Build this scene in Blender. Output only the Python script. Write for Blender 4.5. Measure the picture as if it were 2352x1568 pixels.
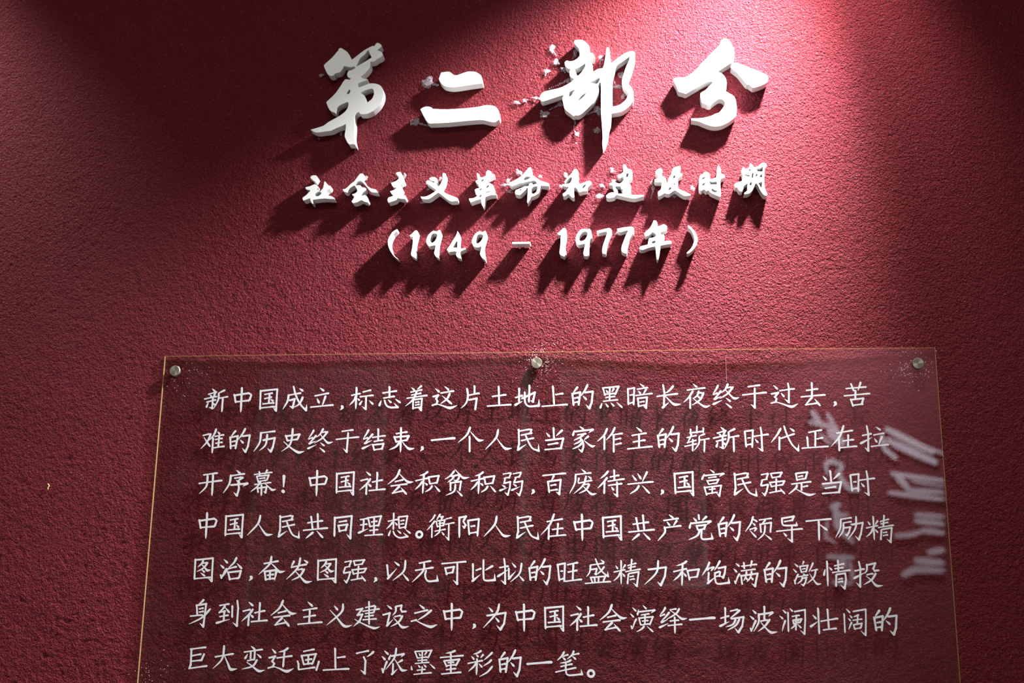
import bpy, bmesh, math, random
import numpy as np
from mathutils import Vector, Matrix
from mathutils.geometry import tessellate_polygon

# ------------------------------------------------------------------ scene, camera, light
scene = bpy.context.scene
for o in list(bpy.data.objects):
    bpy.data.objects.remove(o, do_unlink=True)
COL = scene.collection
ZO = 1.95                       # height of the panel's top edge above the floor
scene.view_settings.view_transform = 'Standard'
scene.view_settings.look = 'None'
scene.view_settings.gamma = 1.0
scene.view_settings.use_curve_mapping = False
scene.view_settings.exposure = 0.0
scene.cycles.max_bounces = 8
scene.cycles.transparent_max_bounces = 16
scene.cycles.sample_clamp_indirect = 4.0

FPX, PITCH, YAW, ROLL, CX, CZ, CD = [2687.237892, 0.239106, 0.104272, 0.012614, 0.809116, -0.449559, 1.91992]
cam_d = bpy.data.cameras.new('camera')
cam = bpy.data.objects.new('camera', cam_d)
COL.objects.link(cam)
cam_d.sensor_width = 36.0
cam_d.lens = FPX * 36.0 / 2352.0
cp, sp = math.cos(PITCH), math.sin(PITCH)
cy, sy = math.cos(YAW), math.sin(YAW)
cr, sr = math.cos(ROLL), math.sin(ROLL)
rt = Vector((cy, sy, 0)); fw = Vector((-sy * cp, cy * cp, sp)); up = rt.cross(fw)
r2 = rt * cr + up * sr; u2 = up * cr - rt * sr
m = Matrix((r2, u2, -fw)).transposed().to_4x4()
m.translation = Vector((CX, -CD, CZ + ZO))
cam.matrix_world = m
cam_d.clip_start = 0.05
cam_d.dof.use_dof = True
cam_d.dof.focus_distance = 1.93
cam_d.dof.aperture_fstop = 3.2
scene.camera = cam

world = bpy.data.worlds.new('world')
scene.world = world
world.use_nodes = True
world.node_tree.nodes['Background'].inputs[0].default_value = (0.75, 0.8, 0.8, 1)
world.node_tree.nodes['Background'].inputs[1].default_value = 0.02


def spot(name, loc, aim, power, size, blend, radius, col=(1, 1, 1)):
    d = bpy.data.lights.new(name, 'SPOT')
    d.energy = power; d.spot_size = math.radians(size); d.spot_blend = blend
    d.shadow_soft_size = radius; d.color = col
    o = bpy.data.objects.new(name, d)
    COL.objects.link(o)
    o.location = loc
    o.rotation_euler = (Vector(aim) - Vector(loc)).to_track_quat('-Z', 'Y').to_euler()
    return o


def area(name, loc, aim, power, sx, sy_, col=(1, 1, 1)):
    d = bpy.data.lights.new(name, 'AREA')
    d.shape = 'RECTANGLE'; d.size = sx; d.size_y = sy_; d.energy = power; d.color = col
    o = bpy.data.objects.new(name, d)
    COL.objects.link(o)
    o.location = loc
    o.rotation_euler = (Vector(aim) - Vector(loc)).to_track_quat('-Z', 'Y').to_euler()
    return o


# wall washers close to the wall, above the frame
spot('spotlight_main', (1.20, -0.26, ZO + 0.98), (0.66, 0.0, ZO - 0.02), 610, 67, 1.0, 0.038, (0.985, 0.95, 1.0))
spot('spotlight_main_spill', (1.20, -0.26, ZO + 0.98), (1.02, 0.0, ZO + 0.34), 62, 84, 1.0, 0.038, (1.0, 0.88, 0.82))
spot('spotlight_left', (-0.72, -0.24, ZO + 1.14), (-0.62, -0.02, ZO - 0.05), 105, 80, 1.0, 0.018, (1.0, 0.88, 0.86))
# ceiling panels of the exhibition room, and the lamp that washes the opposite wall
area('ceiling_panel_near', (0.5, -2.7, 3.85), (0.5, -2.7, 0), 70, 3.0, 0.6, (0.93, 1.0, 0.93))
area('ceiling_panel_far', (0.5, -4.3, 3.85), (0.5, -4.3, 0), 38, 3.0, 0.6, (0.93, 1.0, 0.95))
spot('spotlight_calligraphy', (2.4, -4.4, 3.8), (2.5, -5.5, 2.2), 850, 80, 0.6, 0.03, (0.93, 0.9, 1.0))


# ------------------------------------------------------------------ materials
def mat(name):
    m_ = bpy.data.materials.new(name); m_.use_nodes = True
    nt = m_.node_tree; nt.nodes.clear()
    out = nt.nodes.new('ShaderNodeOutputMaterial')
    return m_, nt, out


def N(nt, kind, **kw):
    n = nt.nodes.new(kind)
    for k, v_ in kw.items():
        if hasattr(n, k): setattr(n, k, v_)
        else: n.inputs[k.replace('_', ' ')].default_value = v_
    return n


def L(nt, a, b): nt.links.new(a, b)


def noise(nt, vec, scale, detail=2.0, rough=0.5, dist=0.0):
    n = nt.nodes.new('ShaderNodeTexNoise')
    n.inputs['Scale'].default_value = scale; n.inputs['Detail'].default_value = detail
    n.inputs['Roughness'].default_value = rough; n.inputs['Distortion'].default_value = dist
    L(nt, vec, n.inputs['Vector'])
    return n


def principled(name, col, rough=0.5, metal=0.0, bump=None, spec=0.5, var=0.0, vscale=20.0):
    m_, nt, out = mat(name)
    p = nt.nodes.new('ShaderNodeBsdfPrincipled')
    p.inputs['Base Color'].default_value = (*col, 1); p.inputs['Roughness'].default_value = rough
    p.inputs['Metallic'].default_value = metal; p.inputs['Specular IOR Level'].default_value = spec
    tc = nt.nodes.new('ShaderNodeTexCoord')
    if var:
        n = noise(nt, tc.outputs['Object'], vscale, 4)
        mx = nt.nodes.new('ShaderNodeMix'); mx.data_type = 'RGBA'; mx.blend_type = 'MULTIPLY'
        mr = nt.nodes.new('ShaderNodeMapRange')
        mr.inputs['To Min'].default_value = 1 - var; mr.inputs['To Max'].default_value = 1 + var
        L(nt, n.outputs['Fac'], mr.inputs['Value'])
        mx.inputs[0].default_value = 1.0
        mx.inputs[6].default_value = (*col, 1)
        L(nt, mr.outputs['Result'], mx.inputs[7]); L(nt, mx.outputs[2], p.inputs['Base Color'])
    if bump:
        n = noise(nt, tc.outputs['Object'], bump[0], 4)
        b = nt.nodes.new('ShaderNodeBump'); b.inputs['Strength'].default_value = bump[1]
        b.inputs['Distance'].default_value = bump[2]
        L(nt, n.outputs['Fac'], b.inputs['Height']); L(nt, b.outputs['Normal'], p.inputs['Normal'])
    L(nt, p.outputs[0], out.inputs[0])
    return m_


def stucco():
    m_, nt, out = mat('red_stucco_paint')
    p = nt.nodes.new('ShaderNodeBsdfPrincipled')
    p.inputs['Roughness'].default_value = 0.5
    p.inputs['Specular IOR Level'].default_value = 0.05
    tc = nt.nodes.new('ShaderNodeTexCoord')
    v = tc.outputs['Object']
    # grain: crowded rounded lumps with pits, broken up by finer noise
    a = noise(nt, v, 265, 2.5, 0.55, 0.4)
    b = noise(nt, v, 640, 1.0, 0.6, 0.2)
    c = noise(nt, v, 34, 2.0, 0.5, 0.0)
    def ma(op, x, y):
        n = nt.nodes.new('ShaderNodeMath'); n.operation = op
        for i, t in enumerate((x, y)):
            if isinstance(t, (int, float)): n.inputs[i].default_value = t
            else: L(nt, t, n.inputs[i])
        return n.outputs[0]
    h = ma('ADD', ma('MULTIPLY', a.outputs['Fac'], 1.0), ma('MULTIPLY', b.outputs['Fac'], 0.30))
    h = ma('ADD', h, ma('MULTIPLY', c.outputs['Fac'], 0.2))
    bm_ = nt.nodes.new('ShaderNodeBump')
    bm_.inputs['Strength'].default_value = 1.0; bm_.inputs['Distance'].default_value = 0.0066
    L(nt, h, bm_.inputs['Height']); L(nt, bm_.outputs['Normal'], p.inputs['Normal'])
    # colour: brick red with slightly purple and slightly orange drifts, pale specks painted in as the sparkle of lit grains
    big = noise(nt, v, 3.0, 3.0)
    cr_ = nt.nodes.new('ShaderNodeValToRGB')
    cr_.color_ramp.elements[0].position = 0.35; cr_.color_ramp.elements[0].color = (0.116, 0.0128, 0.0170, 1)
    cr_.color_ramp.elements[1].position = 0.65; cr_.color_ramp.elements[1].color = (0.120, 0.0138, 0.0215, 1)
    L(nt, big.outputs['Fac'], cr_.inputs['Fac'])
    sp_ = noise(nt, v, 520, 1.0)
    mr = nt.nodes.new('ShaderNodeMapRange')
    mr.inputs['From Min'].default_value = 0.725; mr.inputs['From Max'].default_value = 0.80
    L(nt, sp_.outputs['Fac'], mr.inputs['Value'])
    mx = nt.nodes.new('ShaderNodeMix'); mx.data_type = 'RGBA'
    L(nt, mr.outputs['Result'], mx.inputs[0]); L(nt, cr_.outputs['Color'], mx.inputs[6])
    mx.inputs[7].default_value = (0.34, 0.20, 0.22, 1)
    L(nt, mx.outputs[2], p.inputs['Base Color'])
    L(nt, p.outputs[0], out.inputs[0])
    return m_


def acrylic():
    m_, nt, out = mat('clear_dusty_acrylic')
    tr = nt.nodes.new('ShaderNodeBsdfTransparent'); tr.inputs[0].default_value = (0.97, 0.965, 0.955, 1)
    tr0 = nt.nodes.new('ShaderNodeBsdfTransparent')
    gl = nt.nodes.new('ShaderNodeBsdfGlossy'); gl.inputs['Roughness'].default_value = 0.0
    df = nt.nodes.new('ShaderNodeBsdfDiffuse'); df.inputs[0].default_value = (0.62, 0.58, 0.52, 1)
    fr = nt.nodes.new('ShaderNodeFresnel'); fr.inputs['IOR'].default_value = 1.50
    def ma(op, x, y):
        n = nt.nodes.new('ShaderNodeMath'); n.operation = op
        for i, t in enumerate((x, y)):
            if isinstance(t, (int, float)): n.inputs[i].default_value = t
            else: L(nt, t, n.inputs[i])
        return n.outputs[0]
    two = ma('DIVIDE', ma('MULTIPLY', fr.outputs[0], 2.0), ma('ADD', fr.outputs[0], 1.0))   # both faces of the sheet
    m1 = nt.nodes.new('ShaderNodeMixShader'); L(nt, two, m1.inputs[0])
    L(nt, tr.outputs[0], m1.inputs[1]); L(nt, gl.outputs[0], m1.inputs[2])
    tc = nt.nodes.new('ShaderNodeTexCoord')
    sm = noise(nt, tc.outputs['Object'], 9, 5, 0.6, 1.2)
    fine = noise(nt, tc.outputs['Object'], 160, 3, 0.7)
    mr = nt.nodes.new('ShaderNodeMapRange')
    mr.inputs['From Min'].default_value = 0.35; mr.inputs['From Max'].default_value = 0.8
    mr.inputs['To Min'].default_value = 0.0; mr.inputs['To Max'].default_value = 0.012
    L(nt, sm.outputs['Fac'], mr.inputs['Value'])
    mr2 = nt.nodes.new('ShaderNodeMapRange')
    mr2.inputs['From Min'].default_value = 0.66; mr2.inputs['From Max'].default_value = 0.80
    mr2.inputs['To Max'].default_value = 0.05
    L(nt, fine.outputs['Fac'], mr2.inputs['Value'])
    dust = ma('ADD', mr.outputs['Result'], mr2.outputs['Result'])
    m2 = nt.nodes.new('ShaderNodeMixShader'); L(nt, dust, m2.inputs[0])
    L(nt, m1.outputs[0], m2.inputs[1]); L(nt, df.outputs[0], m2.inputs[2])
    ge = nt.nodes.new('ShaderNodeNewGeometry')
    m3 = nt.nodes.new('ShaderNodeMixShader'); L(nt, ge.outputs['Backfacing'], m3.inputs[0])
    L(nt, m2.outputs[0], m3.inputs[1]); L(nt, tr0.outputs[0], m3.inputs[2])
    L(nt, m3.outputs[0], out.inputs[0])
    return m_


def glue_mat():
    m_, nt, out = mat('dried_glue')
    p = nt.nodes.new('ShaderNodeBsdfPrincipled')
    p.inputs['Base Color'].default_value = (0.52, 0.47, 0.51, 1); p.inputs['Roughness'].default_value = 0.3
    tr = nt.nodes.new('ShaderNodeBsdfTransparent')
    tc = nt.nodes.new('ShaderNodeTexCoord')
    n = noise(nt, tc.outputs['Object'], 330, 3, 0.6, 1.5)
    mr = nt.nodes.new('ShaderNodeMapRange')
    mr.inputs['From Min'].default_value = 0.40; mr.inputs['From Max'].default_value = 0.60
    mr.inputs['To Min'].default_value = 0.15; mr.inputs['To Max'].default_value = 0.8
    L(nt, n.outputs['Fac'], mr.inputs['Value'])
    b = nt.nodes.new('ShaderNodeBump'); b.inputs['Distance'].default_value = 0.002
    L(nt, n.outputs['Fac'], b.inputs['Height']); L(nt, b.outputs['Normal'], p.inputs['Normal'])
    mx = nt.nodes.new('ShaderNodeMixShader')
    L(nt, mr.outputs['Result'], mx.inputs[0]); L(nt, tr.outputs[0], mx.inputs[1]); L(nt, p.outputs[0], mx.inputs[2])
    L(nt, mx.outputs[0], out.inputs[0])
    return m_


def brushed():
    m_, nt, out = mat('brushed_steel')
    p = nt.nodes.new('ShaderNodeBsdfPrincipled')
    p.inputs['Base Color'].default_value = (0.20, 0.19, 0.145, 1); p.inputs['Metallic'].default_value = 0.6
    p.inputs['Roughness'].default_value = 0.38; p.inputs['Anisotropic'].default_value = 0.8
    t = nt.nodes.new('ShaderNodeTangent'); t.direction_type = 'RADIAL'; t.axis = 'Y'
    L(nt, t.outputs[0], p.inputs['Tangent'])
    L(nt, p.outputs[0], out.inputs[0])
    return m_


def edge_mat():
    m_, nt, out = mat('edge_glow_yellow')
    d = nt.nodes.new('ShaderNodeBsdfDiffuse'); d.inputs[0].default_value = (0.72, 0.56, 0.26, 1)  # light yellow paints in the glow along the sheet's edge
    g = nt.nodes.new('ShaderNodeBsdfTransparent'); g.inputs[0].default_value = (1.0, 0.96, 0.85, 1)
    mx = nt.nodes.new('ShaderNodeMixShader'); mx.inputs[0].default_value = 0.20
    L(nt, g.outputs[0], mx.inputs[1]); L(nt, d.outputs[0], mx.inputs[2]); L(nt, mx.outputs[0], out.inputs[0])
    return m_


M_WALL = stucco()
M_FLOOR = principled('grey_floor_tile', (0.50, 0.47, 0.46), 0.35, var=0.06)
M_CEIL = principled('white_ceiling_paint', (0.55, 0.56, 0.55), 0.9)
M_ROOM = principled('dark_red_wall_paint', (0.11, 0.018, 0.024), 0.8, var=0.1, vscale=3)
M_PVC = principled('white_pvc_board', (0.70, 0.71, 0.685), 0.42, bump=(260, 0.12, 0.001), var=0.02, vscale=60)
M_VINYL = principled('white_vinyl_lettering', (0.48, 0.49, 0.497), 0.45, spec=0.2)
M_ACR = acrylic()
M_EDGE = edge_mat()
M_GLUE = glue_mat()
M_STEEL = brushed()
M_FLAKE = principled('plaster_flake', (0.42, 0.30, 0.32), 0.5)
M_THREAD = principled('yellow_green_thread', (0.62, 0.66, 0.22), 0.6)
M_SCR = principled('scratched_acrylic', (0.20, 0.10, 0.10), 0.5)
M_BOARD = principled('pale_display_board', (0.21, 0.19, 0.215), 0.6, var=0.15, vscale=2.5)
M_BRUSHCH = principled('white_painted_lettering', (0.82, 0.80, 0.84), 0.5)


# ------------------------------------------------------------------ helpers
def link(name, me, material, parent=None, **props):
    o = bpy.data.objects.new(name, me)
    COL.objects.link(o)
    if material and not me.materials: me.materials.append(material)
    if parent: o.parent = parent
    for k, v_ in props.items(): o[k] = v_
    return o


def empty(name, loc, **props):
    o = bpy.data.objects.new(name, None); COL.objects.link(o); o.location = loc
    o.empty_display_size = 0.02
    for k, v_ in props.items(): o[k] = v_
    return o


def box_me(name, lo, hi):
    bm = bmesh.new()
    vs = [bm.verts.new((x, y, z)) for x in (lo[0], hi[0]) for y in (lo[1], hi[1]) for z in (lo[2], hi[2])]
    for f in ((0, 1, 3, 2), (4, 6, 7, 5), (0, 4, 5, 1), (2, 3, 7, 6), (0, 2, 6, 4), (1, 5, 7, 3)):
        bm.faces.new([vs[i] for i in f])
    bmesh.ops.recalc_face_normals(bm, faces=bm.faces)
    me = bpy.data.meshes.new(name); bm.to_mesh(me); bm.free()
    return me


def decode(s):
    out = []
    for part in s.split('|'):
        x = y = 0; pts = []
        for t in part.split(' '):
            a, b = t.split(','); x += int(a); y += int(b); pts.append((x * 1e-4, y * 1e-4))
        out.append(pts)
    return out


def plate_me(name, loops, y_back, y_front, chamfer=0.0, back=True):
    """Cut-out plate: loops[0..] outline(s) and holes in the XZ plane, from y_back to y_front (front has the smaller y)."""
    verts, faces = [], []
    idx = 0
    flat = []
    for lp in loops:
        flat += lp
    tris = tessellate_polygon([[Vector((p[0], p[1], 0)) for p in lp] for lp in loops])
    n = len(flat)
    verts += [(p[0], y_front, p[1]) for p in flat]
    verts += [(p[0], y_back, p[1]) for p in flat]
    for t in tris:
        a, b, c = (flat[i] for i in t)
        ar = (b[0] - a[0]) * (c[1] - a[1]) - (c[0] - a[0]) * (b[1] - a[1])
        if abs(ar) < 1e-14: continue
        t = tuple(t) if ar > 0 else (t[0], t[2], t[1])
        faces.append(t)
        if back: faces.append((t[0] + n, t[2] + n, t[1] + n))
    k = 0
    for lp in loops:
        m_ = len(lp)
        for i in range(m_):
            j = (i + 1) % m_
            faces.append((k + i, k + i + n, k + j + n, k + j))
        k += m_
    me = bpy.data.meshes.new(name)
    me.from_pydata(verts, [], faces)
    bm = bmesh.new(); bm.from_mesh(me)
    bmesh.ops.recalc_face_normals(bm, faces=bm.faces)
    bm.to_mesh(me); bm.free()
    me.update()
    return me


def pip(p, lp):
    c = False; j = len(lp) - 1
    for i in range(len(lp)):
        if (lp[i][1] > p[1]) != (lp[j][1] > p[1]) and p[0] < (lp[j][0] - lp[i][0]) * (p[1] - lp[i][1]) / (lp[j][1] - lp[i][1]) + lp[i][0]: c = not c
        j = i
    return c


def islands(loops):
    """sort loops into outlines with their own holes"""
    depth = [sum(pip(l[0], o) for o in loops if o is not l) for l in loops]
    outs = [(l, []) for l, d in zip(loops, depth) if d % 2 == 0]
    for l, d in zip(loops, depth):
        if d % 2 == 1:
            best = min((o for o in outs if pip(l[0], o[0])), key=lambda o: abs(area_of(o[0])), default=None)
            if best: best[1].append(l)
    return outs


def area_of(l): return 0.5 * sum(l[i - 1][0] * l[i][1] - l[i][0] * l[i - 1][1] for i in range(len(l)))


def glyph_me(name, loops, y_back, y_front):
    meshes = [plate_me(name, [o] + hs, y_back, y_front, back=False) for o, hs in islands(loops)]
    if len(meshes) == 1: return meshes[0]
    bm = bmesh.new()
    for q_ in meshes:
        bm.from_mesh(q_); bpy.data.meshes.remove(q_)
    me = bpy.data.meshes.new(name); bm.to_mesh(me); bm.free()
    return me


# ------------------------------------------------------------------ the room
X0, X1, YO, ZC = -2.6, 4.2, -5.5, 3.95
# the stuccoed wall carries real relief where it is seen: a dense grid, plain boards around it
def wall_relief():
    xa, xb, za, zb = -0.50, 1.62, ZO - 0.72, ZO + 0.80
    nx, nz = 820, 588
    rng = np.random.default_rng(7)
    def smooth_noise(sx, sz):
        g = rng.normal(size=(nz, nx))
        F = np.fft.rfft2(g)
        kx = np.fft.rfftfreq(nx)[None, :]; kz = np.fft.fftfreq(nz)[:, None]
        F *= np.exp(-0.5 * ((kx * sx * 6.28) ** 2 + (kz * sz * 6.28) ** 2))
        r = np.fft.irfft2(F, (nz, nx)); return r / r.std()
    h = 0.00026 * smooth_noise(0.7, 0.6) + 0.00008 * smooth_noise(2.2, 1.8) + 0.0002 * smooth_noise(16, 13)
    h = np.clip(h, -0.0018, 0.0012) - 0.0012
    h[0, :] = h[-1, :] = 0; h[:, 0] = h[:, -1] = 0
    x, z = np.meshgrid(np.linspace(xa, xb, nx), np.linspace(za, zb, nz))
    co = np.stack([x, np.maximum(-h, 0), z], -1).reshape(-1, 3).astype(np.float32)
    i = np.arange(nz - 1)[:, None] * nx + np.arange(nx - 1)[None, :]
    f = np.stack([i, i + 1, i + nx + 1, i + nx], -1).reshape(-1, 4).astype(np.int32)
    return co, f, (xa, xb, za, zb)


co, fq, (xa, xb, za, zb) = wall_relief()
co[:, 1] = np.where(co[:, 1] == 0, 0, co[:, 1])
ex = [(X0, 0, 0), (xa, 0, 0), (xb, 0, 0), (X1, 0, 0), (X0, 0, za), (X1, 0, za), (X0, 0, zb), (X1, 0, zb), (X0, 0, ZC), (xa, 0, ZC), (xb, 0, ZC), (X1, 0, ZC)]
nb = len(co); nx = 820; nz = 588
c00, c10, c01, c11 = 0, nx - 1, (nz - 1) * nx, nz * nx - 1
ef = [(nb, nb + 1, c00, nb + 4), (nb + 1, nb + 2, c10, c00), (nb + 2, nb + 3, nb + 5, c10), (nb + 4, c00, c01, nb + 6),
      (c10, nb + 5, nb + 7, c11), (nb + 6, c01, nb + 9, nb + 8), (c01, c11, nb + 10, nb + 9), (c11, nb + 7, nb + 11, nb + 10)]
allv = np.vstack([co, np.array(ex, np.float32)])
allf = np.vstack([fq, np.array(ef, np.int32)])
me = bpy.data.meshes.new('wall_back')
me.vertices.add(len(allv)); me.vertices.foreach_set('co', allv.ravel())
me.loops.add(allf.size); me.loops.foreach_set('vertex_index', allf.ravel())
me.polygons.add(len(allf)); me.polygons.foreach_set('loop_start', np.arange(0, allf.size, 4, dtype=np.int32))
me.update(calc_edges=True)
me.polygons.foreach_set('use_smooth', np.ones(len(allf), bool))
link('wall_back', me, M_WALL, kind='structure')

link('floor', box_me('floor', (X0, YO, -0.05), (X1, 0.0, 0.0)), M_FLOOR, kind='structure')
link('ceiling', box_me('ceiling', (X0, YO, ZC), (X1, 0.0, ZC + 0.05)), M_CEIL, kind='structure')
link('wall_front', box_me('wall_front', (X0, YO - 0.1, 0), (X1, YO, ZC)), M_ROOM, kind='structure')
link('wall_left', box_me('wall_left', (X0 - 0.1, YO, 0), (X0, 0.0, ZC)), M_ROOM, kind='structure')
link('wall_right', box_me('wall_right', (X1, YO, 0), (X1 + 0.1, 0.0, ZC)), M_ROOM, kind='structure')

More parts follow.
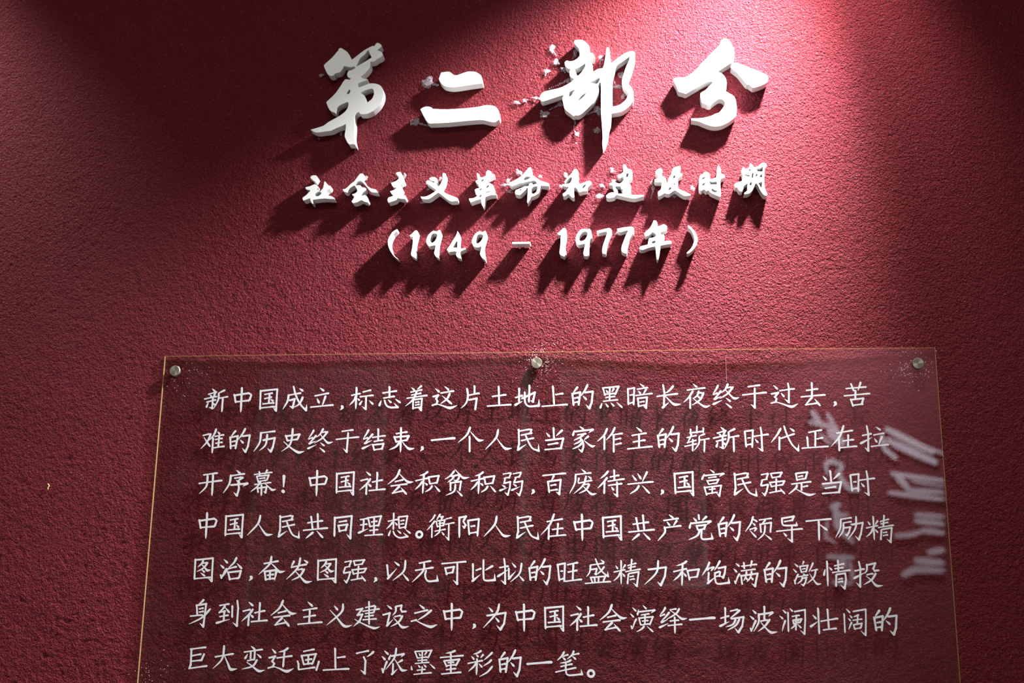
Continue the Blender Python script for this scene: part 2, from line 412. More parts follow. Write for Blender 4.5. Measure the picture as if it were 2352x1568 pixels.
# ------------------------------------------------------------------ data: outlines in tenths of a millimetre, relative steps
EXTRA = {'thread': [[-18970, -22087], [-18855, -22230], [-18684, -22421], [-18815, -22588], [-18924, -22731], [-18831, -22897], [-18962, -23064]], 'studs': [[0.0218, -0.0256], [0.6511, -0.0182], [1.2733, -0.0255]], 'scratch': [[0.965, -0.0116], [0.9647, -0.0301], [0.9641, -0.0528]], 'flakes4': [0.019708084615155386, -0.5335829952566511]}
TITLE = '''第|2853,5686 29,20 14,2 14,-5 44,-28 49,-36 22,-23 29,-38 63,-113 158,133 57,42 30,20 65,37 52,26 15,0 19,-5 41,55 8,7 18,1 22,-9 37,-26 8,-10 6,-11 -3,-19 -12,-19 -60,-46 28,-23 38,-14 12,-6 9,-8 6,-10 7,-26 0,-23 -6,-17 -13,-13 -18,-13 -56,-27 -41,-35 -12,-7 -31,-7 -47,-4 6,-40 -1,-37 -5,-27 -5,-13 -23,-36 -48,-57 -85,-76 18,-22 17,-13 35,-8 55,-9 -3,-15 -157,-63 -8,-7 -4,-9 -1,-25 2,-31 22,-6 34,11 120,46 49,13 32,1 51,-7 41,-10 37,-15 29,-22 24,-28 19,-32 7,-20 15,-50 -3,-7 1,-57 -5,-32 -14,-48 -14,-35 -19,-40 -23,-37 -39,-45 -45,-44 -20,-16 -72,-38 -45,-14 -47,-2 -25,2 -38,8 -9,5 -6,7 -13,25 -27,-9 -18,-10 -17,-22 -11,-26 -3,-29 12,-179 -3,-193 16,-88 27,-104 -20,26 -9,9 -11,6 -16,2 -42,-3 -22,2 -19,10 -17,20 -34,61 -23,57 -4,14 0,14 14,156 -7,64 -32,-22 -27,-16 -104,-37 -78,-41 -19,-8 -19,-4 -79,-5 -114,-16 -51,0 -33,7 -18,8 -65,43 73,19 109,32 55,21 18,11 62,51 202,116 54,38 40,38 21,25 22,38 9,27 8,47 -1,28 -5,12 -17,12 -128,-56 -38,-27 -19,-23 -8,-13 -9,-36 -6,-53 -63,29 -23,14 -20,18 -18,26 -17,33 -37,89 0,11 10,13 100,98 53,60 30,45 34,58 7,8 49,91 29,46 14,12 9,3 20,1 27,-5 24,-13 19,23 4,7 -1,9 -22,3 -12,5 -18,13 -9,15 -11,32 0,11 5,26 12,26 7,10 9,5 45,11 67,37 -15,30 -54,-11 -27,0 -62,17 -50,16 -12,-34 -12,-27 -18,-27 -21,-27 -13,-10 -15,-6 -54,-8 -12,-5 -6,-5 -8,-24 -5,-6 -36,-11 -25,-2 -10,2 -25,15 -23,23 -21,29 -16,31 -28,65 -18,50 32,39 96,90 39,43 54,73 36,43 1,11|3421,5640 9,-48 48,-97 -83,-56 -186,-113 2,25 19,50 26,62 14,25 15,18 64,53 10,13 28,51 14,10|3087,4878 28,-13 -4,-29 -5,-20 -11,-14 -19,-17 -27,5 3,28|3301,4805 67,37 40,16 67,19 17,3 18,-1 15,-7 6,-6 10,-23 8,-43 0,-34 -15,-51 -15,-29 -10,-14 -34,-30 -55,-40 -2,32 -4,25 -11,35 -17,39 -10,17 -14,13
二|4761,5149 112,11 22,0 12,-3 11,-5 28,-21 40,-36 24,-9 26,-3 29,4 121,45 49,13 41,2 38,-1 35,-3 33,-8 16,-7 37,-23 35,-29 20,-26 9,-25 8,-44 9,-73 -196,-20 -222,-30 -70,-7 -47,-1 -44,4 -43,7 -41,11 -34,16 -14,10 -26,24 -33,45 -16,34 -4,17 0,17 4,17#4405,4446 22,19 19,12 43,15 31,4 32,-3 44,-14 8,-6 18,-22 8,-3 155,-14 129,-5 136,1 239,11 155,14 107,24 25,3 50,0 46,-5 37,-9 31,-13 27,-20 24,-32 19,-39 14,-41 8,-48 3,-49 -7,-15 -14,-13 -49,-39 -18,-7 -30,2 -53,10 -115,35 -34,5 -44,2 -220,-11 -331,-24 -219,-5 -113,2 -12,3 -21,12 -18,19 -13,18 -57,100
部|7146,5655 6,12 12,12 20,6 49,2 58,-8 26,-12 29,-24 28,-31 29,-39 12,-27 8,-35 5,-84 31,-6 20,-10 12,-19 26,-71 -22,-13 -81,-30 50,-80 10,-25 3,-50 0,-80 34,31 54,30 30,8 61,3 21,68 10,48 22,138 18,144 25,9 14,-18 7,-16 20,-269 19,-2 14,3 77,67 71,55 49,33 64,33 53,18 42,0 11,-2 14,-8 5,-6 6,-15 5,-35 0,-44 -2,-23 -13,-63 -52,-192 -19,-57 -38,-93 -10,-28 -4,-25 3,-18 10,-15 26,-27 20,-32 18,-36 14,-41 7,-51 4,-77 -2,-49 -4,-24 -2,-4 -19,-10 -28,-49 -37,-42 -33,-29 -48,-33 -34,-16 -47,-13 -131,-19 -14,-195 -5,-19 -25,-71 -27,-170 -25,-81 -9,-44 -50,-88 -8,90 5,133 -1,79 -20,325 -5,120 3,519 -17,10 -16,-22 -10,-19 -6,-22 -3,-33 13,-28 -1,-37 -4,-27 -13,-40 -32,-72 -25,-50 -15,-24 -18,-23 -41,-47 -88,-92 -45,-43 -33,-25 -29,-13 -25,-8 -7,0 -27,6 -42,-17 -51,48 -68,57 -20,21 -16,22 -11,30 -12,76 -17,67 0,16 2,15 23,53 -19,2 -15,-1 -283,-93 -53,-14 -9,0 -9,3 -14,14 -16,24 -7,19 2,32 8,23 24,36 26,24 15,8 29,10 207,43 53,14 27,10 59,29 95,56 33,29 34,40 -27,11 -29,17 -12,12 -5,7 -8,19 -4,21 -2,33 4,33 15,35 -41,15 -20,14 -19,18 -14,22 -5,13 -8,53 21,21 17,10 9,0 31,-14 12,-2 49,4 36,12 38,24 19,15 16,16 13,16 7,16 3,34 -2,34 -3,31 -8,30 -14,29 -69,86 -9,18|7579,4937 13,-1 16,-9 -13,-46 -38,-58 -30,1 -67,16 -39,-3 -1,8 1,6 36,29 22,10 49,12|7158,5125 46,15 35,15 43,27 60,43 12,-10 -5,-31 -7,-24 -40,-74 -38,-51 -27,-28 -16,-13 -25,0|7239,4765 8,-14 -68,-30 -19,-12 -16,-15 -13,-18 -20,-45 -42,-44 -15,37 -3,19 5,28 10,16 17,12 20,11 68,25|7349,4655 4,-11 0,-8 -24,-36 -23,-27 -55,-51 -63,-50 -5,11 4,11 18,35 19,25 57,57 29,21|8133,5324 -4,-36 -6,-29 -55,-127 -28,-78 -39,-135 -8,-34 -4,-31 1,-29 5,-29 14,-45 20,-35 66,-89 8,-22 0,-15 -23,-44 -26,-44 -30,-36 -35,-29 -50,-33 -31,-12 -43,-11 -49,0 3,444 3,94 8,45 44,144 10,26 14,23 18,19 20,16 69,44 111,84
分|9733,5566 20,20 12,8 24,9 23,2 11,-2 22,-11 11,-10 25,-30 32,-56 25,-65 14,-60 3,-60 -5,-66 -9,-69 -5,-23 -4,-6 -30,-11 -29,-18 -224,-143 62,-29 27,-22 32,-43 22,-43 11,-45 2,-37 -7,-81 -12,-81 84,-53 28,-21 22,-21 14,-23 8,-23 6,-25 12,-103 2,-54 -5,-77 -9,-48 -7,-19 -8,-15 -22,-22 -59,-46 -37,-26 -83,-45 -47,-16 -50,-9 -27,-2 -54,3 -57,14 -57,21 -52,23 -70,37 -23,9 -50,12 -65,10 1,36 105,-3 76,2 66,10 88,21 20,8 68,37 46,10 10,6 32,36 53,73 11,19 8,26 2,14 -3,14 -9,22 -13,24 -18,16 -21,11 -24,2 -12,-3 -27,-13 -59,-40 -42,-35 -12,-20 -13,-5 -23,-1 -23,5 -10,4 -39,27 -41,13 -8,7 -6,13 -9,35 -9,74 0,37 7,17 12,13 58,35 19,15 136,140 -23,12 -20,4 -51,-6 -38,-11 -77,-40 -237,-143 -33,-16 -9,-1 -8,3 -26,17 -55,15 -19,8 -14,11 -10,15 -21,83 -56,112 24,29 11,9 13,6 26,3 106,-1 34,7 31,12 30,15 28,19 57,46 58,59 91,106 190,196 99,107 31,40 7,15 11,46#9913,5123 56,9 16,-2 19,-6 89,-45 294,-136 94,-49 19,-14 8,-8 9,-22 2,-15 -4,-37 -6,-32 -11,-23 -13,-12 -14,-10 -40,-21 -46,-20 -51,-18 -53,-13 -22,0 -18,6 -15,12 -36,39 -9,3 -27,5 -8,5 -23,29 -87,133 -36,50 -22,23 -70,62 -15,16 -4,10 1,20 8,28
社|2463,3203 11,21 13,13 19,6 22,2 27,-2 21,-9 9,-12 11,-19 -37,-72 -26,10 -19,10#2388,3024 80,17 72,33 10,1 19,-3 21,-11 8,-11 3,-12 -13,-42 -8,-47 35,31 28,-47 41,36 20,26 8,31 10,89 5,6 9,5 32,-43 31,-34 14,-8 23,-2 1,-29 -1,-11 -5,-10 -10,-11 -47,-35 -13,-13 -19,-31 -21,-44 15,-16 66,13 31,0 20,-5 26,-12 35,-24 6,-9 6,-14 -92,3 -70,10 -38,1 -83,-6 -110,-13 4,-68 -18,0 -29,62 -6,38 -99,-36 -13,-3 -9,1 -8,7 -5,10 -7,32 67,52 66,75 -5,10 -7,5 -43,7 -15,6 -17,20 -2,10|2658,2933 11,-8 12,-16 -2,-13 -4,-10 -29,-24 -21,-13 -7,-1 -30,6 -26,12 3,18 6,13 24,19 28,13 19,4
会|3057,2964 49,11 12,7 16,12 68,69 44,34 27,26 75,113 22,17 7,3 16,1 21,-8 10,-10 6,-14 0,-7 -3,-9 -21,-33 -3,-11 0,-10 6,-19 18,-26 38,-31 23,-44 9,-10 42,-36 33,-20 17,-6 51,-9 13,-6 20,-20 26,-42 -45,3 -40,7 -27,7 -12,5 -20,16 -88,109 -43,47 -26,24 -14,8 -15,4 -16,-1 -18,-6 -17,-11 -8,-8 -26,-44 8,-16 49,4 31,-2 10,-5 20,-24 8,-6 59,-17 9,-9 7,-15 -14,-22 -70,-59 -8,-14 -5,-20 44,-1 28,10 13,-3 12,-8 19,-21 17,-30 9,-34 1,-19 -7,-13 -14,-13 -59,20 -26,19 -9,4 -10,1 -12,-4 -59,-32 -47,-12 -25,-1 -9,3 -7,7 -15,21 27,45 20,45 -30,23 -16,20 47,12 20,11 22,23 5,17 -3,19 -8,19 -39,62 -29,-7 -65,-47 -21,-23 -22,-46 -29,6 -19,7 -16,16
主|4001,3244 25,14 26,6 17,1 14,-4 11,-7 16,-26 13,-37 9,-46 27,-45 4,-17 -4,-12 -10,-11 -36,-17 -6,-4 -6,-12 0,-25 5,-18 8,-14 25,-31 -20,-38 -13,-37 51,-32 25,-8 5,-4 12,-20 3,-15 -1,-6 -12,-23 -80,5 -58,17 -14,-25 -14,-16 -29,-13 -100,-29 -14,26 -6,20 2,21 7,20 8,8 11,6 60,18 5,9 2,14 -30,24 -27,46 68,21 42,29 -3,10 -4,6 -31,6 -11,4 -10,6 -18,28 -21,46 71,25 26,13 25,23 11,15 6,15 -1,16 -4,7 -30,32
义|4548,3072 15,12 13,6 15,1 21,-4 45,-29 29,-16 18,14 -19,16 -44,13 -20,13 -12,16 -2,21 31,13 23,6 21,-1 21,-5 26,-18 20,-25 6,-19 -1,-27 -8,-11 -17,-11 16,-31 30,-39 22,35 17,33 11,25 12,35 5,37 -5,65 2,16 15,10 31,-11 6,-5 7,-16 5,-30 -4,-39 -11,-58 -8,-31 -13,-32 -48,-88 60,-49 43,-29 33,-17 149,-64 12,-11 10,-19 -1,-10 -6,-13 -55,-9 -38,-3 -24,3 -22,7 -51,34 -137,113 -22,12 -121,-94 -34,-19 -15,-4 -29,-1 -55,5 -25,6 -9,5 -12,14 -8,24 33,-5 25,0 28,3 29,8 49,24 64,41 43,31 -5,16 -18,16 -88,66 -59,40 -9,15
革|5443,3201 21,3 21,-24 9,-18 15,-47 32,7 64,25 6,51 7,32 10,11 18,11 22,-8 14,-9 37,-54 15,-7 21,-5 1,-27 -63,-24 -37,-18 -12,-13 -9,-25 3,-19 9,-26 39,-13 28,-14 16,-13 15,-28 9,-25 5,-24 -105,-34 -37,-14 -11,-12 -9,-18 38,11 53,12 30,0 31,-12 40,-24 6,-8 2,-14 -53,4 -40,-2 -42,-12 -57,-23 -10,-52 -5,-83 -17,-44 -19,24 -11,22 -8,38 -8,60 -85,-21 -92,-35 -34,54 2,10 9,12 40,-2 31,4 33,17 45,30 -23,6 -8,3 -5,7 -11,33 -13,58 15,13 14,8 50,7 -15,57 -8,19 -38,32 -8,12 1,21 36,11|5528,3073 35,18 11,-12 -17,-30 -25,-10 -15,12 5,13|5609,2942 35,33 11,1 14,-5 -4,-18 -6,-12 -36,-22|5495,2900 35,22 11,-16 -12,-18 -11,-6 -26,-1 0,12|5490,2772 28,29 22,-8 -9,-24 -11,-9 -29,-7 -2,11
命|6011,3014 34,6 26,8 59,32 76,49 33,26 16,16 92,118 14,10 21,8 14,-14 8,-13 14,-93 8,-21 11,-16 14,-13 46,-33 41,-35 31,-20 114,-42 20,-11 7,-8 3,-10 1,-31 -24,1 -121,15 -10,-50 -12,-44 -12,-31 -7,-13 -20,-20 -37,-24 -59,-22 -11,-6 -5,-6 -9,-31 -42,-66 -9,5 -2,14 12,251 -32,8 -1,-22 -5,-15 -36,-37 -63,-58 -59,12 -12,5 -11,9 -6,14 -1,16 10,36 57,21 113,50 6,0 22,-9 36,14 -4,31 39,21 28,-23 0,-15 78,20 -15,31 -12,17 -9,6 -11,2 -28,0 -48,-6 -135,-26 -33,-1 -149,-60 -27,20 -16,15 -7,16|6277,3090 11,12 15,10 9,3 23,3 34,-4 11,-8 11,-15 -50,-26 -56,-21 -10,8 -5,8 1,18|6194,2866 28,22 14,-8 -21,-26|6513,2925 -4,-45 -12,-37 -12,-22 -16,-16 -26,-13 -14,1 -18,7 -7,30 0,19 1,26 9,23 20,18 36,18 19,-1
和|7138,3213 15,13 20,3 22,-9 6,-5 9,-16 11,-41 2,-38 -3,-21 -11,-26 0,-19 31,-104 66,21 70,31 25,5 18,-6 14,-11 8,-17 6,-28 -40,-39 -24,-27 -6,-22 -1,-30 -91,-12 -29,-13 -12,0 -17,9 -10,13 -16,38 -35,34 -14,-8 -7,-10 -3,-11 -1,-47 1,-34 9,-72 -28,-14 -35,30 -42,50 -34,-28 -22,-15 -15,-1 -20,5 -7,38 32,22 24,21 24,33 32,52 -39,-4 -10,1 -22,8 -28,16 -7,11 -7,16 78,5 30,5 12,5 18,19 22,45 2,24 -3,24 -19,-2 -13,-5 -85,-95 -10,23 60,81 63,66|7306,2926 17,10 25,8 4,-11 0,-8 -13,-22 -12,-15 -35,-23 -10,17 12,27
建|7889,3090 38,15 26,13 20,14 17,18 5,12 2,16 -5,74 11,45 29,-17 12,-17 15,-41 7,-10 8,-4 31,-1 9,-4 8,-6 14,-18 9,-22 4,-13 3,-31 -1,-31 -8,-38 -10,-21 -7,-8 -28,-20 -7,-8 -8,-21 -7,-31 29,-10 6,-6 8,-20 4,-26 2,-37 1,-111 101,-2 104,1 14,-27 -63,-13 -76,-21 -21,-2 -23,1 -50,8 -52,13 -188,53 -25,-34 -10,-6 -14,-5 -36,-8 -34,-4 -22,4 -27,9 -10,30 26,27 20,16 19,10 30,8 21,-1 28,-4 0,29 -21,38 -6,60 -49,16 -8,9 -6,14 49,21 56,14 15,-20 16,-8 26,-9 14,-1 13,2 25,16 13,13 18,25 5,12 1,13 -2,35 -17,4 -34,-16 -8,-2 -8,3 -27,21|8044,3123 35,6 13,-15 -21,-52 -8,-6 -13,-4 -10,19|7860,2896 83,-2 14,-53 35,-8 -15,-29 0,-52 -77,5 -1,33 -5,23 -35,46 -2,16
设|8544,3134 11,18 17,18 16,14 17,10 17,5 9,-1 33,-15 3,-37 -1,-23 -10,-15 -22,-14 -16,-5 -26,-2 -41,9 -7,21#8525,3000 59,21 49,21 49,9 21,-17 13,-17 13,-68 8,-11 16,-11 4,48 7,33 7,13 28,32 8,13 29,100 8,19 9,11 10,8 25,12 26,9 56,9 5,-25 1,-20 -14,-56 -1,-17 5,-10 8,-7 28,-8 0,-18 -4,-12 -63,-43 -11,-14 -4,-16 1,-18 8,-56 -6,-89 92,-54 116,-55 6,-8 4,-14 -81,-10 -19,1 -15,4 -27,14 -26,17 -95,73 -42,-17 -45,-37 -11,-6 -24,-3 -31,4 -10,6 -11,10 -56,-36 -49,-24 -16,41 -2,18 2,18 10,16 29,20 12,17 10,43 8,74 -20,11 -57,1 -13,1 -15,6 -19,10|8870,3072 20,-30 -22,-29 -10,-4 -14,1 4,40 8,11|8846,2909 21,14 13,-15 -21,-22|8768,2830 21,29 34,-24 -28,-28 -22,-6 -13,-1
时|9298,3038 7,10 8,7 31,19 40,32 16,7 14,2 20,-6 11,-10 10,-14 6,-19 6,-33 2,-52 25,-3 20,2 62,28 26,192 15,30 12,-13 8,-10 9,-19 10,-34 1,-62 4,-13 7,-8 40,-19 9,-12 7,-18 -5,-11 -5,-7 -63,-28 -7,-40 -2,-36 0,-123 4,-82 -12,-43 -87,39 -56,30 -22,18 -30,39 -35,-17 -40,38 -42,-29 -28,17 -5,6 -6,19 -4,66 7,100 7,43|9339,3011 45,13 10,-19 -46,-28 -13,8|9332,2888 35,29 21,-8 -7,-17 -8,-12 -35,-21|9460,2922 3,10 8,12 15,-11 12,-5 83,5 5,-55 -55,5 -55,-6|9488,2795 4,8 10,7 47,-31 34,-8 -4,-30 -36,-4 -9,2 -18,8 -16,13 -10,11 -3,13
期|9998,3107 3,11 13,26 16,26 12,14 26,-42 69,28 9,59 8,9 13,9 27,-27 29,-45 30,0 22,6 11,7 45,43 20,12 20,7 9,2 18,-3 22,-13 12,-21 0,-17 -3,-9 -26,-42 -9,-38 -6,-62 -8,-136 -1,-59 6,-61 10,-39 31,-70 -21,-29 -33,11 -8,5 -20,24 -31,51 -50,119 -20,23 -21,-22 -34,-83 -20,-33 -22,-25 -12,-10 -13,-8 -16,-6 -66,-7 -2,13 2,9 7,6 48,33 1,14 -4,56 5,26 11,33 -28,-7 -32,-24 -17,-19 -3,-6 -2,-30 -19,-51 -28,1 -10,2 -9,5 -15,22 -17,38 -34,1 -19,52 22,22 20,14 35,12 55,15 14,52 2,45 -5,43 -18,30|10122,3126 35,21 9,-23 -17,-21|10058,3053 81,-20 3,-19 -13,-6 -11,-1 -61,24|10181,3065 8,7 13,7 7,-22 -17,-74 -17,-3 -2,26 3,37|10256,3144 72,13 14,9 15,16 16,-12 -12,-66 -7,-9 -9,-4 -17,-1 -56,9|10234,3011 7,23 8,14 11,5 17,2 -5,-24 -8,-11 -23,-20|10302,2995 12,27 10,16 11,6 17,1 -3,-59|10127,2867 22,43 27,3 -5,-40 -18,-33|10274,2885 69,27 -7,-103 -14,-3
（|4069,2206 -5,-22 -6,-16 -55,-58 -18,-28 -15,-31 -10,-32 -7,-34 -1,-52 6,-37 9,-38 23,-64 18,-38 17,-27 30,-33 54,-43 -25,9 -53,46 -27,29 -37,53 -19,34 -22,52 -14,48 -6,45 2,40 8,27 18,41 35,59 18,20 20,15 20,14
1|4285,2079 44,32 39,46 14,12 14,3 13,-1 12,-9 13,-19 1,-13 -9,-54 -25,-97 -4,-38 -2,-67 1,-59 18,-68 -2,-31 -8,-44 -22,10 -33,20 -15,13 -7,16 -2,27 17,92 6,60 3,62 0,80 -36,5
9|4585,1979 9,50 13,34 20,30 35,36 23,16 23,10 20,2 31,-17 40,28 11,2 13,-2 10,-28 4,-23 -5,-31 -31,-132 -6,-46 -2,-53 1,-117 4,-29 15,-45 -33,12 -16,12 -20,28 -14,27 0,15 2,14 15,69 3,50 -32,1 -73,-19 -28,26 -18,21 -12,34|4687,2099 19,10 30,2 18,-7 23,-15 -7,-47 -23,-54 -16,-23 -39,-30 -41,26 -1,24 0,29 7,29 14,32
4|5128,2144 29,-43 13,-31 4,-20 -7,-33 -4,-33 -2,-59 6,-40 12,-53 29,-8 20,-1 18,6 22,14 12,-30 -72,-33 -19,-15 -4,-9 -1,-20 4,-34 12,-54 -19,-1 -14,6 -33,22 -13,15 -6,17 -2,18 4,17 8,24 -23,7 -18,2 -96,-10 -38,47 51,74 95,165 21,43|5116,1963 11,-11 6,-10 -2,-101 -85,2
9b|5382,1936 0,17 7,34 19,49 29,46 22,23 27,17 25,9 12,0 35,-12 10,-2 18,6 22,14 17,-19 8,-28 1,-42 -7,-34 -32,-117 -6,-40 0,-21 10,-80 17,-83 9,-67 -28,18 -20,16 -28,35 -17,34 -3,20 2,20 18,75 -4,34 -29,-15 -23,-5 -29,3 -31,11 -13,8 -20,27 -14,33|5488,2068 10,6 12,3 35,0 15,-6 17,-13 -2,-28 -5,-22 -21,-41 -18,-25 -9,-10 -38,-27 -33,22 2,43 5,32 15,44
-|6080,1923 315,-2 -12,-35 -299,2
1b|6859,2063 48,32 39,49 14,12 26,0 15,-16 9,-14 6,-37 1,-46 -7,-67 -16,-75 -2,-64 2,-44 20,-91 -5,-15 -15,-18 -15,-28 -65,32 -6,6 -8,18 -4,32 11,83 5,58 7,158 -27,4 -17,5 -9,10
9c|7172,1981 18,50 18,32 32,39 23,18 25,10 39,4 55,-12 11,5 13,11 19,-23 8,-17 6,-23 21,-109 -33,-16 -6,-8 -5,-14 -7,-37 -6,-60 -5,-134 -5,-22 -20,-34 -56,9 -13,29 -2,20 3,26 25,111 -4,29 -78,-18 -17,-1 -12,4 -11,6 -24,25 -8,15 -6,48|7303,2078 19,6 28,-3 11,-6 13,-11 -3,-36 -5,-27 -21,-42 -19,-23 -12,-8 -27,-10 -24,-4 -7,1 -21,14 -2,43 2,17 4,15 22,33 15,16
7|7532,2089 165,42 40,8 18,-5 15,-11 11,-13 8,-16 3,-19 -3,-10 -54,-119 -19,-59 -15,-76 -14,-139 -39,5 -14,9 -12,20 -3,32 6,42 16,65 64,190 0,34 -39,0 -72,-16 -25,-2 -33,13
7b|7882,2122 114,22 106,10 20,0 19,-7 20,-19 7,-12 1,-21 -12,-38 -13,-28 -56,-107 -22,-65 -13,-59 -2,-65 -13,-57 -44,8 -19,12 -16,18 -6,10 -4,11 -2,25 4,27 8,34 65,175 24,52 22,28 -14,10 -13,3 -91,-27 -19,-4 -12,2 -21,11 -14,13 -5,16
年|8487,2220 13,37 32,-1 13,-10 10,-16 7,-20 2,-27 0,-39 51,15 33,18 12,4 11,2 11,-4 12,-7 30,-24 0,-41 -9,-33 -102,-31 4,-33 58,-18 5,-33 1,-13 -3,-12 -8,-12 -44,-49 122,18 20,-2 29,-15 -5,-41 -66,-7 -117,-22 -19,-148 -24,-98 -23,1 -10,98 -10,132 -58,-6 -43,-8 -85,-34 -29,-6 -24,3 -18,7 -9,9 -7,16 12,18 12,11 44,11 74,15 20,97 7,13 5,5 9,3 46,4 55,23 2,25 -5,17 -18,16 -32,22 -26,-26 -22,-18 -28,-15 -42,-17 -27,42 20,33 64,56 15,17 25,40|8462,1865 7,16 9,8 18,4 29,3 -1,-41 -54,-11 -6,11
）|9083,2156 31,-22 22,-20 25,-30 25,-36 19,-36 14,-39 12,-48 2,-26 -5,-42 -9,-33 -13,-33 -26,-45 -22,-28 -32,-29 -34,-26 -20,-11 -28,7 12,20 52,50 22,30 17,34 18,45 9,25 3,27 -2,32 -7,33 -24,75 -17,34 -10,15 -36,35 -7,9 0,15'''
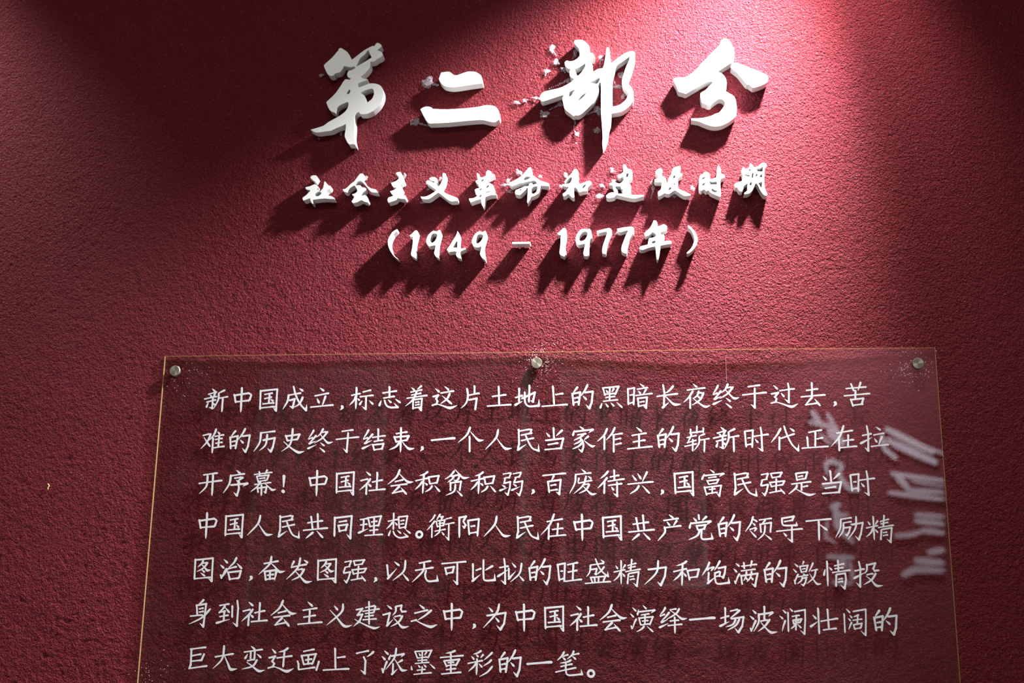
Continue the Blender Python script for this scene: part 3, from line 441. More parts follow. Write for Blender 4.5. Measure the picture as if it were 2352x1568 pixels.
GLYPH = '''新|-76,207 39,-19 10,-8 11,-18 12,1 6,-2 6,-5 3,-6 0,-6 -6,-10 -6,-4 -7,-1 2,-9 -1,-7 -22,-32 1,-2 12,3 21,0 9,-7 2,-6 -1,-6 -6,-9 -4,-3 -12,1 -33,-5 -4,-2 1,-28 18,6 15,1 9,-4 6,-8 0,-9 -9,-11 -6,-2 -9,2 -18,-3 -5,-1 -1,-3 0,-24 3,-3 27,-14 6,-7 3,1 16,38 8,24 6,24 2,30 -3,45 3,30 4,4 6,2 12,10 69,41 9,4 9,1 6,-2 6,-4 3,-5 2,-6 0,-6 -7,-9 -4,-2 -75,-29 -12,-3 -2,-2 5,-30 0,-39 3,-3 30,4 51,10 45,12 18,-1 5,-4 4,-6 1,-6 -1,-4 -7,-8 -5,-3 -12,1 -24,-2 -21,-2 -15,-3 5,-24 -2,-51 0,-114 -4,-42 -8,-16 -3,-1 -4,2 -8,18 -4,45 1,120 -2,51 -1,6 -3,1 -24,-5 -9,-5 -9,0 -5,-24 -6,-15 -17,-39 -20,-36 -36,-56 -3,0 -2,2 -1,3 17,48 -14,7 -9,11 -1,0 -2,-6 1,-27 4,-33 -2,-6 -3,-6 -9,-4 -12,3 -55,34 0,3 4,1 40,-1 3,15 -1,84 -66,-17 -15,-7 -6,1 -8,5 -5,9 1,6 3,3 6,2 88,22 2,3 0,30 -3,2 -3,0 -57,-12 -51,-12 -9,-5 -9,2 -6,4 -4,6 0,9 7,4 106,23 -6,9 -5,18 -1,9 2,3 3,1 9,-3 19,-10 7,-9 4,-10 12,4 2,12 14,39 -1,1 -54,-15 -24,-8 -9,-7 -6,1 -8,4 -4,3 -3,6 1,6 2,3 6,3 36,9 45,15 14,6 1,3 -12,11 -27,38 -1,2 1,4 3,1|-133,-38 4,-4 -3,-30 -9,-42 -10,-14 -6,-2 -6,1 -9,6 -3,6 -1,6 2,15 20,36 16,21
中|-21,220 9,-5 5,-11 4,-33 0,-57 87,13 12,4 9,1 9,-4 6,-6 15,-9 15,-11 14,-18 3,-9 -25,-90 -4,-5 -9,-4 -9,-9 -9,-3 -9,2 -69,-2 -34,-3 2,-78 -4,-72 -8,-30 -4,-2 -3,2 -3,3 -8,33 -6,75 -1,66 -60,-7 -10,-8 -5,-2 -9,2 -6,3 -10,15 -6,36 -12,48 -13,39 2,13 3,4 6,2 9,0 12,-9 96,14 1,3 -2,63 1,18 -3,9 1,6 3,6 7,6 4,2|104,93 -8,1 -84,-11 -15,-3 1,-89 2,-4 90,13 19,0 25,78 -2,3 -21,11|-38,75 -88,-12 5,-27 10,-42 6,-16 57,3 12,3 0,82
国|144,205 6,-2 7,-4 4,-6 2,-9 -3,-9 0,-15 0,-249 4,-102 -3,-9 -5,-4 -9,-1 -9,3 -6,4 -19,28 -23,39 -69,-3 -126,-12 -6,-4 -11,1 -3,-15 -4,-6 -6,-1 -9,4 -4,6 -6,30 0,72 -4,126 -4,75 1,12 -3,12 2,6 6,6 6,2 6,-1 9,-5 33,5 231,22 9,4|130,169 -1,1 -6,0 -225,-22 -24,-1 -3,-2 0,-84 4,-126 3,-57 2,-2 129,12 81,12 27,-2 12,-12|57,136 9,-3 7,-6 2,-9 -3,-6 -6,-7 -6,-3 -12,2 -12,-1 -7,0 -1,-3 2,-9 -1,-27 13,2 12,-2 7,-6 3,-9 -2,-6 -11,-11 -6,0 -9,2 -6,-1 -3,-2 0,-36 1,-36 2,-2 3,0 45,7 21,-1 6,-2 5,-5 3,-6 -2,-9 -6,-7 -6,-3 -15,3 -54,-1 -96,-9 -12,-2 -6,-3 -6,0 -6,3 -7,7 -2,6 1,6 5,3 12,2 84,7 -2,9 3,36 0,27 -1,2 -39,-9 -15,-8 -6,2 -9,5 -3,5 -2,6 3,6 8,3 30,6 33,9 2,9 -2,27 -2,9 -1,1 -30,-5 -15,-3 -6,-5 -6,-1 -6,2 -9,7 -3,7 1,6 3,3 8,2 45,7 30,6 39,11|42,22 36,-16 8,-5 7,-9 2,-6 0,-9 -4,-6 -10,-6 -15,8 -6,5 -24,38 0,6|128,-122 -2,1 -6,-8 -6,-4 -6,0 -6,3 -6,-1 3,-1 6,-6 21,-14 2,9
成|-42,222 9,-9 7,-18 29,-98 3,-1 60,15 21,0 6,-4 5,-5 2,-6 -1,-6 -12,-13 -6,-2 -9,2 -9,-1 -48,-5 -1,-2 29,-63 32,-56 3,-1 5,12 18,54 12,18 7,4 6,0 6,-3 6,-6 3,-10 -5,-24 -21,-48 -17,-30 13,-18 25,-27 44,-39 21,66 4,0 1,-3 6,-57 3,-45 -3,-9 -6,-6 -8,-2 -6,1 -12,7 -78,81 -24,28 -15,-13 -21,-12 -60,-23 -3,-13 -3,-4 -6,-4 -6,-1 -9,2 -27,20 -24,20 -6,6 0,1 3,3 43,-7 7,24 13,78 -51,-14 -9,-1 -6,1 -6,4 -6,9 -3,-4 -9,-25 -12,-24 -29,-48 -40,-51 -3,-2 -4,2 -1,3 16,39 10,24 25,48 12,33 6,33 1,51 6,24 7,5 15,-2 42,6 48,9 -17,57 -16,63 0,6 4,6 8,2|66,178 42,-14 13,-8 8,-10 4,-8 -1,-9 -3,-5 -6,-3 -9,-1 -9,3 -12,8 -36,40 0,6 3,2|-16,63 -2,3 -3,0 -45,-8 -43,-10 1,-18 -4,-45 1,-3 9,5 69,20 6,5 6,2 12,-2 10,-9 4,-6 1,-9 -6,-11 -2,-10 -15,-87 -1,-26 62,47 10,10 6,8 -21,33 -23,42
立|-42,174 51,-23 6,-4 12,-15 3,-6 0,-9 -3,-6 -6,-3 -6,-1 -15,5 -9,5 -26,30 -19,24 0,3 3,2|102,93 6,-2 5,-4 3,-6 1,-6 -3,-6 -6,-8 -6,-3 -12,1 -78,-10 -114,-23 -9,-2 -9,-5 -6,0 -9,5 -7,9 0,6 4,5 18,6 45,7 72,14 78,20|54,42 9,-4 6,-8 2,-6 -1,-15 -42,-111 -13,-24 3,-3 18,2 111,15 45,0 9,-4 5,-10 -1,-6 -7,-9 -9,-5 -6,1 -6,3 -21,-3 -117,-6 -114,-11 -99,-9 -9,-5 -9,1 -12,10 -2,6 1,6 4,3 6,2 195,18 2,4 3,33 27,114 4,8 6,10 6,3|-90,-7 21,-23 21,-27 6,-9 4,-21 -3,-6 -4,-4 -9,-2 -8,3 -17,18 -7,21 -10,45 0,4 3,2
，|7,43 11,-7 7,-9 3,-9 3,-18 -1,-6 -4,-9 -3,-3 -49,-26 -4,2 -1,3 1,3 17,39 -8,15 -1,9 2,6 4,6 8,4 6,1
标|-96,202 7,-3 4,-6 4,-21 2,-18 -2,-63 30,8 15,0 6,-2 5,-3 4,-6 1,-6 -2,-6 -11,-10 -6,-1 -9,2 -15,-2 -15,-2 -3,-2 0,-162 -4,-57 -7,-24 -4,-4 -5,4 -8,30 -4,63 -1,57 -24,-30 -27,-26 -39,-28 -5,3 0,3 20,30 31,39 14,21 9,21 10,33 13,21 -2,2 -21,-4 -24,-6 -6,-4 -6,-1 -6,2 -9,6 -3,5 0,7 3,4 9,3 33,6 31,7 1,3 -2,78 1,15 -2,6 0,6 3,6 7,5|147,157 9,-4 4,-5 2,-6 -2,-9 -10,-9 -6,-1 -9,1 -42,-6 -57,-15 -9,-6 -6,1 -6,3 -8,8 0,9 5,5 81,19 39,14|195,67 8,-6 3,-9 -2,-6 -6,-7 -6,-3 -6,-1 -6,3 -93,-7 2,-15 2,-162 4,-42 -2,-7 -6,-6 -6,-1 -9,1 -9,5 -21,21 -32,35 -1,3 3,1 45,-19 2,3 1,12 -1,165 -2,2 -24,-2 -45,-7 -6,-3 -6,-1 -13,8 -4,6 0,6 5,5 18,4 111,12 75,13|-66,1 24,-6 9,-8 4,-7 1,-6 -1,-6 -4,-7 -6,-3 -9,1 -7,3 -7,6 -11,27 1,5|135,-35 51,-31 11,-8 11,-18 0,-9 -4,-6 -6,-3 -6,0 -15,8 -6,4 -23,30 -19,27 -2,3 2,4|9,-34 4,-4 0,-3 -7,-27 -15,-37 -12,-12 -6,-2 -9,2 -7,7 -4,9 5,18 27,31 19,17 2,1
志|-11,193 6,-4 4,-6 5,-15 0,-63 9,0 69,16 27,-1 6,-3 5,-6 2,-6 -2,-6 -8,-10 -6,-3 -12,2 -72,-7 -17,-3 2,-36 2,-21 1,-4 45,11 21,0 6,-2 6,-6 3,-8 -1,-6 -8,-9 -6,-3 -6,0 -6,1 -54,-4 -3,-1 -3,-5 -6,-3 -6,0 -9,5 -3,0 -63,-12 -9,-4 -9,0 -9,5 -5,6 -1,6 3,7 15,5 39,4 30,6 3,1 2,37 -2,26 -30,-4 -45,-8 -15,-5 -6,1 -11,8 -3,6 1,6 4,5 18,4 86,12 0,27 -4,42 -2,6 1,6 8,12 7,2|97,-29 33,-15 43,-22 18,-21 2,-9 -3,-7 -6,-4 -6,-1 -21,8 -6,4 -33,32 -26,28 -1,3 1,3|-23,-41 39,-21 11,-10 7,-12 1,-6 -2,-6 -5,-6 -6,-2 -9,1 -9,4 -7,6 -14,21 -13,24 0,3 1,3|-86,-45 9,-6 4,-9 16,-48 8,-15 12,-15 14,-10 24,-9 27,-5 45,1 30,4 3,1 -34,51 1,4 3,-1 46,-33 32,-26 5,-7 2,-6 0,-6 -3,-6 -7,-6 -9,-1 -45,1 -39,-2 -27,0 -33,6 -30,12 -20,14 -13,12 -12,18 -10,21 -13,42 -3,15 2,6 3,3 6,1|-146,-55 3,-5 -2,-30 -8,-45 -3,-9 -8,-12 -6,-3 -9,1 -8,5 -5,9 -1,6 4,21 19,35 15,22 3,4 3,2
着|77,225 9,-7 4,-6 1,-9 -3,-6 -56,-39 -21,-8 -3,1 -1,4 1,3 11,18 39,42 10,7|-85,185 33,-16 12,-8 9,-15 1,-6 -3,-6 2,-2 42,9 54,16 21,0 6,-3 5,-5 1,-6 -2,-6 -4,-6 -6,-4 -12,0 -60,-9 -6,-30 3,-1 42,12 15,1 6,-2 6,-5 4,-7 -1,-6 -7,-9 -5,-3 -12,1 -12,-1 -48,-7 -11,-26 5,-1 45,7 102,18 36,2 6,-3 5,-5 2,-6 -2,-6 -5,-7 -6,-4 -6,1 -6,2 -18,-4 -96,-9 -72,-10 -4,-2 -9,-15 4,-1 102,14 18,5 11,-3 7,-8 3,-10 -4,-12 -7,-135 1,-54 -2,-7 -6,-6 -9,-1 -12,5 -18,24 -18,27 -51,-5 -9,-4 -6,0 -9,5 0,-8 -6,-10 -9,-2 -9,4 -5,11 -2,12 1,33 -1,63 -2,15 -25,-24 -20,-16 -66,-42 -3,1 -2,3 86,84 22,27 16,24 -2,2 -81,-12 -6,-4 -6,0 -6,2 -6,6 -3,6 1,6 8,4 114,16 3,3 7,16 1,3 -2,3 -27,-7 -6,-3 -6,-2 -6,2 -6,4 -4,6 -1,6 2,4 9,4 55,10 2,2 6,19 6,12 -3,1 -3,0 -30,-6 -30,-8 -9,-5 -9,2 -8,7 -2,9 4,5 12,4 48,9 -1,3 -11,5 -7,7 -24,33 -4,6 0,3 2,2 3,0|77,-25 -3,2 -99,-14 -15,-1 -2,-2 -2,-36 1,-57 1,-15 2,-6 63,6 30,7 9,0 6,-3 3,2|47,-49 9,-9 2,-9 -3,-6 -11,-7 -6,-1 -9,4 -6,0 -21,-3 -9,-6 -6,0 -9,5 -5,8 0,6 5,5 36,6 24,9|44,-91 9,-5 4,-4 2,-6 -2,-9 -10,-8 -6,-1 -9,3 -9,0 -21,-3 -6,-5 -6,-2 -6,2 -6,5 -4,6 0,6 4,5 39,8 21,8
这|4,195 50,-27 10,-8 12,-19 0,-9 -3,-6 -6,-3 -9,0 -15,7 -5,5 -27,33 -17,24 1,4 3,2|-161,163 57,-31 9,-7 10,-14 3,-6 -1,-9 -3,-5 -6,-3 -9,1 -14,7 -8,6 -42,54 -2,3 1,3|154,129 4,-3 4,-6 1,-9 -9,-12 -6,-3 -12,1 -66,-6 -87,-14 -30,-6 -3,-3 -6,-1 -6,1 -9,5 -5,8 0,6 2,4 15,5 120,19 63,15 24,1|91,84 6,-5 4,-7 -5,-27 -21,-45 -20,-27 40,-30 31,-33 4,-6 2,-6 -2,-6 -2,-3 -7,-3 -6,0 -18,11 -30,21 -33,33 -48,-31 -51,-25 -3,1 -1,5 7,7 34,32 39,33 -57,60 -1,3 3,3 3,-1 69,-47 9,12 9,18 15,42 4,6 11,15 6,2|-110,63 9,-3 6,-6 3,-6 2,-9 -5,-9 -6,-4 -3,-4 -22,-40 11,-21 8,-9 4,-9 -1,-9 -4,-6 -2,-12 -7,-15 3,-3 94,-24 60,-19 27,-5 51,1 93,20 6,1 3,-4 -50,-36 -22,-13 -30,-13 -21,-4 -21,4 -18,5 -69,33 -105,40 -6,-3 -9,-6 -18,1 -30,-8 -9,-3 -3,-4 -6,-3 -6,0 -9,3 -4,4 -3,6 -1,6 2,4 3,2 45,14 26,13 1,3 0,15 3,12 -1,9 -11,18 -9,10 -4,11 3,9 7,6 8,12 -2,2 -30,-9 -12,-2 -6,1 -8,5 -4,6 -1,6 2,6 3,3 11,5 66,18 9,7
片|70,213 9,-8 5,-13 -2,-36 1,-57 2,-18 39,10 21,1 6,-3 6,-6 3,-8 -2,-6 -8,-9 -5,-3 -6,0 -6,2 -48,-5 -90,-18 -3,-3 -6,-2 -12,4 -1,-2 -7,-54 2,-2 21,5 93,18 9,3 9,5 12,-1 6,-4 5,-6 3,-9 0,-6 -5,-10 -17,-158 -6,-24 -7,-5 -9,1 -8,7 -3,9 0,21 18,141 -1,6 -87,-17 -21,-3 -6,0 -6,4 -4,4 -2,5 -7,-23 -9,-24 -10,-18 -10,-15 -11,-12 -16,-13 -54,-38 -3,1 -2,2 1,3 43,45 24,30 11,21 11,33 7,33 4,45 -2,33 -10,54 -3,36 2,6 4,5 9,0 9,-5 3,-6 12,-39 7,-57 2,-2 75,14 2,3 2,39 -1,48 -5,36 5,12 3,3 6,2
土|-12,180 6,-4 5,-6 5,-27 3,-114 2,-3 9,2 63,12 24,0 6,-1 5,-4 5,-9 -1,-6 -2,-3 -7,-8 -6,-3 -12,2 -66,-4 -19,-2 2,-63 5,-60 -1,-18 1,-1 24,1 114,11 42,-1 6,-2 6,-5 2,-6 -1,-6 -7,-10 -9,-3 -6,0 -6,4 -21,-3 -114,-3 -222,-13 -9,-4 -9,1 -10,7 -4,9 2,6 9,4 183,11 1,3 -6,24 0,60 -2,51 -2,2 -30,-3 -45,-7 -9,-5 -6,2 -9,5 -5,6 -1,6 3,6 9,3 94,12 -2,45 -5,75 0,12 -2,9 1,6 7,8 6,2
地|41,193 6,-3 6,-9 3,-24 -4,-57 -1,-57 2,-1 59,28 7,7 6,2 9,-1 9,-6 5,-8 2,-9 -7,-15 -17,-84 -8,-57 -2,-6 -3,-5 -9,-4 -9,1 -6,3 -20,17 -13,15 -1,3 4,2 24,0 12,43 13,60 -1,2 -57,-27 -2,-26 0,-60 -7,-24 -3,-4 -9,0 -7,4 -3,6 -3,12 -3,15 5,54 0,6 -1,2 -41,-20 1,-36 3,-21 3,-15 8,-21 11,-16 12,-9 18,-8 18,-4 21,0 39,3 69,12 18,88 3,6 4,-3 13,-108 -2,-12 -6,-8 -6,-2 -54,-1 -78,-6 -33,3 -27,9 -18,11 -9,8 -9,11 -11,17 -10,24 -4,18 -5,46 -27,-10 -9,3 -8,9 0,9 4,6 40,21 1,72 2,9 3,3 6,2 6,-1 6,-4 4,-6 3,-21 0,-33 1,-6 40,18 2,3 3,75 0,66 -2,9 2,6 7,7 6,2|-136,145 9,-3 5,-6 6,-24 -3,-54 0,-45 4,0 24,10 9,0 6,-2 6,-4 4,-10 -2,-9 -11,-10 -6,-1 -9,1 -25,-5 2,-72 -1,-6 3,-2 41,14 3,-3 -17,-15 -87,-62 -12,-4 -15,0 -9,5 -5,10 1,9 8,9 8,6 54,21 -7,24 3,51 -2,6 -3,0 -18,-7 -6,-5 -6,-2 -9,3 -6,3 -4,5 -2,6 2,6 4,2 49,16 1,63 -4,66 3,6 5,6
上|-27,181 8,-9 6,-30 2,-69 8,-117 7,-69 -3,-27 2,-3 30,2 126,13 48,0 9,-5 5,-10 -2,-6 -9,-10 -9,-1 -12,3 -21,-3 -123,-3 -45,-3 -189,-13 -12,-5 -9,3 -9,8 -2,6 2,6 9,4 183,12 8,2 -4,6 -7,30 -2,63 -9,126 -6,63 0,12 -3,9 2,9 6,7 6,2|135,59 10,-7 3,-6 0,-6 -3,-6 -13,-9 -6,0 -9,3 -24,-1 -51,-7 -9,-2 -3,-3 -6,-2 -6,1 -9,5 -5,9 0,6 2,3 9,4 30,3 36,6 42,10
的|81,216 9,-4 7,-9 1,-6 -4,-18 -22,-45 -29,-45 2,-1 105,13 15,5 9,-2 6,-4 6,-7 2,-7 -1,-9 -3,-6 -16,-156 -1,-9 2,-9 -1,-6 -7,-9 -10,-24 -22,-67 -6,-5 -9,-2 -9,3 -6,5 -22,30 -26,45 3,2 48,-35 13,24 17,39 1,12 3,6 16,150 -2,4 -87,-11 -21,-1 -9,3 -6,6 -18,-21 -36,-36 -5,-4 -16,-129 -6,-24 -6,-3 -6,0 -6,2 -5,4 -3,9 1,27 -1,3 -13,5 -27,-3 -6,-6 -9,0 -2,-2 2,-21 -3,-12 -3,-4 -4,-2 -5,0 -6,3 -6,6 -7,15 -2,45 -8,78 -9,54 0,6 5,9 6,4 6,0 6,-2 7,1 4,3 -3,3 0,3 10,25 43,68 11,8 9,0 9,-6 5,-8 0,-9 -3,-9 -56,-60 -16,-12 1,-2 6,1 81,16 12,6 9,-1 10,-8 6,-12 -1,-6 -5,-12 -3,-24 0,-6 2,0 17,33 37,60 17,36 17,42 11,15|-57,53 -3,3 -3,0 -89,-18 2,-45 9,-76 12,0 21,4 27,9 6,1 2,2 5,39 -1,4 -12,-8 -6,0 -9,5 -3,0 -15,-4 -6,-5 -6,-1 -14,6 -5,6 0,6 4,6 3,2 33,7 18,8 6,1 6,-2 7,-7 2,-3|9,14 45,-27 11,-9 9,-18 -1,-9 -4,-5 -6,-2 -6,0 -15,8 -6,5 -33,51 0,3 2,3
黑|128,193 9,-3 6,-6 3,-9 -1,-6 -9,-12 -41,-96 -14,-24 -4,-2 -6,-1 -6,3 -6,6 -9,2 -12,1 -45,-2 -1,-1 -1,-6 -1,-21 3,-3 51,10 15,0 9,-5 4,-5 1,-6 -2,-5 -6,-6 -6,-3 -18,2 -48,-3 -2,-3 -1,-36 33,3 60,10 24,0 9,-4 4,-6 0,-6 -5,-9 -8,-4 -9,2 -78,-4 -75,-7 -54,-7 -9,-4 -6,2 -5,4 -4,3 -2,6 2,6 3,2 21,3 73,7 -3,18 1,18 -2,2 -30,-4 -6,-4 -6,0 -9,6 -5,9 3,6 8,3 48,5 2,31 -2,2 -6,0 -36,-4 -7,-4 -4,-9 -7,-3 -6,1 -7,5 -6,12 -5,24 -11,45 -13,39 -1,6 4,10 6,3 33,3 216,19 9,4|106,160 -5,1 -54,-4 13,-12 2,-9 -1,-6 -29,-37 -15,-12 -3,0 -3,4 4,21 17,42 6,6 -6,1 -36,-3 -1,-1 2,-18 -4,-39 0,-29 51,8 23,0|-34,148 -3,1 -75,-5 -2,-2 4,-21 13,-51 3,-9 3,-3 42,3 15,3 1,36|-79,122 15,-11 17,-14 5,-9 1,-6 0,-6 -5,-6 -6,-3 -9,2 -6,4 -7,9 -6,15 -5,21 2,3|95,-88 79,-58 17,-24 1,-6 -4,-7 -6,-3 -6,1 -24,16 -62,77 2,4|-1,-94 48,-34 10,-18 0,-6 -4,-6 -6,-3 -6,1 -9,5 -10,9 -30,48 1,4 3,1|-145,-98 2,-3 -4,-27 -10,-45 -11,-18 -7,-2 -6,1 -6,4 -5,9 5,24 21,36 15,21 3,1|-88,-104 18,-15 24,-24 5,-9 2,-9 -1,-6 -3,-4 -6,-3 -9,2 -10,8 -7,9 -19,48 1,3 2,1
暗|5,214 24,-10 33,-17 10,-12 2,-6 0,-6 -3,-6 -9,-4 -15,6 -6,3 -39,46 -1,3 1,3|128,161 9,-7 2,-9 -8,-12 -6,-2 -12,1 -54,-5 -84,-14 -9,-5 -9,3 -6,6 -2,4 0,6 2,3 9,3 96,15 51,13|-88,158 9,-7 4,-6 1,-6 -5,-15 -11,-240 -5,-27 -2,-4 -6,-2 -9,3 -6,9 -2,18 -10,4 -21,-4 -9,-7 -6,0 -9,6 -2,-2 -5,-18 -5,-4 -6,1 -6,4 -3,5 -6,24 2,60 -2,87 -4,96 1,3 9,6 9,-1 84,13 12,5|101,127 7,-3 6,-6 3,-9 -1,-6 -39,-49 -13,-11 28,2 81,14 27,1 9,-5 4,-6 0,-6 -7,-10 -6,-3 -12,2 -90,-7 -60,-7 -90,-12 -6,-4 -9,2 -9,9 -1,6 1,3 3,2 6,2 117,14 2,3 7,24 26,51 7,8 3,2|-106,127 -69,-9 -6,-2 -1,-1 2,-171 2,-45 3,-2 30,7 27,11 7,101 -1,1 -6,-2 -15,1 -27,-4 -7,4 -4,9 2,6 3,2 21,3 18,6 6,0 10,-5 1,3|-22,95 36,-26 7,-14 -1,-6 -3,-7 -6,-3 -9,1 -6,4 -9,8 -16,39 1,3 3,2|122,-2 9,-8 3,-10 -4,-9 -1,-12 -12,-114 -1,-45 -3,-9 -6,-5 -6,0 -12,5 -16,21 -17,27 -39,-6 -9,-5 -6,1 -9,6 -4,-11 -5,-5 -9,0 -6,4 -6,10 -2,6 0,33 -5,57 -7,39 1,6 4,6 6,4 12,-2 123,14 9,1 9,4|101,-32 -119,-12 0,-36 8,-73 2,4 4,1 45,6 33,9 9,0 6,-3 2,2|65,-71 9,-4 4,-5 2,-6 -3,-9 -9,-7 -6,-1 -9,4 -9,0 -24,-4 -12,-6 -9,3 -7,8 -1,6 2,4 3,2 36,6 27,9|71,-161 -9,0 3,-1 3,-2 15,-7 2,1 1,6 -9,0
长|-91,205 9,-4 6,-8 4,-21 15,-93 5,-9 1,-9 2,-2 24,24 35,32 19,24 27,37 9,7 6,2 9,-2 6,-5 3,-6 1,-6 -6,-15 -31,-36 -24,-23 -39,-27 -39,-17 -6,4 -1,-21 1,-2 3,0 57,8 102,17 36,2 6,-2 6,-5 3,-9 -2,-6 -5,-6 -8,-5 -6,0 -6,3 -15,-3 -93,-8 -63,-8 -6,-2 0,-1 40,-42 45,-42 20,-17 18,-12 9,-5 30,-9 81,-4 3,-3 0,-3 -45,-20 -27,-7 -18,-2 -12,1 -15,4 -24,16 -21,21 -54,64 -42,54 -7,-135 1,-2 62,38 2,0 3,-3 -46,-53 -36,-39 -6,-4 -15,-5 -9,1 -6,5 -4,11 1,6 5,9 7,8 16,10 -4,9 -2,24 8,120 -3,3 -81,-12 -4,-3 -5,-2 -6,1 -9,6 -3,4 -2,6 2,6 9,4 104,14 2,33 -3,12 1,12 -14,90 -3,24 3,6 3,3
夜|-51,209 54,-30 11,-18 1,-6 -3,-6 -6,-4 -6,0 -15,6 -5,4 -36,48 -1,3 1,3|135,155 9,-4 3,-5 1,-6 -7,-12 -6,-3 -12,3 -12,-3 -87,-7 -159,-21 -9,-4 -9,2 -7,6 -3,6 1,6 9,5 156,19 99,17|-63,99 6,-3 4,-4 3,-6 0,-6 -9,-21 -40,-57 4,-9 3,-15 -4,-54 -1,-66 1,-51 -6,-14 -3,-2 -6,-1 -6,2 -5,6 -5,18 3,48 2,72 -2,33 -2,1 -21,-21 -24,-20 -36,-23 -6,-6 -5,3 1,3 10,12 48,54 20,24 16,24 35,60 16,17|39,96 6,-4 3,-6 0,-18 21,7 9,-1 9,-6 4,-12 2,-1 9,14 3,2 6,1 9,-5 4,-5 1,-6 -9,-33 -14,-30 -14,-27 -13,-18 -10,-12 -17,-15 -20,-15 41,-30 26,-15 22,-10 21,-6 12,-1 48,5 17,0 3,-3 -2,-3 -30,-21 -15,-8 -21,-7 -15,-1 -9,1 -15,7 -30,19 -72,60 -21,-11 -48,-22 -15,-8 -3,0 -2,3 5,6 15,12 48,36 1,3 -54,54 -3,6 2,3 6,-1 2,1 32,24 13,12 8,12 6,12 17,51 9,11 6,1|88,47 -1,2 -12,-7 -6,1 -9,4 -21,-2 -16,-31 -1,-3 20,-12 6,-5 7,-10 2,-9 13,24|13,-4 -1,3 -18,-15 -15,-8 -29,-10 56,-44 25,20 18,21 -13,1 -7,5 -8,9
终|42,208 9,-7 4,-9 -4,-18 -12,-24 0,-3 24,5 21,8 9,-2 6,-5 3,-4 9,7 6,3 6,-1 6,-4 5,-10 -1,-6 -16,-28 -35,-44 -21,-24 47,-46 12,-10 12,-7 15,-5 12,-1 57,2 4,-2 -1,-4 -30,-21 -21,-10 -18,-3 -18,2 -15,9 -17,15 -55,67 -33,-24 -36,-21 -75,-33 -3,1 0,5 57,41 39,25 15,12 18,17 -24,33 -6,5 -21,-17 -42,-23 -4,2 -2,6 -36,-42 -40,-39 1,-1 3,0 69,17 3,-2 0,-3 -96,-56 -6,-2 -12,0 -6,2 -5,3 -5,9 2,9 8,9 9,6 17,24 29,33 -13,3 -9,-2 -24,-7 -7,-6 -5,-1 -6,1 -9,5 -3,7 0,6 3,4 9,2 -3,2 0,4 15,33 23,39 28,62 8,7 4,3 6,0 6,-3 6,-6 2,-6 -3,-18 -28,-45 -21,-30 -13,-15 -24,-24 6,0 21,7 27,13 9,-1 9,-9 3,0 24,36 10,8 5,3 11,-3 7,-9 1,-9 -9,-18 2,-1 42,45 13,16 13,24 19,48 6,9 9,10|76,129 -7,1 -21,-3 -3,-4 -6,-2 -6,1 -6,4 -3,-1 -17,-26 32,-35 16,20 27,39 2,3|9,-38 51,-25 9,-6 11,-12 3,-6 1,-6 -3,-6 -6,-4 -6,-1 -15,6 -9,7 -43,49 0,3 1,3|-63,-71 3,-1 2,-3 -2,-1 -120,-72 -9,-4 -18,-1 -7,3 -5,6 -2,6 2,6 15,14|0,-123 48,-27 30,-20 18,-22 0,-9 -3,-5 -6,-3 -6,1 -25,13 -64,69 0,3 2,3
于|93,201 6,-6 2,-9 -2,-6 -6,-6 -6,-4 -12,2 -54,-3 -78,-10 -21,-4 -12,-5 -12,6 -4,3 -3,6 0,6 2,3 14,4 102,13 60,13 18,-1|9,151 7,-4 5,-9 1,-18 -1,-58 126,18 12,0 33,0 8,-5 3,-9 -2,-6 -5,-6 -7,-5 -6,0 -9,3 -18,-3 -114,-8 -22,-2 -7,-174 2,-54 -3,-10 -6,-4 -6,-1 -9,3 -8,6 -50,66 1,3 3,0 42,-26 2,2 2,27 6,156 -1,3 -162,-18 -9,-4 -6,1 -9,5 -3,4 -2,6 2,6 9,4 180,19 2,4 2,63 3,18 5,6
过|76,209 5,-4 4,-6 3,-12 9,-66 6,-8 42,8 24,0 9,-4 3,-5 1,-6 -1,-5 -6,-7 -6,-3 -12,1 -54,-4 -5,-3 -8,-153 1,-54 -5,-9 -4,-2 -6,-1 -9,3 -6,5 -53,61 0,3 2,1 6,-3 39,-21 3,-1 4,30 7,138 -5,2 -63,-9 -48,-7 -4,-4 -5,-1 -6,2 -8,5 -4,9 3,6 3,2 15,3 57,7 65,9 -1,9 1,12 -8,57 -1,18 3,6 4,2|-158,167 51,-33 7,-7 10,-18 -1,-6 -3,-6 -7,-2 -6,1 -12,6 -9,8 -37,53 1,5 3,1|-89,62 9,-5 5,-8 2,-9 -1,-6 -3,-3 -9,-6 -41,-54 0,-3 10,-12 7,-6 4,-6 2,-6 -1,-6 -5,-7 -11,-23 6,-9 98,-28 72,-25 39,-8 27,0 15,2 81,29 4,-3 -1,-3 -39,-36 -15,-12 -24,-14 -24,-6 -21,3 -21,6 -90,42 -105,42 -8,-7 -4,-1 -12,2 -39,-9 -9,-3 -9,-6 -12,3 -6,5 -3,6 2,6 4,3 48,13 18,8 3,3 -1,6 9,30 -11,14 -11,10 -3,6 0,6 2,6 9,6 25,33 -70,-11 -6,1 -6,5 -4,8 2,6 5,4 15,4 81,16 6,2 6,4|-41,39 21,-16 24,-22 7,-18 0,-6 -4,-6 -6,-2 -9,2 -16,12 -14,27 -10,24 1,3 3,2
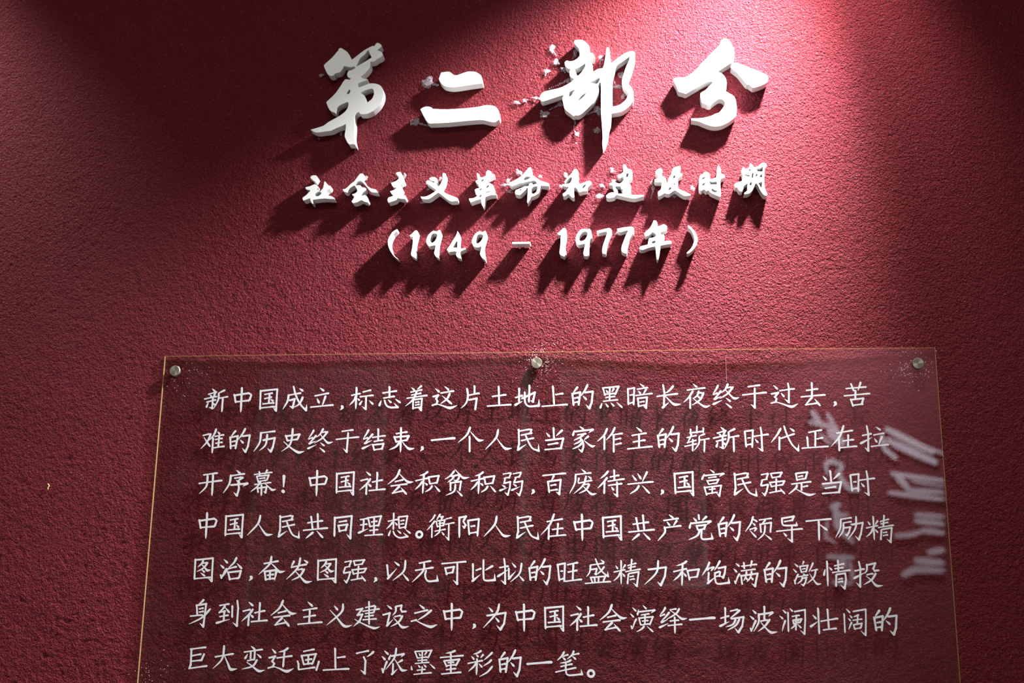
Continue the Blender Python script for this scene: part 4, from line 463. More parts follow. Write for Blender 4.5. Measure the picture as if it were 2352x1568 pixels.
去|-12,201 8,-3 5,-6 4,-18 -4,-54 0,-30 56,12 18,0 6,-2 6,-4 4,-9 -1,-6 -3,-3 -6,-6 -6,-3 -15,2 -60,-5 -2,-36 1,-42 1,-3 36,3 111,14 36,0 9,0 6,-4 5,-7 0,-6 -8,-10 -6,-4 -6,0 -9,4 -18,-4 -108,-5 -56,-5 6,-9 0,-6 -7,-15 -81,-82 -10,-8 25,2 63,10 57,13 1,2 -26,51 -1,3 2,2 3,0 33,-33 43,-47 14,-30 -1,-9 -8,-5 -6,0 -6,3 -21,20 -6,9 -6,4 -60,-5 -102,-15 -9,-2 -6,-4 -9,1 -10,9 -3,6 2,6 13,6 16,27 73,93 -13,0 -126,-12 -9,-5 -9,3 -6,5 -4,6 -1,6 2,3 9,3 159,15 -1,12 4,48 0,18 -3,1 -42,-7 -9,-1 -9,-5 -6,2 -9,5 -3,5 -1,6 1,4 3,2 12,4 66,8 2,3 1,45 -1,54 2,6 5,6
苦|71,206 6,-3 4,-6 2,-6 0,-9 -2,-9 -21,-45 2,-2 54,6 33,0 6,-3 4,-4 2,-6 0,-6 -9,-10 -6,-2 -12,3 -15,-2 -72,-4 -8,-15 -16,-24 -3,-2 -4,2 -1,3 5,34 -66,-4 9,-24 3,-1 6,5 9,1 7,-5 5,-6 2,-15 -5,-44 6,0 39,3 120,16 45,1 6,-2 4,-4 3,-6 0,-6 -7,-10 -6,-3 -6,0 -9,3 -21,-4 -114,-6 -60,-5 -2,-2 -1,-9 0,-37 96,12 9,4 6,0 6,-2 7,-7 3,-6 1,-9 -7,-12 -20,-63 6,-9 1,-9 -9,-11 -6,-2 -12,2 -39,-2 -57,-7 -30,-5 -5,-8 -4,-4 -6,-1 -6,1 -8,7 -5,9 -6,30 -10,39 -10,27 0,12 3,6 6,4 9,-1 9,-4 48,6 -3,16 4,30 -1,2 -6,-1 -135,-13 -9,-4 -6,0 -10,7 -4,6 0,6 5,5 6,1 162,15 2,24 1,23 -3,1 -6,-2 -6,1 -9,6 -6,10 -6,25 -3,3 -72,-7 -12,-5 -6,2 -9,6 -4,6 1,6 3,4 9,2 84,7 1,2 -7,21 -12,30 1,12 5,5 6,1 6,-1 6,-3 7,-11 8,-30 6,-21 3,-3 78,8 3,3 21,69 9,12 6,2|75,-88 -1,1 -6,0 -150,-17 -1,-2 1,-9 15,-54 6,-1 45,5 33,5 36,8 1,1
难|42,214 9,-5 4,-8 0,-6 -4,-24 -14,-39 -11,-24 -10,-18 -18,-24 0,-3 5,-3 5,-6 5,-21 -1,-57 1,-84 2,-2 3,3 12,2 52,6 -2,12 4,39 -18,-3 -6,-5 -6,0 -12,6 -5,5 -1,6 3,6 3,2 42,7 1,42 -1,2 -21,-4 -6,-1 -6,-5 -6,0 -12,6 -5,5 -1,6 3,6 3,2 51,8 1,5 -2,24 -2,3 -3,0 -30,-7 -6,-4 -6,-1 -6,2 -8,4 -5,9 1,6 3,3 9,3 73,12 -1,3 -6,2 -6,4 -11,12 -14,33 1,6 3,1 15,-7 21,-13 10,-11 4,-9 -1,-9 -4,-6 -8,-3 5,-1 6,1 45,12 18,-1 8,-8 2,-6 0,-6 -7,-9 -5,-3 -7,0 -6,1 -39,-3 -9,-1 -2,-3 3,-15 0,-12 2,0 24,6 12,0 9,-6 3,-6 1,-6 -1,-6 -12,-10 -6,0 -9,3 -24,-2 -2,-3 -1,-36 3,-3 31,9 11,0 6,-2 4,-4 4,-6 1,-6 -1,-6 -11,-9 -6,-1 -9,3 -24,-2 -9,-2 0,-46 3,-3 60,12 21,1 7,-4 5,-6 2,-9 -2,-5 -6,-7 -6,-2 -12,1 -54,-3 -90,-13 -9,-5 -9,3 -9,8 -1,-31 -4,-45 -7,-15 -3,-2 -3,1 -4,4 -6,15 -6,51 0,126 -2,61 -6,-3 -36,-31 -3,-1 -6,2 -16,-28 26,-30 21,-36 3,-9 -4,-8 -9,-3 -11,5 -28,30 -15,23 -3,1 -19,-21 -26,-26 -54,-46 -3,1 -2,2 0,3 9,12 37,48 27,33 15,21 -2,6 -42,69 -3,6 2,3 4,0 54,-57 3,1 10,23 22,63 -2,3 -9,2 -27,-3 -45,-10 -6,-1 -6,-5 -6,-1 -9,4 -6,5 -3,6 1,6 5,4 66,15 39,13 12,-1 12,-7 3,3 6,2 9,-3 6,-8 1,-9 -7,-30 -20,-51 2,-1 40,58 12,21 13,33 16,55 9,15 6,4
历|164,190 9,-5 3,-4 2,-6 -2,-8 -6,-7 -6,-4 -6,-1 -9,2 -78,-5 -78,-8 -54,-8 1,-27 -2,-66 -6,-42 -8,-27 -9,-21 -12,-21 -27,-39 -55,-63 -5,-6 -3,1 -2,5 10,18 59,102 10,21 8,24 4,18 3,36 -2,69 2,21 -4,9 2,6 9,8 6,2 12,-3 45,4 84,11 78,14|38,131 7,-4 5,-9 2,-36 -1,-24 2,-3 99,19 6,4 6,2 9,-2 6,-3 6,-7 3,-7 0,-9 -5,-12 -18,-120 -1,-9 2,-12 -3,-6 -5,-5 -2,-4 -24,-66 -4,-5 -6,-3 -12,1 -12,7 -43,57 -6,9 0,3 4,0 48,-28 3,1 22,42 2,15 5,9 16,111 -3,2 -96,-18 -2,-2 -6,-39 -5,-21 -8,-21 -12,-21 -24,-25 -18,-14 -45,-27 -15,-11 -3,1 -2,4 11,13 63,63 12,17 7,15 8,30 3,30 -24,-4 -21,-1 -6,3 -4,5 -3,6 -1,6 3,6 5,3 51,12 1,45 6,30 4,6 4,2
史|-21,218 6,-4 4,-9 4,-48 -1,-45 89,12 9,4 6,1 9,-3 6,-5 6,-9 2,-9 -2,-6 -6,-6 -21,-54 -9,-15 -16,-15 -8,-2 -9,3 -42,-2 -28,-5 -7,-30 -7,-21 -12,-24 -11,-15 5,-4 57,-38 39,-21 33,-15 30,-9 12,-2 15,0 54,5 12,0 2,-3 0,-3 -11,-6 -30,-20 -15,-7 -18,-6 -24,-2 -15,2 -21,9 -45,29 -96,74 -24,-20 -21,-13 -60,-34 -15,-10 -4,1 -1,3 5,6 63,51 27,24 8,9 -76,72 -2,3 1,5 3,2 6,-2 81,-64 3,1 3,4 12,22 6,17 5,24 -2,2 -15,-2 -9,-5 -9,0 -9,-4 -9,1 -8,5 -6,9 -7,21 -15,39 -10,15 -3,9 1,9 4,6 8,3 9,-1 9,-6 81,12 1,1 -1,54 6,48 6,8 6,1|72,88 -6,1 -76,-10 -1,-3 -6,-48 14,2 48,11 9,0 2,2 3,12|-46,73 -5,1 -63,-8 -1,-2 15,-36 7,-10 42,5
结|74,191 9,-7 5,-17 -1,-45 2,-57 78,15 21,0 6,-1 6,-4 4,-7 0,-6 -7,-11 -6,-3 -12,2 -63,-5 -27,-4 3,-45 6,0 39,10 18,-1 8,-6 3,-9 -1,-6 -10,-10 -6,-2 -9,2 -39,-2 -51,-8 -24,-5 -9,-4 -6,0 -9,5 -5,6 -2,6 4,6 9,3 54,9 -4,12 1,35 -60,-9 -15,-5 -6,1 -9,7 -4,7 1,5 3,4 12,3 51,6 27,5 -1,61 -5,57 3,6 6,6 6,2|-94,179 9,-5 5,-10 -2,-15 -4,-9 -20,-36 -21,-30 -19,-24 -23,-21 3,-3 9,3 18,6 27,13 6,0 6,-3 9,-12 46,62 17,12 9,0 9,-6 4,-9 -1,-6 -8,-15 -76,-80 -22,-19 1,-2 3,0 78,19 3,-2 0,-3 -9,-5 -90,-53 -9,-4 -15,0 -6,2 -7,6 -3,9 1,6 11,12 14,6 19,30 13,18 -12,4 -6,-2 -24,-7 -5,-1 -6,-6 -7,-1 -9,3 -5,4 -3,6 0,6 2,3 4,3 2,3 -2,3 13,30 32,57 20,51 12,11|170,-52 7,-3 6,-6 3,-6 1,-9 -6,-12 -14,-54 -1,-6 2,-6 0,-6 -10,-11 -6,-2 -12,3 -33,-1 -51,-6 -15,-3 -9,-5 -6,-6 -6,-2 -9,3 -7,6 -4,6 -6,24 -13,42 -10,21 -2,12 6,6 9,3 12,-4 156,17 9,5|-34,-77 3,-2 -1,-3 -5,-3 -123,-75 -9,-3 -21,-2 -9,5 -4,6 -1,6 2,6 12,12 9,5 141,46 3,0|148,-88 -2,1 -6,-1 -129,-13 -4,-2 13,-42 3,-9 3,-3 33,2 42,7 33,8
束|-25,216 9,-4 6,-9 5,-36 -1,-33 2,-4 60,14 9,1 12,0 6,-2 6,-5 3,-7 -1,-9 -9,-9 -5,-3 -12,2 -51,-4 -20,-4 -1,-30 2,-6 103,11 6,3 6,1 9,-3 6,-4 5,-8 2,-6 -1,-9 -8,-9 -19,-42 -12,-20 -9,-8 -6,-2 -15,2 -59,-5 8,-2 47,-52 28,-24 21,-14 12,-6 27,-8 66,-5 4,-3 0,-3 -1,-2 -33,-17 -21,-8 -24,-3 -9,1 -9,3 -12,6 -21,17 -45,53 -20,28 -19,30 -1,6 -2,3 -4,-3 1,-78 -4,-72 -8,-31 -3,-1 -3,1 -3,4 -8,30 -5,75 0,24 -2,3 -35,-39 -16,-13 -18,-11 -45,-19 -57,-13 -4,2 -1,3 2,3 42,24 30,15 27,17 23,25 24,36 6,6 -2,2 -10,-5 -8,1 -6,-6 -6,-2 -9,1 -9,6 -4,6 -8,24 -15,36 -9,17 -3,13 4,9 8,4 9,-2 9,-4 82,8 0,24 0,9 -1,2 -42,-8 -9,-5 -6,0 -15,8 -4,9 2,6 5,3 69,12 -2,45 2,18 -3,9 1,6 2,4 6,6|84,44 -88,-7 -2,-5 1,-39 16,2 48,11 9,1 3,4 2,9|-39,32 -4,1 -67,-7 19,-44 51,5 2,6
一|189,35 6,-1 8,-5 4,-6 2,-6 -2,-9 -6,-9 -9,-5 -6,0 -12,3 -12,-2 -114,-5 -216,-20 -12,-6 -9,2 -12,6 -6,6 -2,6 3,9 4,3 10,2 231,22 111,16
个|-12,215 7,-7 3,-9 -7,-33 -24,-57 -15,-27 -13,-18 -32,-33 -36,-29 -84,-56 -3,0 -2,4 8,9 48,49 37,32 23,25 12,14 14,21 8,15 8,18 16,51 13,24 4,6 3,2 6,1|-9,137 94,-94 33,-27 29,-14 12,-2 54,-5 4,-3 1,-3 -35,-19 -24,-8 -24,0 -12,4 -9,6 -24,21 -71,89 -35,48 1,6|-24,62 8,-4 5,-6 5,-27 -1,-54 1,-60 1,-45 3,-54 0,-9 -5,-15 -2,-3 -6,-2 -9,2 -5,6 -6,18 -1,9 1,54 -2,105 -4,60 -2,9 2,6 5,7 6,3
人|-8,174 6,-6 3,-6 -3,-51 -6,-33 -6,-21 -18,-37 7,-2 51,-63 40,-45 16,-17 18,-15 27,-12 9,-2 78,-4 6,-1 2,-3 -1,-3 -49,-22 -27,-7 -18,0 -12,1 -15,7 -21,16 -21,26 -56,81 -37,61 -16,-22 -20,-24 -50,-51 -25,-24 -72,-63 -3,1 -1,2 0,3 18,24 44,54 64,72 32,45 11,21 7,21 6,27 4,30 10,39 3,3 6,3
当|-14,195 7,-4 5,-6 5,-18 -1,-39 2,-45 5,-63 -2,-12 3,-3 66,7 54,6 9,4 6,1 12,-4 8,-11 1,-6 0,-6 -6,-9 -29,-120 -6,-15 5,-9 0,-6 -9,-11 -6,-3 -12,3 -93,-4 -144,-13 -12,-4 -6,1 -10,7 -4,9 2,6 9,4 162,13 87,12 2,1 4,24 26,102 -2,3 -234,-25 -30,-2 -10,3 -7,9 0,9 3,3 5,3 30,4 96,11 3,0 2,3 -7,18 1,39 -3,72 -6,45 7,13 6,3|124,155 6,-1 6,-3 4,-5 3,-6 -1,-9 -8,-12 -70,-55 -33,-19 -3,1 -3,4 18,27 63,69 9,6|-134,102 24,-16 30,-23 9,-19 0,-6 -3,-7 -6,-3 -9,0 -15,9 -5,4 -29,54 -1,3 1,3|58,-57 9,-7 3,-6 0,-6 -9,-11 -6,-4 -12,2 -45,-3 -78,-13 -18,-7 -6,2 -8,4 -6,9 2,8 9,4 93,15 51,13
家|-63,219 27,-11 30,-14 12,-15 2,-6 1,-9 87,8 54,10 9,-3 7,-6 4,-9 0,-9 -2,-5 -6,-5 -36,-19 -42,-20 -3,4 27,33 -3,1 -237,-25 -18,1 -2,-1 -4,-39 -3,-9 -6,-13 -6,-2 -6,0 -9,5 -4,7 -2,6 2,18 15,36 16,27 3,1 3,-2 3,-8 131,15 -8,6 -42,45 -1,3 1,3 3,1|33,110 7,-3 5,-6 2,-6 -2,-7 -9,-8 -3,-2 -12,2 -7,0 -14,-21 -44,-33 23,-20 15,-25 9,-27 5,-33 2,-36 -3,-27 -25,-72 -6,-5 -6,0 -12,4 -23,25 -28,36 3,3 45,-24 3,0 12,21 8,21 3,27 -1,24 -1,4 -36,-33 -30,-19 -48,-20 -51,-12 -3,1 0,5 9,6 33,20 33,16 21,14 23,21 28,33 13,9 -1,6 -3,3 -33,-23 -33,-16 -24,-9 -33,-8 -6,-1 -4,3 1,4 28,20 35,19 15,10 15,13 16,18 -13,12 -48,-19 -45,-12 -5,1 -1,3 6,5 33,22 54,29 21,15 16,16 -4,1 -24,-4 -15,-3 -6,-4 -6,0 -9,4 -6,6 -2,6 3,6 11,4 72,10 42,10|78,66 9,-6 4,-7 1,-9 -4,-6 -4,-5 -51,-31 -21,-8 -4,2 -2,3 1,3 12,18 41,41 9,5|9,-12 81,-60 27,-16 30,-10 42,0 3,-5 -18,-20 -15,-10 -12,-3 -9,-1 -15,5 -24,17 -72,69 -25,27 0,6 4,1
作|86,213 6,-6 3,-6 -6,-25 -21,-43 -23,-37 2,-3 30,4 54,9 54,12 12,0 6,-2 6,-5 4,-9 -4,-8 -6,-6 -6,-3 -12,2 -45,-3 -51,-8 -15,-3 0,-1 3,-24 -2,-33 2,-3 6,4 39,7 36,12 9,2 6,-2 6,-4 5,-7 1,-6 -3,-7 -12,-9 -6,0 -9,3 -15,-1 -30,-6 -12,-7 -6,0 -9,4 -6,7 -3,-2 -1,-129 2,-60 -6,-21 -4,-4 -6,-1 -6,2 -5,6 -6,27 3,63 1,105 -2,75 -2,6 -7,5 -3,4 -48,-49 -48,-38 -3,3 0,3 35,48 27,33 24,33 18,33 18,45 11,18 8,8 6,0|-43,196 6,-5 5,-8 -7,-30 -22,-48 -23,-36 6,-12 3,-18 -3,-48 -1,-45 -1,-45 2,-48 -7,-20 -3,-3 -6,-1 -6,3 -5,6 -6,21 3,45 1,84 -2,55 -48,-40 -51,-34 -3,1 -2,3 11,14 34,37 34,33 17,18 11,15 12,21 11,27 12,33 11,18 4,6 4,2|179,-45 10,-6 3,-6 1,-6 -2,-6 -12,-9 -6,-1 -9,3 -15,-1 -33,-7 -15,-7 -12,4 -3,3 -4,6 0,6 5,6 53,11 27,10
主|-53,188 66,-37 9,-7 16,-20 1,-9 -4,-6 -7,-4 -6,1 -18,9 -9,6 -51,60 -2,3 1,3|106,97 8,-6 2,-9 -3,-6 -10,-9 -18,0 -66,-6 -24,-5 7,-10 3,-15 -3,-54 0,-3 2,-3 57,14 18,0 6,0 6,-4 6,-10 -3,-8 -6,-7 -6,-3 -6,-1 -6,2 -69,-7 0,-45 2,-42 34,2 117,16 42,1 10,-4 5,-9 -1,-6 -8,-10 -9,-3 -12,3 -21,-3 -117,-8 -111,-10 -114,-12 -9,-5 -6,1 -10,8 -3,6 0,6 4,4 6,2 120,11 53,7 -4,12 3,45 -1,28 -57,-10 -9,-4 -6,-1 -6,1 -9,6 -3,10 3,7 12,3 75,12 2,2 0,30 -3,45 4,9 -3,1 -30,-4 -48,-9 -6,-4 -6,-1 -12,7 -3,4 -2,6 2,6 18,6 54,7 69,12 69,15 24,1
崭|8,220 8,-7 3,-9 -7,-69 2,-6 78,10 3,29 -2,9 1,6 7,8 9,1 9,-6 4,-9 -7,-48 0,-21 -3,-5 -6,-3 -10,2 -8,10 -75,-9 -3,-1 -3,-7 -6,-3 -9,2 -6,6 -76,-10 0,-3 9,-3 6,-6 1,-6 -2,-15 2,-1 48,15 12,1 6,-2 5,-4 3,-9 -5,-10 -6,-4 -9,1 -9,-1 -60,-11 -33,-56 -12,-18 3,0 48,14 2,1 -1,21 5,6 6,4 9,-2 5,-5 3,-6 1,-9 21,8 12,1 9,-3 5,-6 0,-9 -8,-10 -12,0 -18,-3 -9,-2 -2,-3 -2,-24 1,-6 24,7 18,2 9,-4 3,-5 1,-6 -5,-9 -5,-4 -12,0 -30,-5 -6,-3 -3,-87 -6,-12 -3,-2 -6,0 -6,4 -3,4 -4,15 5,48 1,24 -2,3 -96,-22 -9,-5 -6,0 -6,4 -4,5 -1,6 2,4 6,3 105,24 10,2 2,2 2,28 -2,5 -54,-15 -15,-7 -9,2 -6,6 -2,6 2,4 12,5 2,3 7,20 20,46 -2,1 -15,-4 -6,-4 -6,-1 -6,2 -6,6 -2,9 3,3 8,3 42,9 3,6 10,24 -7,4 -6,5 -6,18 2,6 5,6 3,33 -3,12 5,10 6,3 6,0 7,-4 5,-6 1,-9 -3,-18 -1,-19 72,9 1,1 2,6 3,30 1,24 -1,24 6,9 6,2|128,95 6,-5 4,-9 -1,-7 -6,-5 -85,-27 3,-6 4,-41 78,12 51,12 12,0 6,-2 5,-5 2,-6 -1,-6 -5,-6 -4,-3 -15,1 -30,-2 -15,-2 -7,-3 7,-9 2,-15 -5,-42 -5,-93 -6,-30 -5,-12 -2,-4 -3,-1 -4,2 -6,12 -1,9 -1,30 7,93 1,51 3,6 -2,1 -42,-7 -9,-5 -6,1 -3,-2 -1,-18 -5,-21 -6,-15 -8,-15 -14,-21 -20,-24 -42,-42 -3,0 -3,3 5,9 52,78 12,27 6,27 1,18 -2,45 5,24 2,3 18,14 60,30 12,4
时|73,204 8,-8 4,-15 9,-81 5,-12 -2,-10 3,0 66,13 21,0 9,-4 4,-5 2,-6 -3,-7 -6,-6 -6,-3 -15,1 -69,-6 -6,-1 -1,-2 1,-180 4,-63 -3,-9 -7,-4 -6,-1 -13,5 -57,57 1,3 2,0 46,-20 2,2 2,36 -1,162 0,9 -3,1 -87,-13 -12,-5 -6,1 -6,4 -2,-3 -10,-144 -5,-24 -4,-6 -9,-1 -6,3 -3,4 -2,6 -1,30 -3,2 -3,-3 -6,-1 -12,5 -12,-2 -9,-2 -9,-6 -12,4 -2,-3 0,-9 -4,-18 -4,-3 -5,-1 -8,4 -4,6 -7,24 0,51 -5,99 -8,72 2,8 6,6 9,6 24,5 90,12 6,3 9,1 6,-2 6,-4 5,-8 2,-6 -1,-6 -4,-6 -5,-73 111,15 3,1 0,3 -3,18 2,9 -8,75 -1,18 4,7 6,2|-70,127 -7,1 -90,-11 -3,-2 2,-15 1,-51 5,-93 3,-33 1,-3 36,6 21,8 6,-1 6,-3 3,2|-101,34 6,-5 3,-7 -1,-9 -5,-4 -18,1 -21,-3 -7,3 -4,6 0,6 2,4 3,2 21,3 12,5|-23,5 45,-37 8,-18 0,-6 -5,-7 -6,-2 -9,2 -9,6 -7,7 -23,51 0,4 3,1
代|-5,214 9,-4 6,-8 6,-18 20,-78 17,-48 2,-3 72,29 24,4 8,-3 5,-6 1,-9 -8,-12 -3,-2 -12,-1 -66,-18 -9,-3 -4,-3 30,-69 25,-47 14,-19 18,-21 13,-13 27,-23 3,3 21,69 3,2 2,-2 4,-111 -3,-8 -6,-5 -6,-1 -6,1 -11,7 -60,63 -26,30 -24,39 -19,39 -25,58 -3,0 -69,-24 -12,-7 -6,0 -9,4 -6,7 -5,-47 -5,-84 0,-42 -1,-9 -6,-12 -6,-3 -4,0 -6,2 -5,7 -5,21 5,48 4,69 1,60 -1,6 1,6 9,9 6,1 6,-1 9,-9 3,-15 3,4 15,6 78,26 -24,69 -16,66 -4,24 3,6|85,175 51,-23 12,-8 14,-17 1,-9 -2,-6 -7,-4 -6,0 -15,6 -9,6 -43,49 0,3 1,2|-62,175 6,-1 6,-5 4,-6 0,-6 -10,-27 -30,-48 -33,-45 -46,-54 -53,-49 -3,0 -2,4 17,27 22,33 38,51 22,33 37,69 17,21
正|117,161 8,-6 2,-9 -2,-6 -9,-9 -5,-2 -9,2 -57,-7 -21,-5 6,-9 2,-21 -6,-60 0,-21 -4,-57 -1,-54 -5,-15 2,-2 21,2 120,13 45,0 9,-4 5,-9 -1,-6 -7,-9 -9,-3 -12,4 -21,-3 -123,-5 -114,-8 -120,-9 -9,-5 -9,2 -8,6 -3,9 2,5 3,2 36,5 54,3 3,0 1,3 -7,12 -2,9 1,33 -2,60 -5,42 4,12 7,5 9,-1 6,-4 4,-6 3,-9 2,-99 3,-39 -1,-9 -3,-6 7,-1 91,7 -6,9 -4,18 6,48 5,93 0,60 1,7 -3,1 -33,-6 -33,-8 -9,-5 -6,0 -9,4 -6,4 -2,6 1,6 4,4 15,4 108,20 63,17 21,1|123,38 6,-1 6,-4 5,-10 -2,-9 -12,-10 -6,0 -9,2 -15,-1 -39,-8 -3,-4 -6,-2 -12,3 -8,8 0,9 5,4 48,10 33,12
在|11,214 8,-7 3,-9 -11,-45 -15,-39 3,-2 45,8 69,16 12,2 18,1 6,-2 7,-8 1,-9 -8,-11 -6,-2 -9,1 -81,-10 -63,-10 -6,-4 -18,-39 -25,-39 -3,-54 -2,-93 3,-2 90,8 18,2 1,1 -3,15 6,42 2,28 -51,-7 -6,-4 -6,-1 -6,2 -8,6 -3,9 3,6 8,3 42,5 28,4 3,30 -1,45 3,6 5,6 7,2 6,-1 6,-4 5,-9 2,-15 -7,-54 3,-2 45,10 21,0 9,-5 4,-6 1,-6 -2,-6 -6,-6 -6,-3 -18,2 -48,-3 -5,-2 -4,-84 3,-1 12,1 75,11 30,0 9,-5 4,-6 0,-6 -1,-4 -6,-8 -6,-2 -12,2 -81,-4 -147,-13 -9,-4 -9,2 -3,-2 1,-24 -3,-12 -5,-9 -8,-2 -6,3 -6,5 -4,15 -1,9 4,51 2,87 -1,14 -37,-38 -71,-62 -6,-7 -3,0 -2,3 35,45 80,96 4,6 -1,6 2,6 8,7 6,2 22,42 1,3 -2,1 -33,-6 -6,-4 -6,-1 -6,2 -9,8 -1,6 1,4 3,3 6,3 63,10 23,70 10,21 9,17 6,3
拉|-103,216 6,-4 6,-9 3,-18 12,-96 3,-2 15,5 18,0 8,-6 4,-9 -1,-6 -11,-11 -6,0 -9,1 -18,-2 -2,-3 -2,-51 1,-1 42,18 4,-2 -1,-3 -3,0 -6,-6 -39,-27 -7,-123 0,-63 -3,-9 -5,-4 -6,-1 -9,2 -11,9 -38,63 1,1 3,1 33,-24 1,1 5,42 5,81 -2,3 -78,-50 -24,-6 -6,0 -9,8 -2,9 3,6 16,15 7,4 93,40 4,4 3,57 -1,4 -57,-11 -6,-5 -6,-1 -6,2 -7,5 -4,9 2,7 9,3 63,12 9,2 3,3 1,9 -12,99 -1,18 2,6 3,3 4,1|41,192 51,-23 9,-5 11,-12 3,-6 1,-9 -3,-6 -6,-3 -6,0 -15,6 -5,3 -44,48 -2,3 1,3|161,99 7,-7 1,-9 -8,-12 -6,-3 -12,2 -48,-5 -69,-13 -12,-3 -9,-5 -6,1 -7,5 -5,9 1,6 2,2 9,3 87,16 54,14 15,1|125,45 9,-6 4,-7 0,-6 -3,-15 -48,-90 -15,-21 5,-1 27,3 84,14 30,0 8,-4 5,-9 -1,-6 -6,-8 -3,-3 -6,-1 -9,3 -9,-2 -81,-5 -84,-9 -66,-9 -9,-4 -8,2 -8,6 -3,6 0,6 4,4 6,1 111,13 8,36 36,96 10,13 6,3|8,5 33,-34 8,-11 3,-15 -2,-6 -6,-5 -6,-1 -9,3 -9,8 -5,7 -8,24 -6,27 1,3
开|110,198 7,-6 3,-9 -2,-6 -11,-11 -6,-1 -9,2 -42,-3 -2,-2 3,-6 5,-30 0,-69 93,16 45,2 6,-2 6,-4 3,-6 1,-6 -8,-12 -8,-5 -15,3 -18,-4 -105,-9 3,-144 -4,-60 -8,-25 -3,-1 -3,0 -3,3 -9,29 -5,63 -1,129 -3,2 -59,-8 -6,-39 -7,-21 -10,-18 -13,-18 -16,-18 -21,-20 -66,-50 -3,-2 -3,2 0,4 9,12 63,72 15,19 9,14 8,18 6,24 1,17 -105,-14 -6,-4 -6,-1 -6,2 -9,5 -4,7 1,9 3,3 6,2 127,16 0,21 -4,51 4,36 -1,2 -3,0 -24,-4 -9,-2 -6,-4 -6,0 -6,2 -9,6 -4,9 2,6 5,4 15,3 51,5 72,11 75,15 24,0|19,159 -2,2 -3,0 -63,-8 6,-12 5,-36 0,-60 1,-1 57,7 3,3 -4,75 1,15 -2,9
序|-4,223 21,-9 36,-19 7,-6 9,-12 2,-7 3,-1 33,7 27,-1 6,-4 5,-6 1,-6 -2,-6 -9,-9 -4,-2 -6,-1 -6,2 -84,-8 -57,-8 -48,-9 -15,-7 -1,-45 -5,-36 -6,-27 -9,-24 -19,-36 -30,-45 -55,-66 -4,0 -2,3 5,12 30,57 31,54 18,42 8,39 3,75 7,33 5,4 6,1 9,-4 6,-6 78,11 42,7 3,2 -9,8 -21,25 -18,24 0,3 3,3|83,117 9,-6 12,4 6,0 6,-3 7,-7 3,-6 1,-6 -3,-6 -5,-7 -67,-38 7,-5 7,-7 5,-9 0,-6 -2,-6 -4,-5 -3,-1 75,6 54,10 9,-2 9,-7 6,-10 1,-9 -4,-8 -6,-4 -36,-15 -48,-17 -3,0 -2,2 2,3 21,24 -75,-7 -5,-2 7,-24 3,-18 0,-21 -3,-21 -15,-60 -5,-37 -3,-5 -4,-3 -14,-2 -9,3 -6,5 -20,27 -28,39 3,3 48,-29 2,2 5,12 8,30 8,42 0,27 -8,28 -6,0 -96,-9 -12,0 -6,2 -6,5 -4,7 0,6 4,7 15,5 96,9 3,3 0,9 8,9 -30,30 -2,3 0,4 3,2 3,0 27,-6 11,12 24,21 -17,1 -36,-5 -16,-2 -8,-5 -6,-1 -12,4 -6,5 -3,9 3,7 9,3 63,8 39,11
幕|44,225 6,-2 6,-5 4,-6 1,-6 -1,-6 -13,-21 3,-2 48,8 33,1 9,-5 3,-5 0,-6 -5,-9 -7,-4 -12,3 -15,-3 -72,-6 -3,-1 -15,-15 -3,1 -2,4 0,6 -1,2 -72,-8 -2,-3 5,-11 117,12 12,1 6,3 6,1 6,-2 6,-5 6,-11 -1,-6 -6,-9 -20,-57 -10,-18 -5,-2 -10,2 -5,-8 -9,-6 -12,2 -24,0 -36,-5 -9,-25 9,0 51,7 78,14 33,0 6,-3 4,-9 -1,-6 -4,-6 -5,-4 -6,0 -6,2 -12,-2 -61,-5 52,-40 54,-39 27,-7 48,-1 3,-3 1,-3 -25,-18 -15,-7 -18,-5 -12,1 -15,7 -13,10 -27,30 -23,22 -6,-14 -2,-8 -7,-45 -2,-36 -4,-6 -9,-4 -6,1 -9,5 -25,31 0,3 4,2 18,-4 2,2 5,21 5,34 -57,-7 4,-84 -3,-33 -4,-9 -3,-2 -6,2 -8,15 -5,33 -2,69 -1,3 -2,2 -33,-5 -3,-3 6,-33 5,-15 -2,-9 -6,-4 -6,-1 -6,3 -8,8 -9,51 -7,15 -45,-32 -54,-30 -3,0 -2,2 1,3 40,38 48,40 18,18 13,18 -4,1 -30,-4 -12,-4 -6,2 -6,5 -3,6 1,6 8,5 63,7 3,2 1,4 -10,3 -9,9 -21,66 -12,24 -1,9 4,8 12,7 30,4 3,2 -1,9 -2,2 -60,-8 -6,-4 -6,0 -6,2 -6,6 -3,5 2,6 7,4 75,9 2,2 -2,9 -5,9 0,6 3,9 8,5 9,-3 8,-8 4,-25 84,11 17,47 4,5|60,110 -166,-14 -2,-4 5,-18 18,-47 2,5 4,3 15,2 9,2 12,0 27,4 39,9 9,-1 6,-3 2,2 3,15|17,93 9,-6 3,-10 -1,-6 -11,-8 -6,0 -6,3 -21,0 -42,-6 -12,-5 -9,3 -5,4 -3,6 1,6 4,5 54,6 33,8|22,-22 -5,2 -62,-8 11,-2 9,-7 6,-18 0,-12 3,-1 54,8 17,5|-44,-31 -2,3 -3,0 -12,-2 -13,-19 -24,-30 4,0 45,6 -3,30 2,6
！|-4,156 12,-4 9,-6 6,-8 3,-12 -14,-177 -1,-4 -6,-3 -9,4 -3,6 -19,183 2,9 4,6 7,4|5,-96 9,-5 9,-8 6,-11 2,-9 -1,-9 -4,-9 -8,-6 -10,-3 -15,4 -12,8 -9,12 -3,12 2,12 7,9 12,5
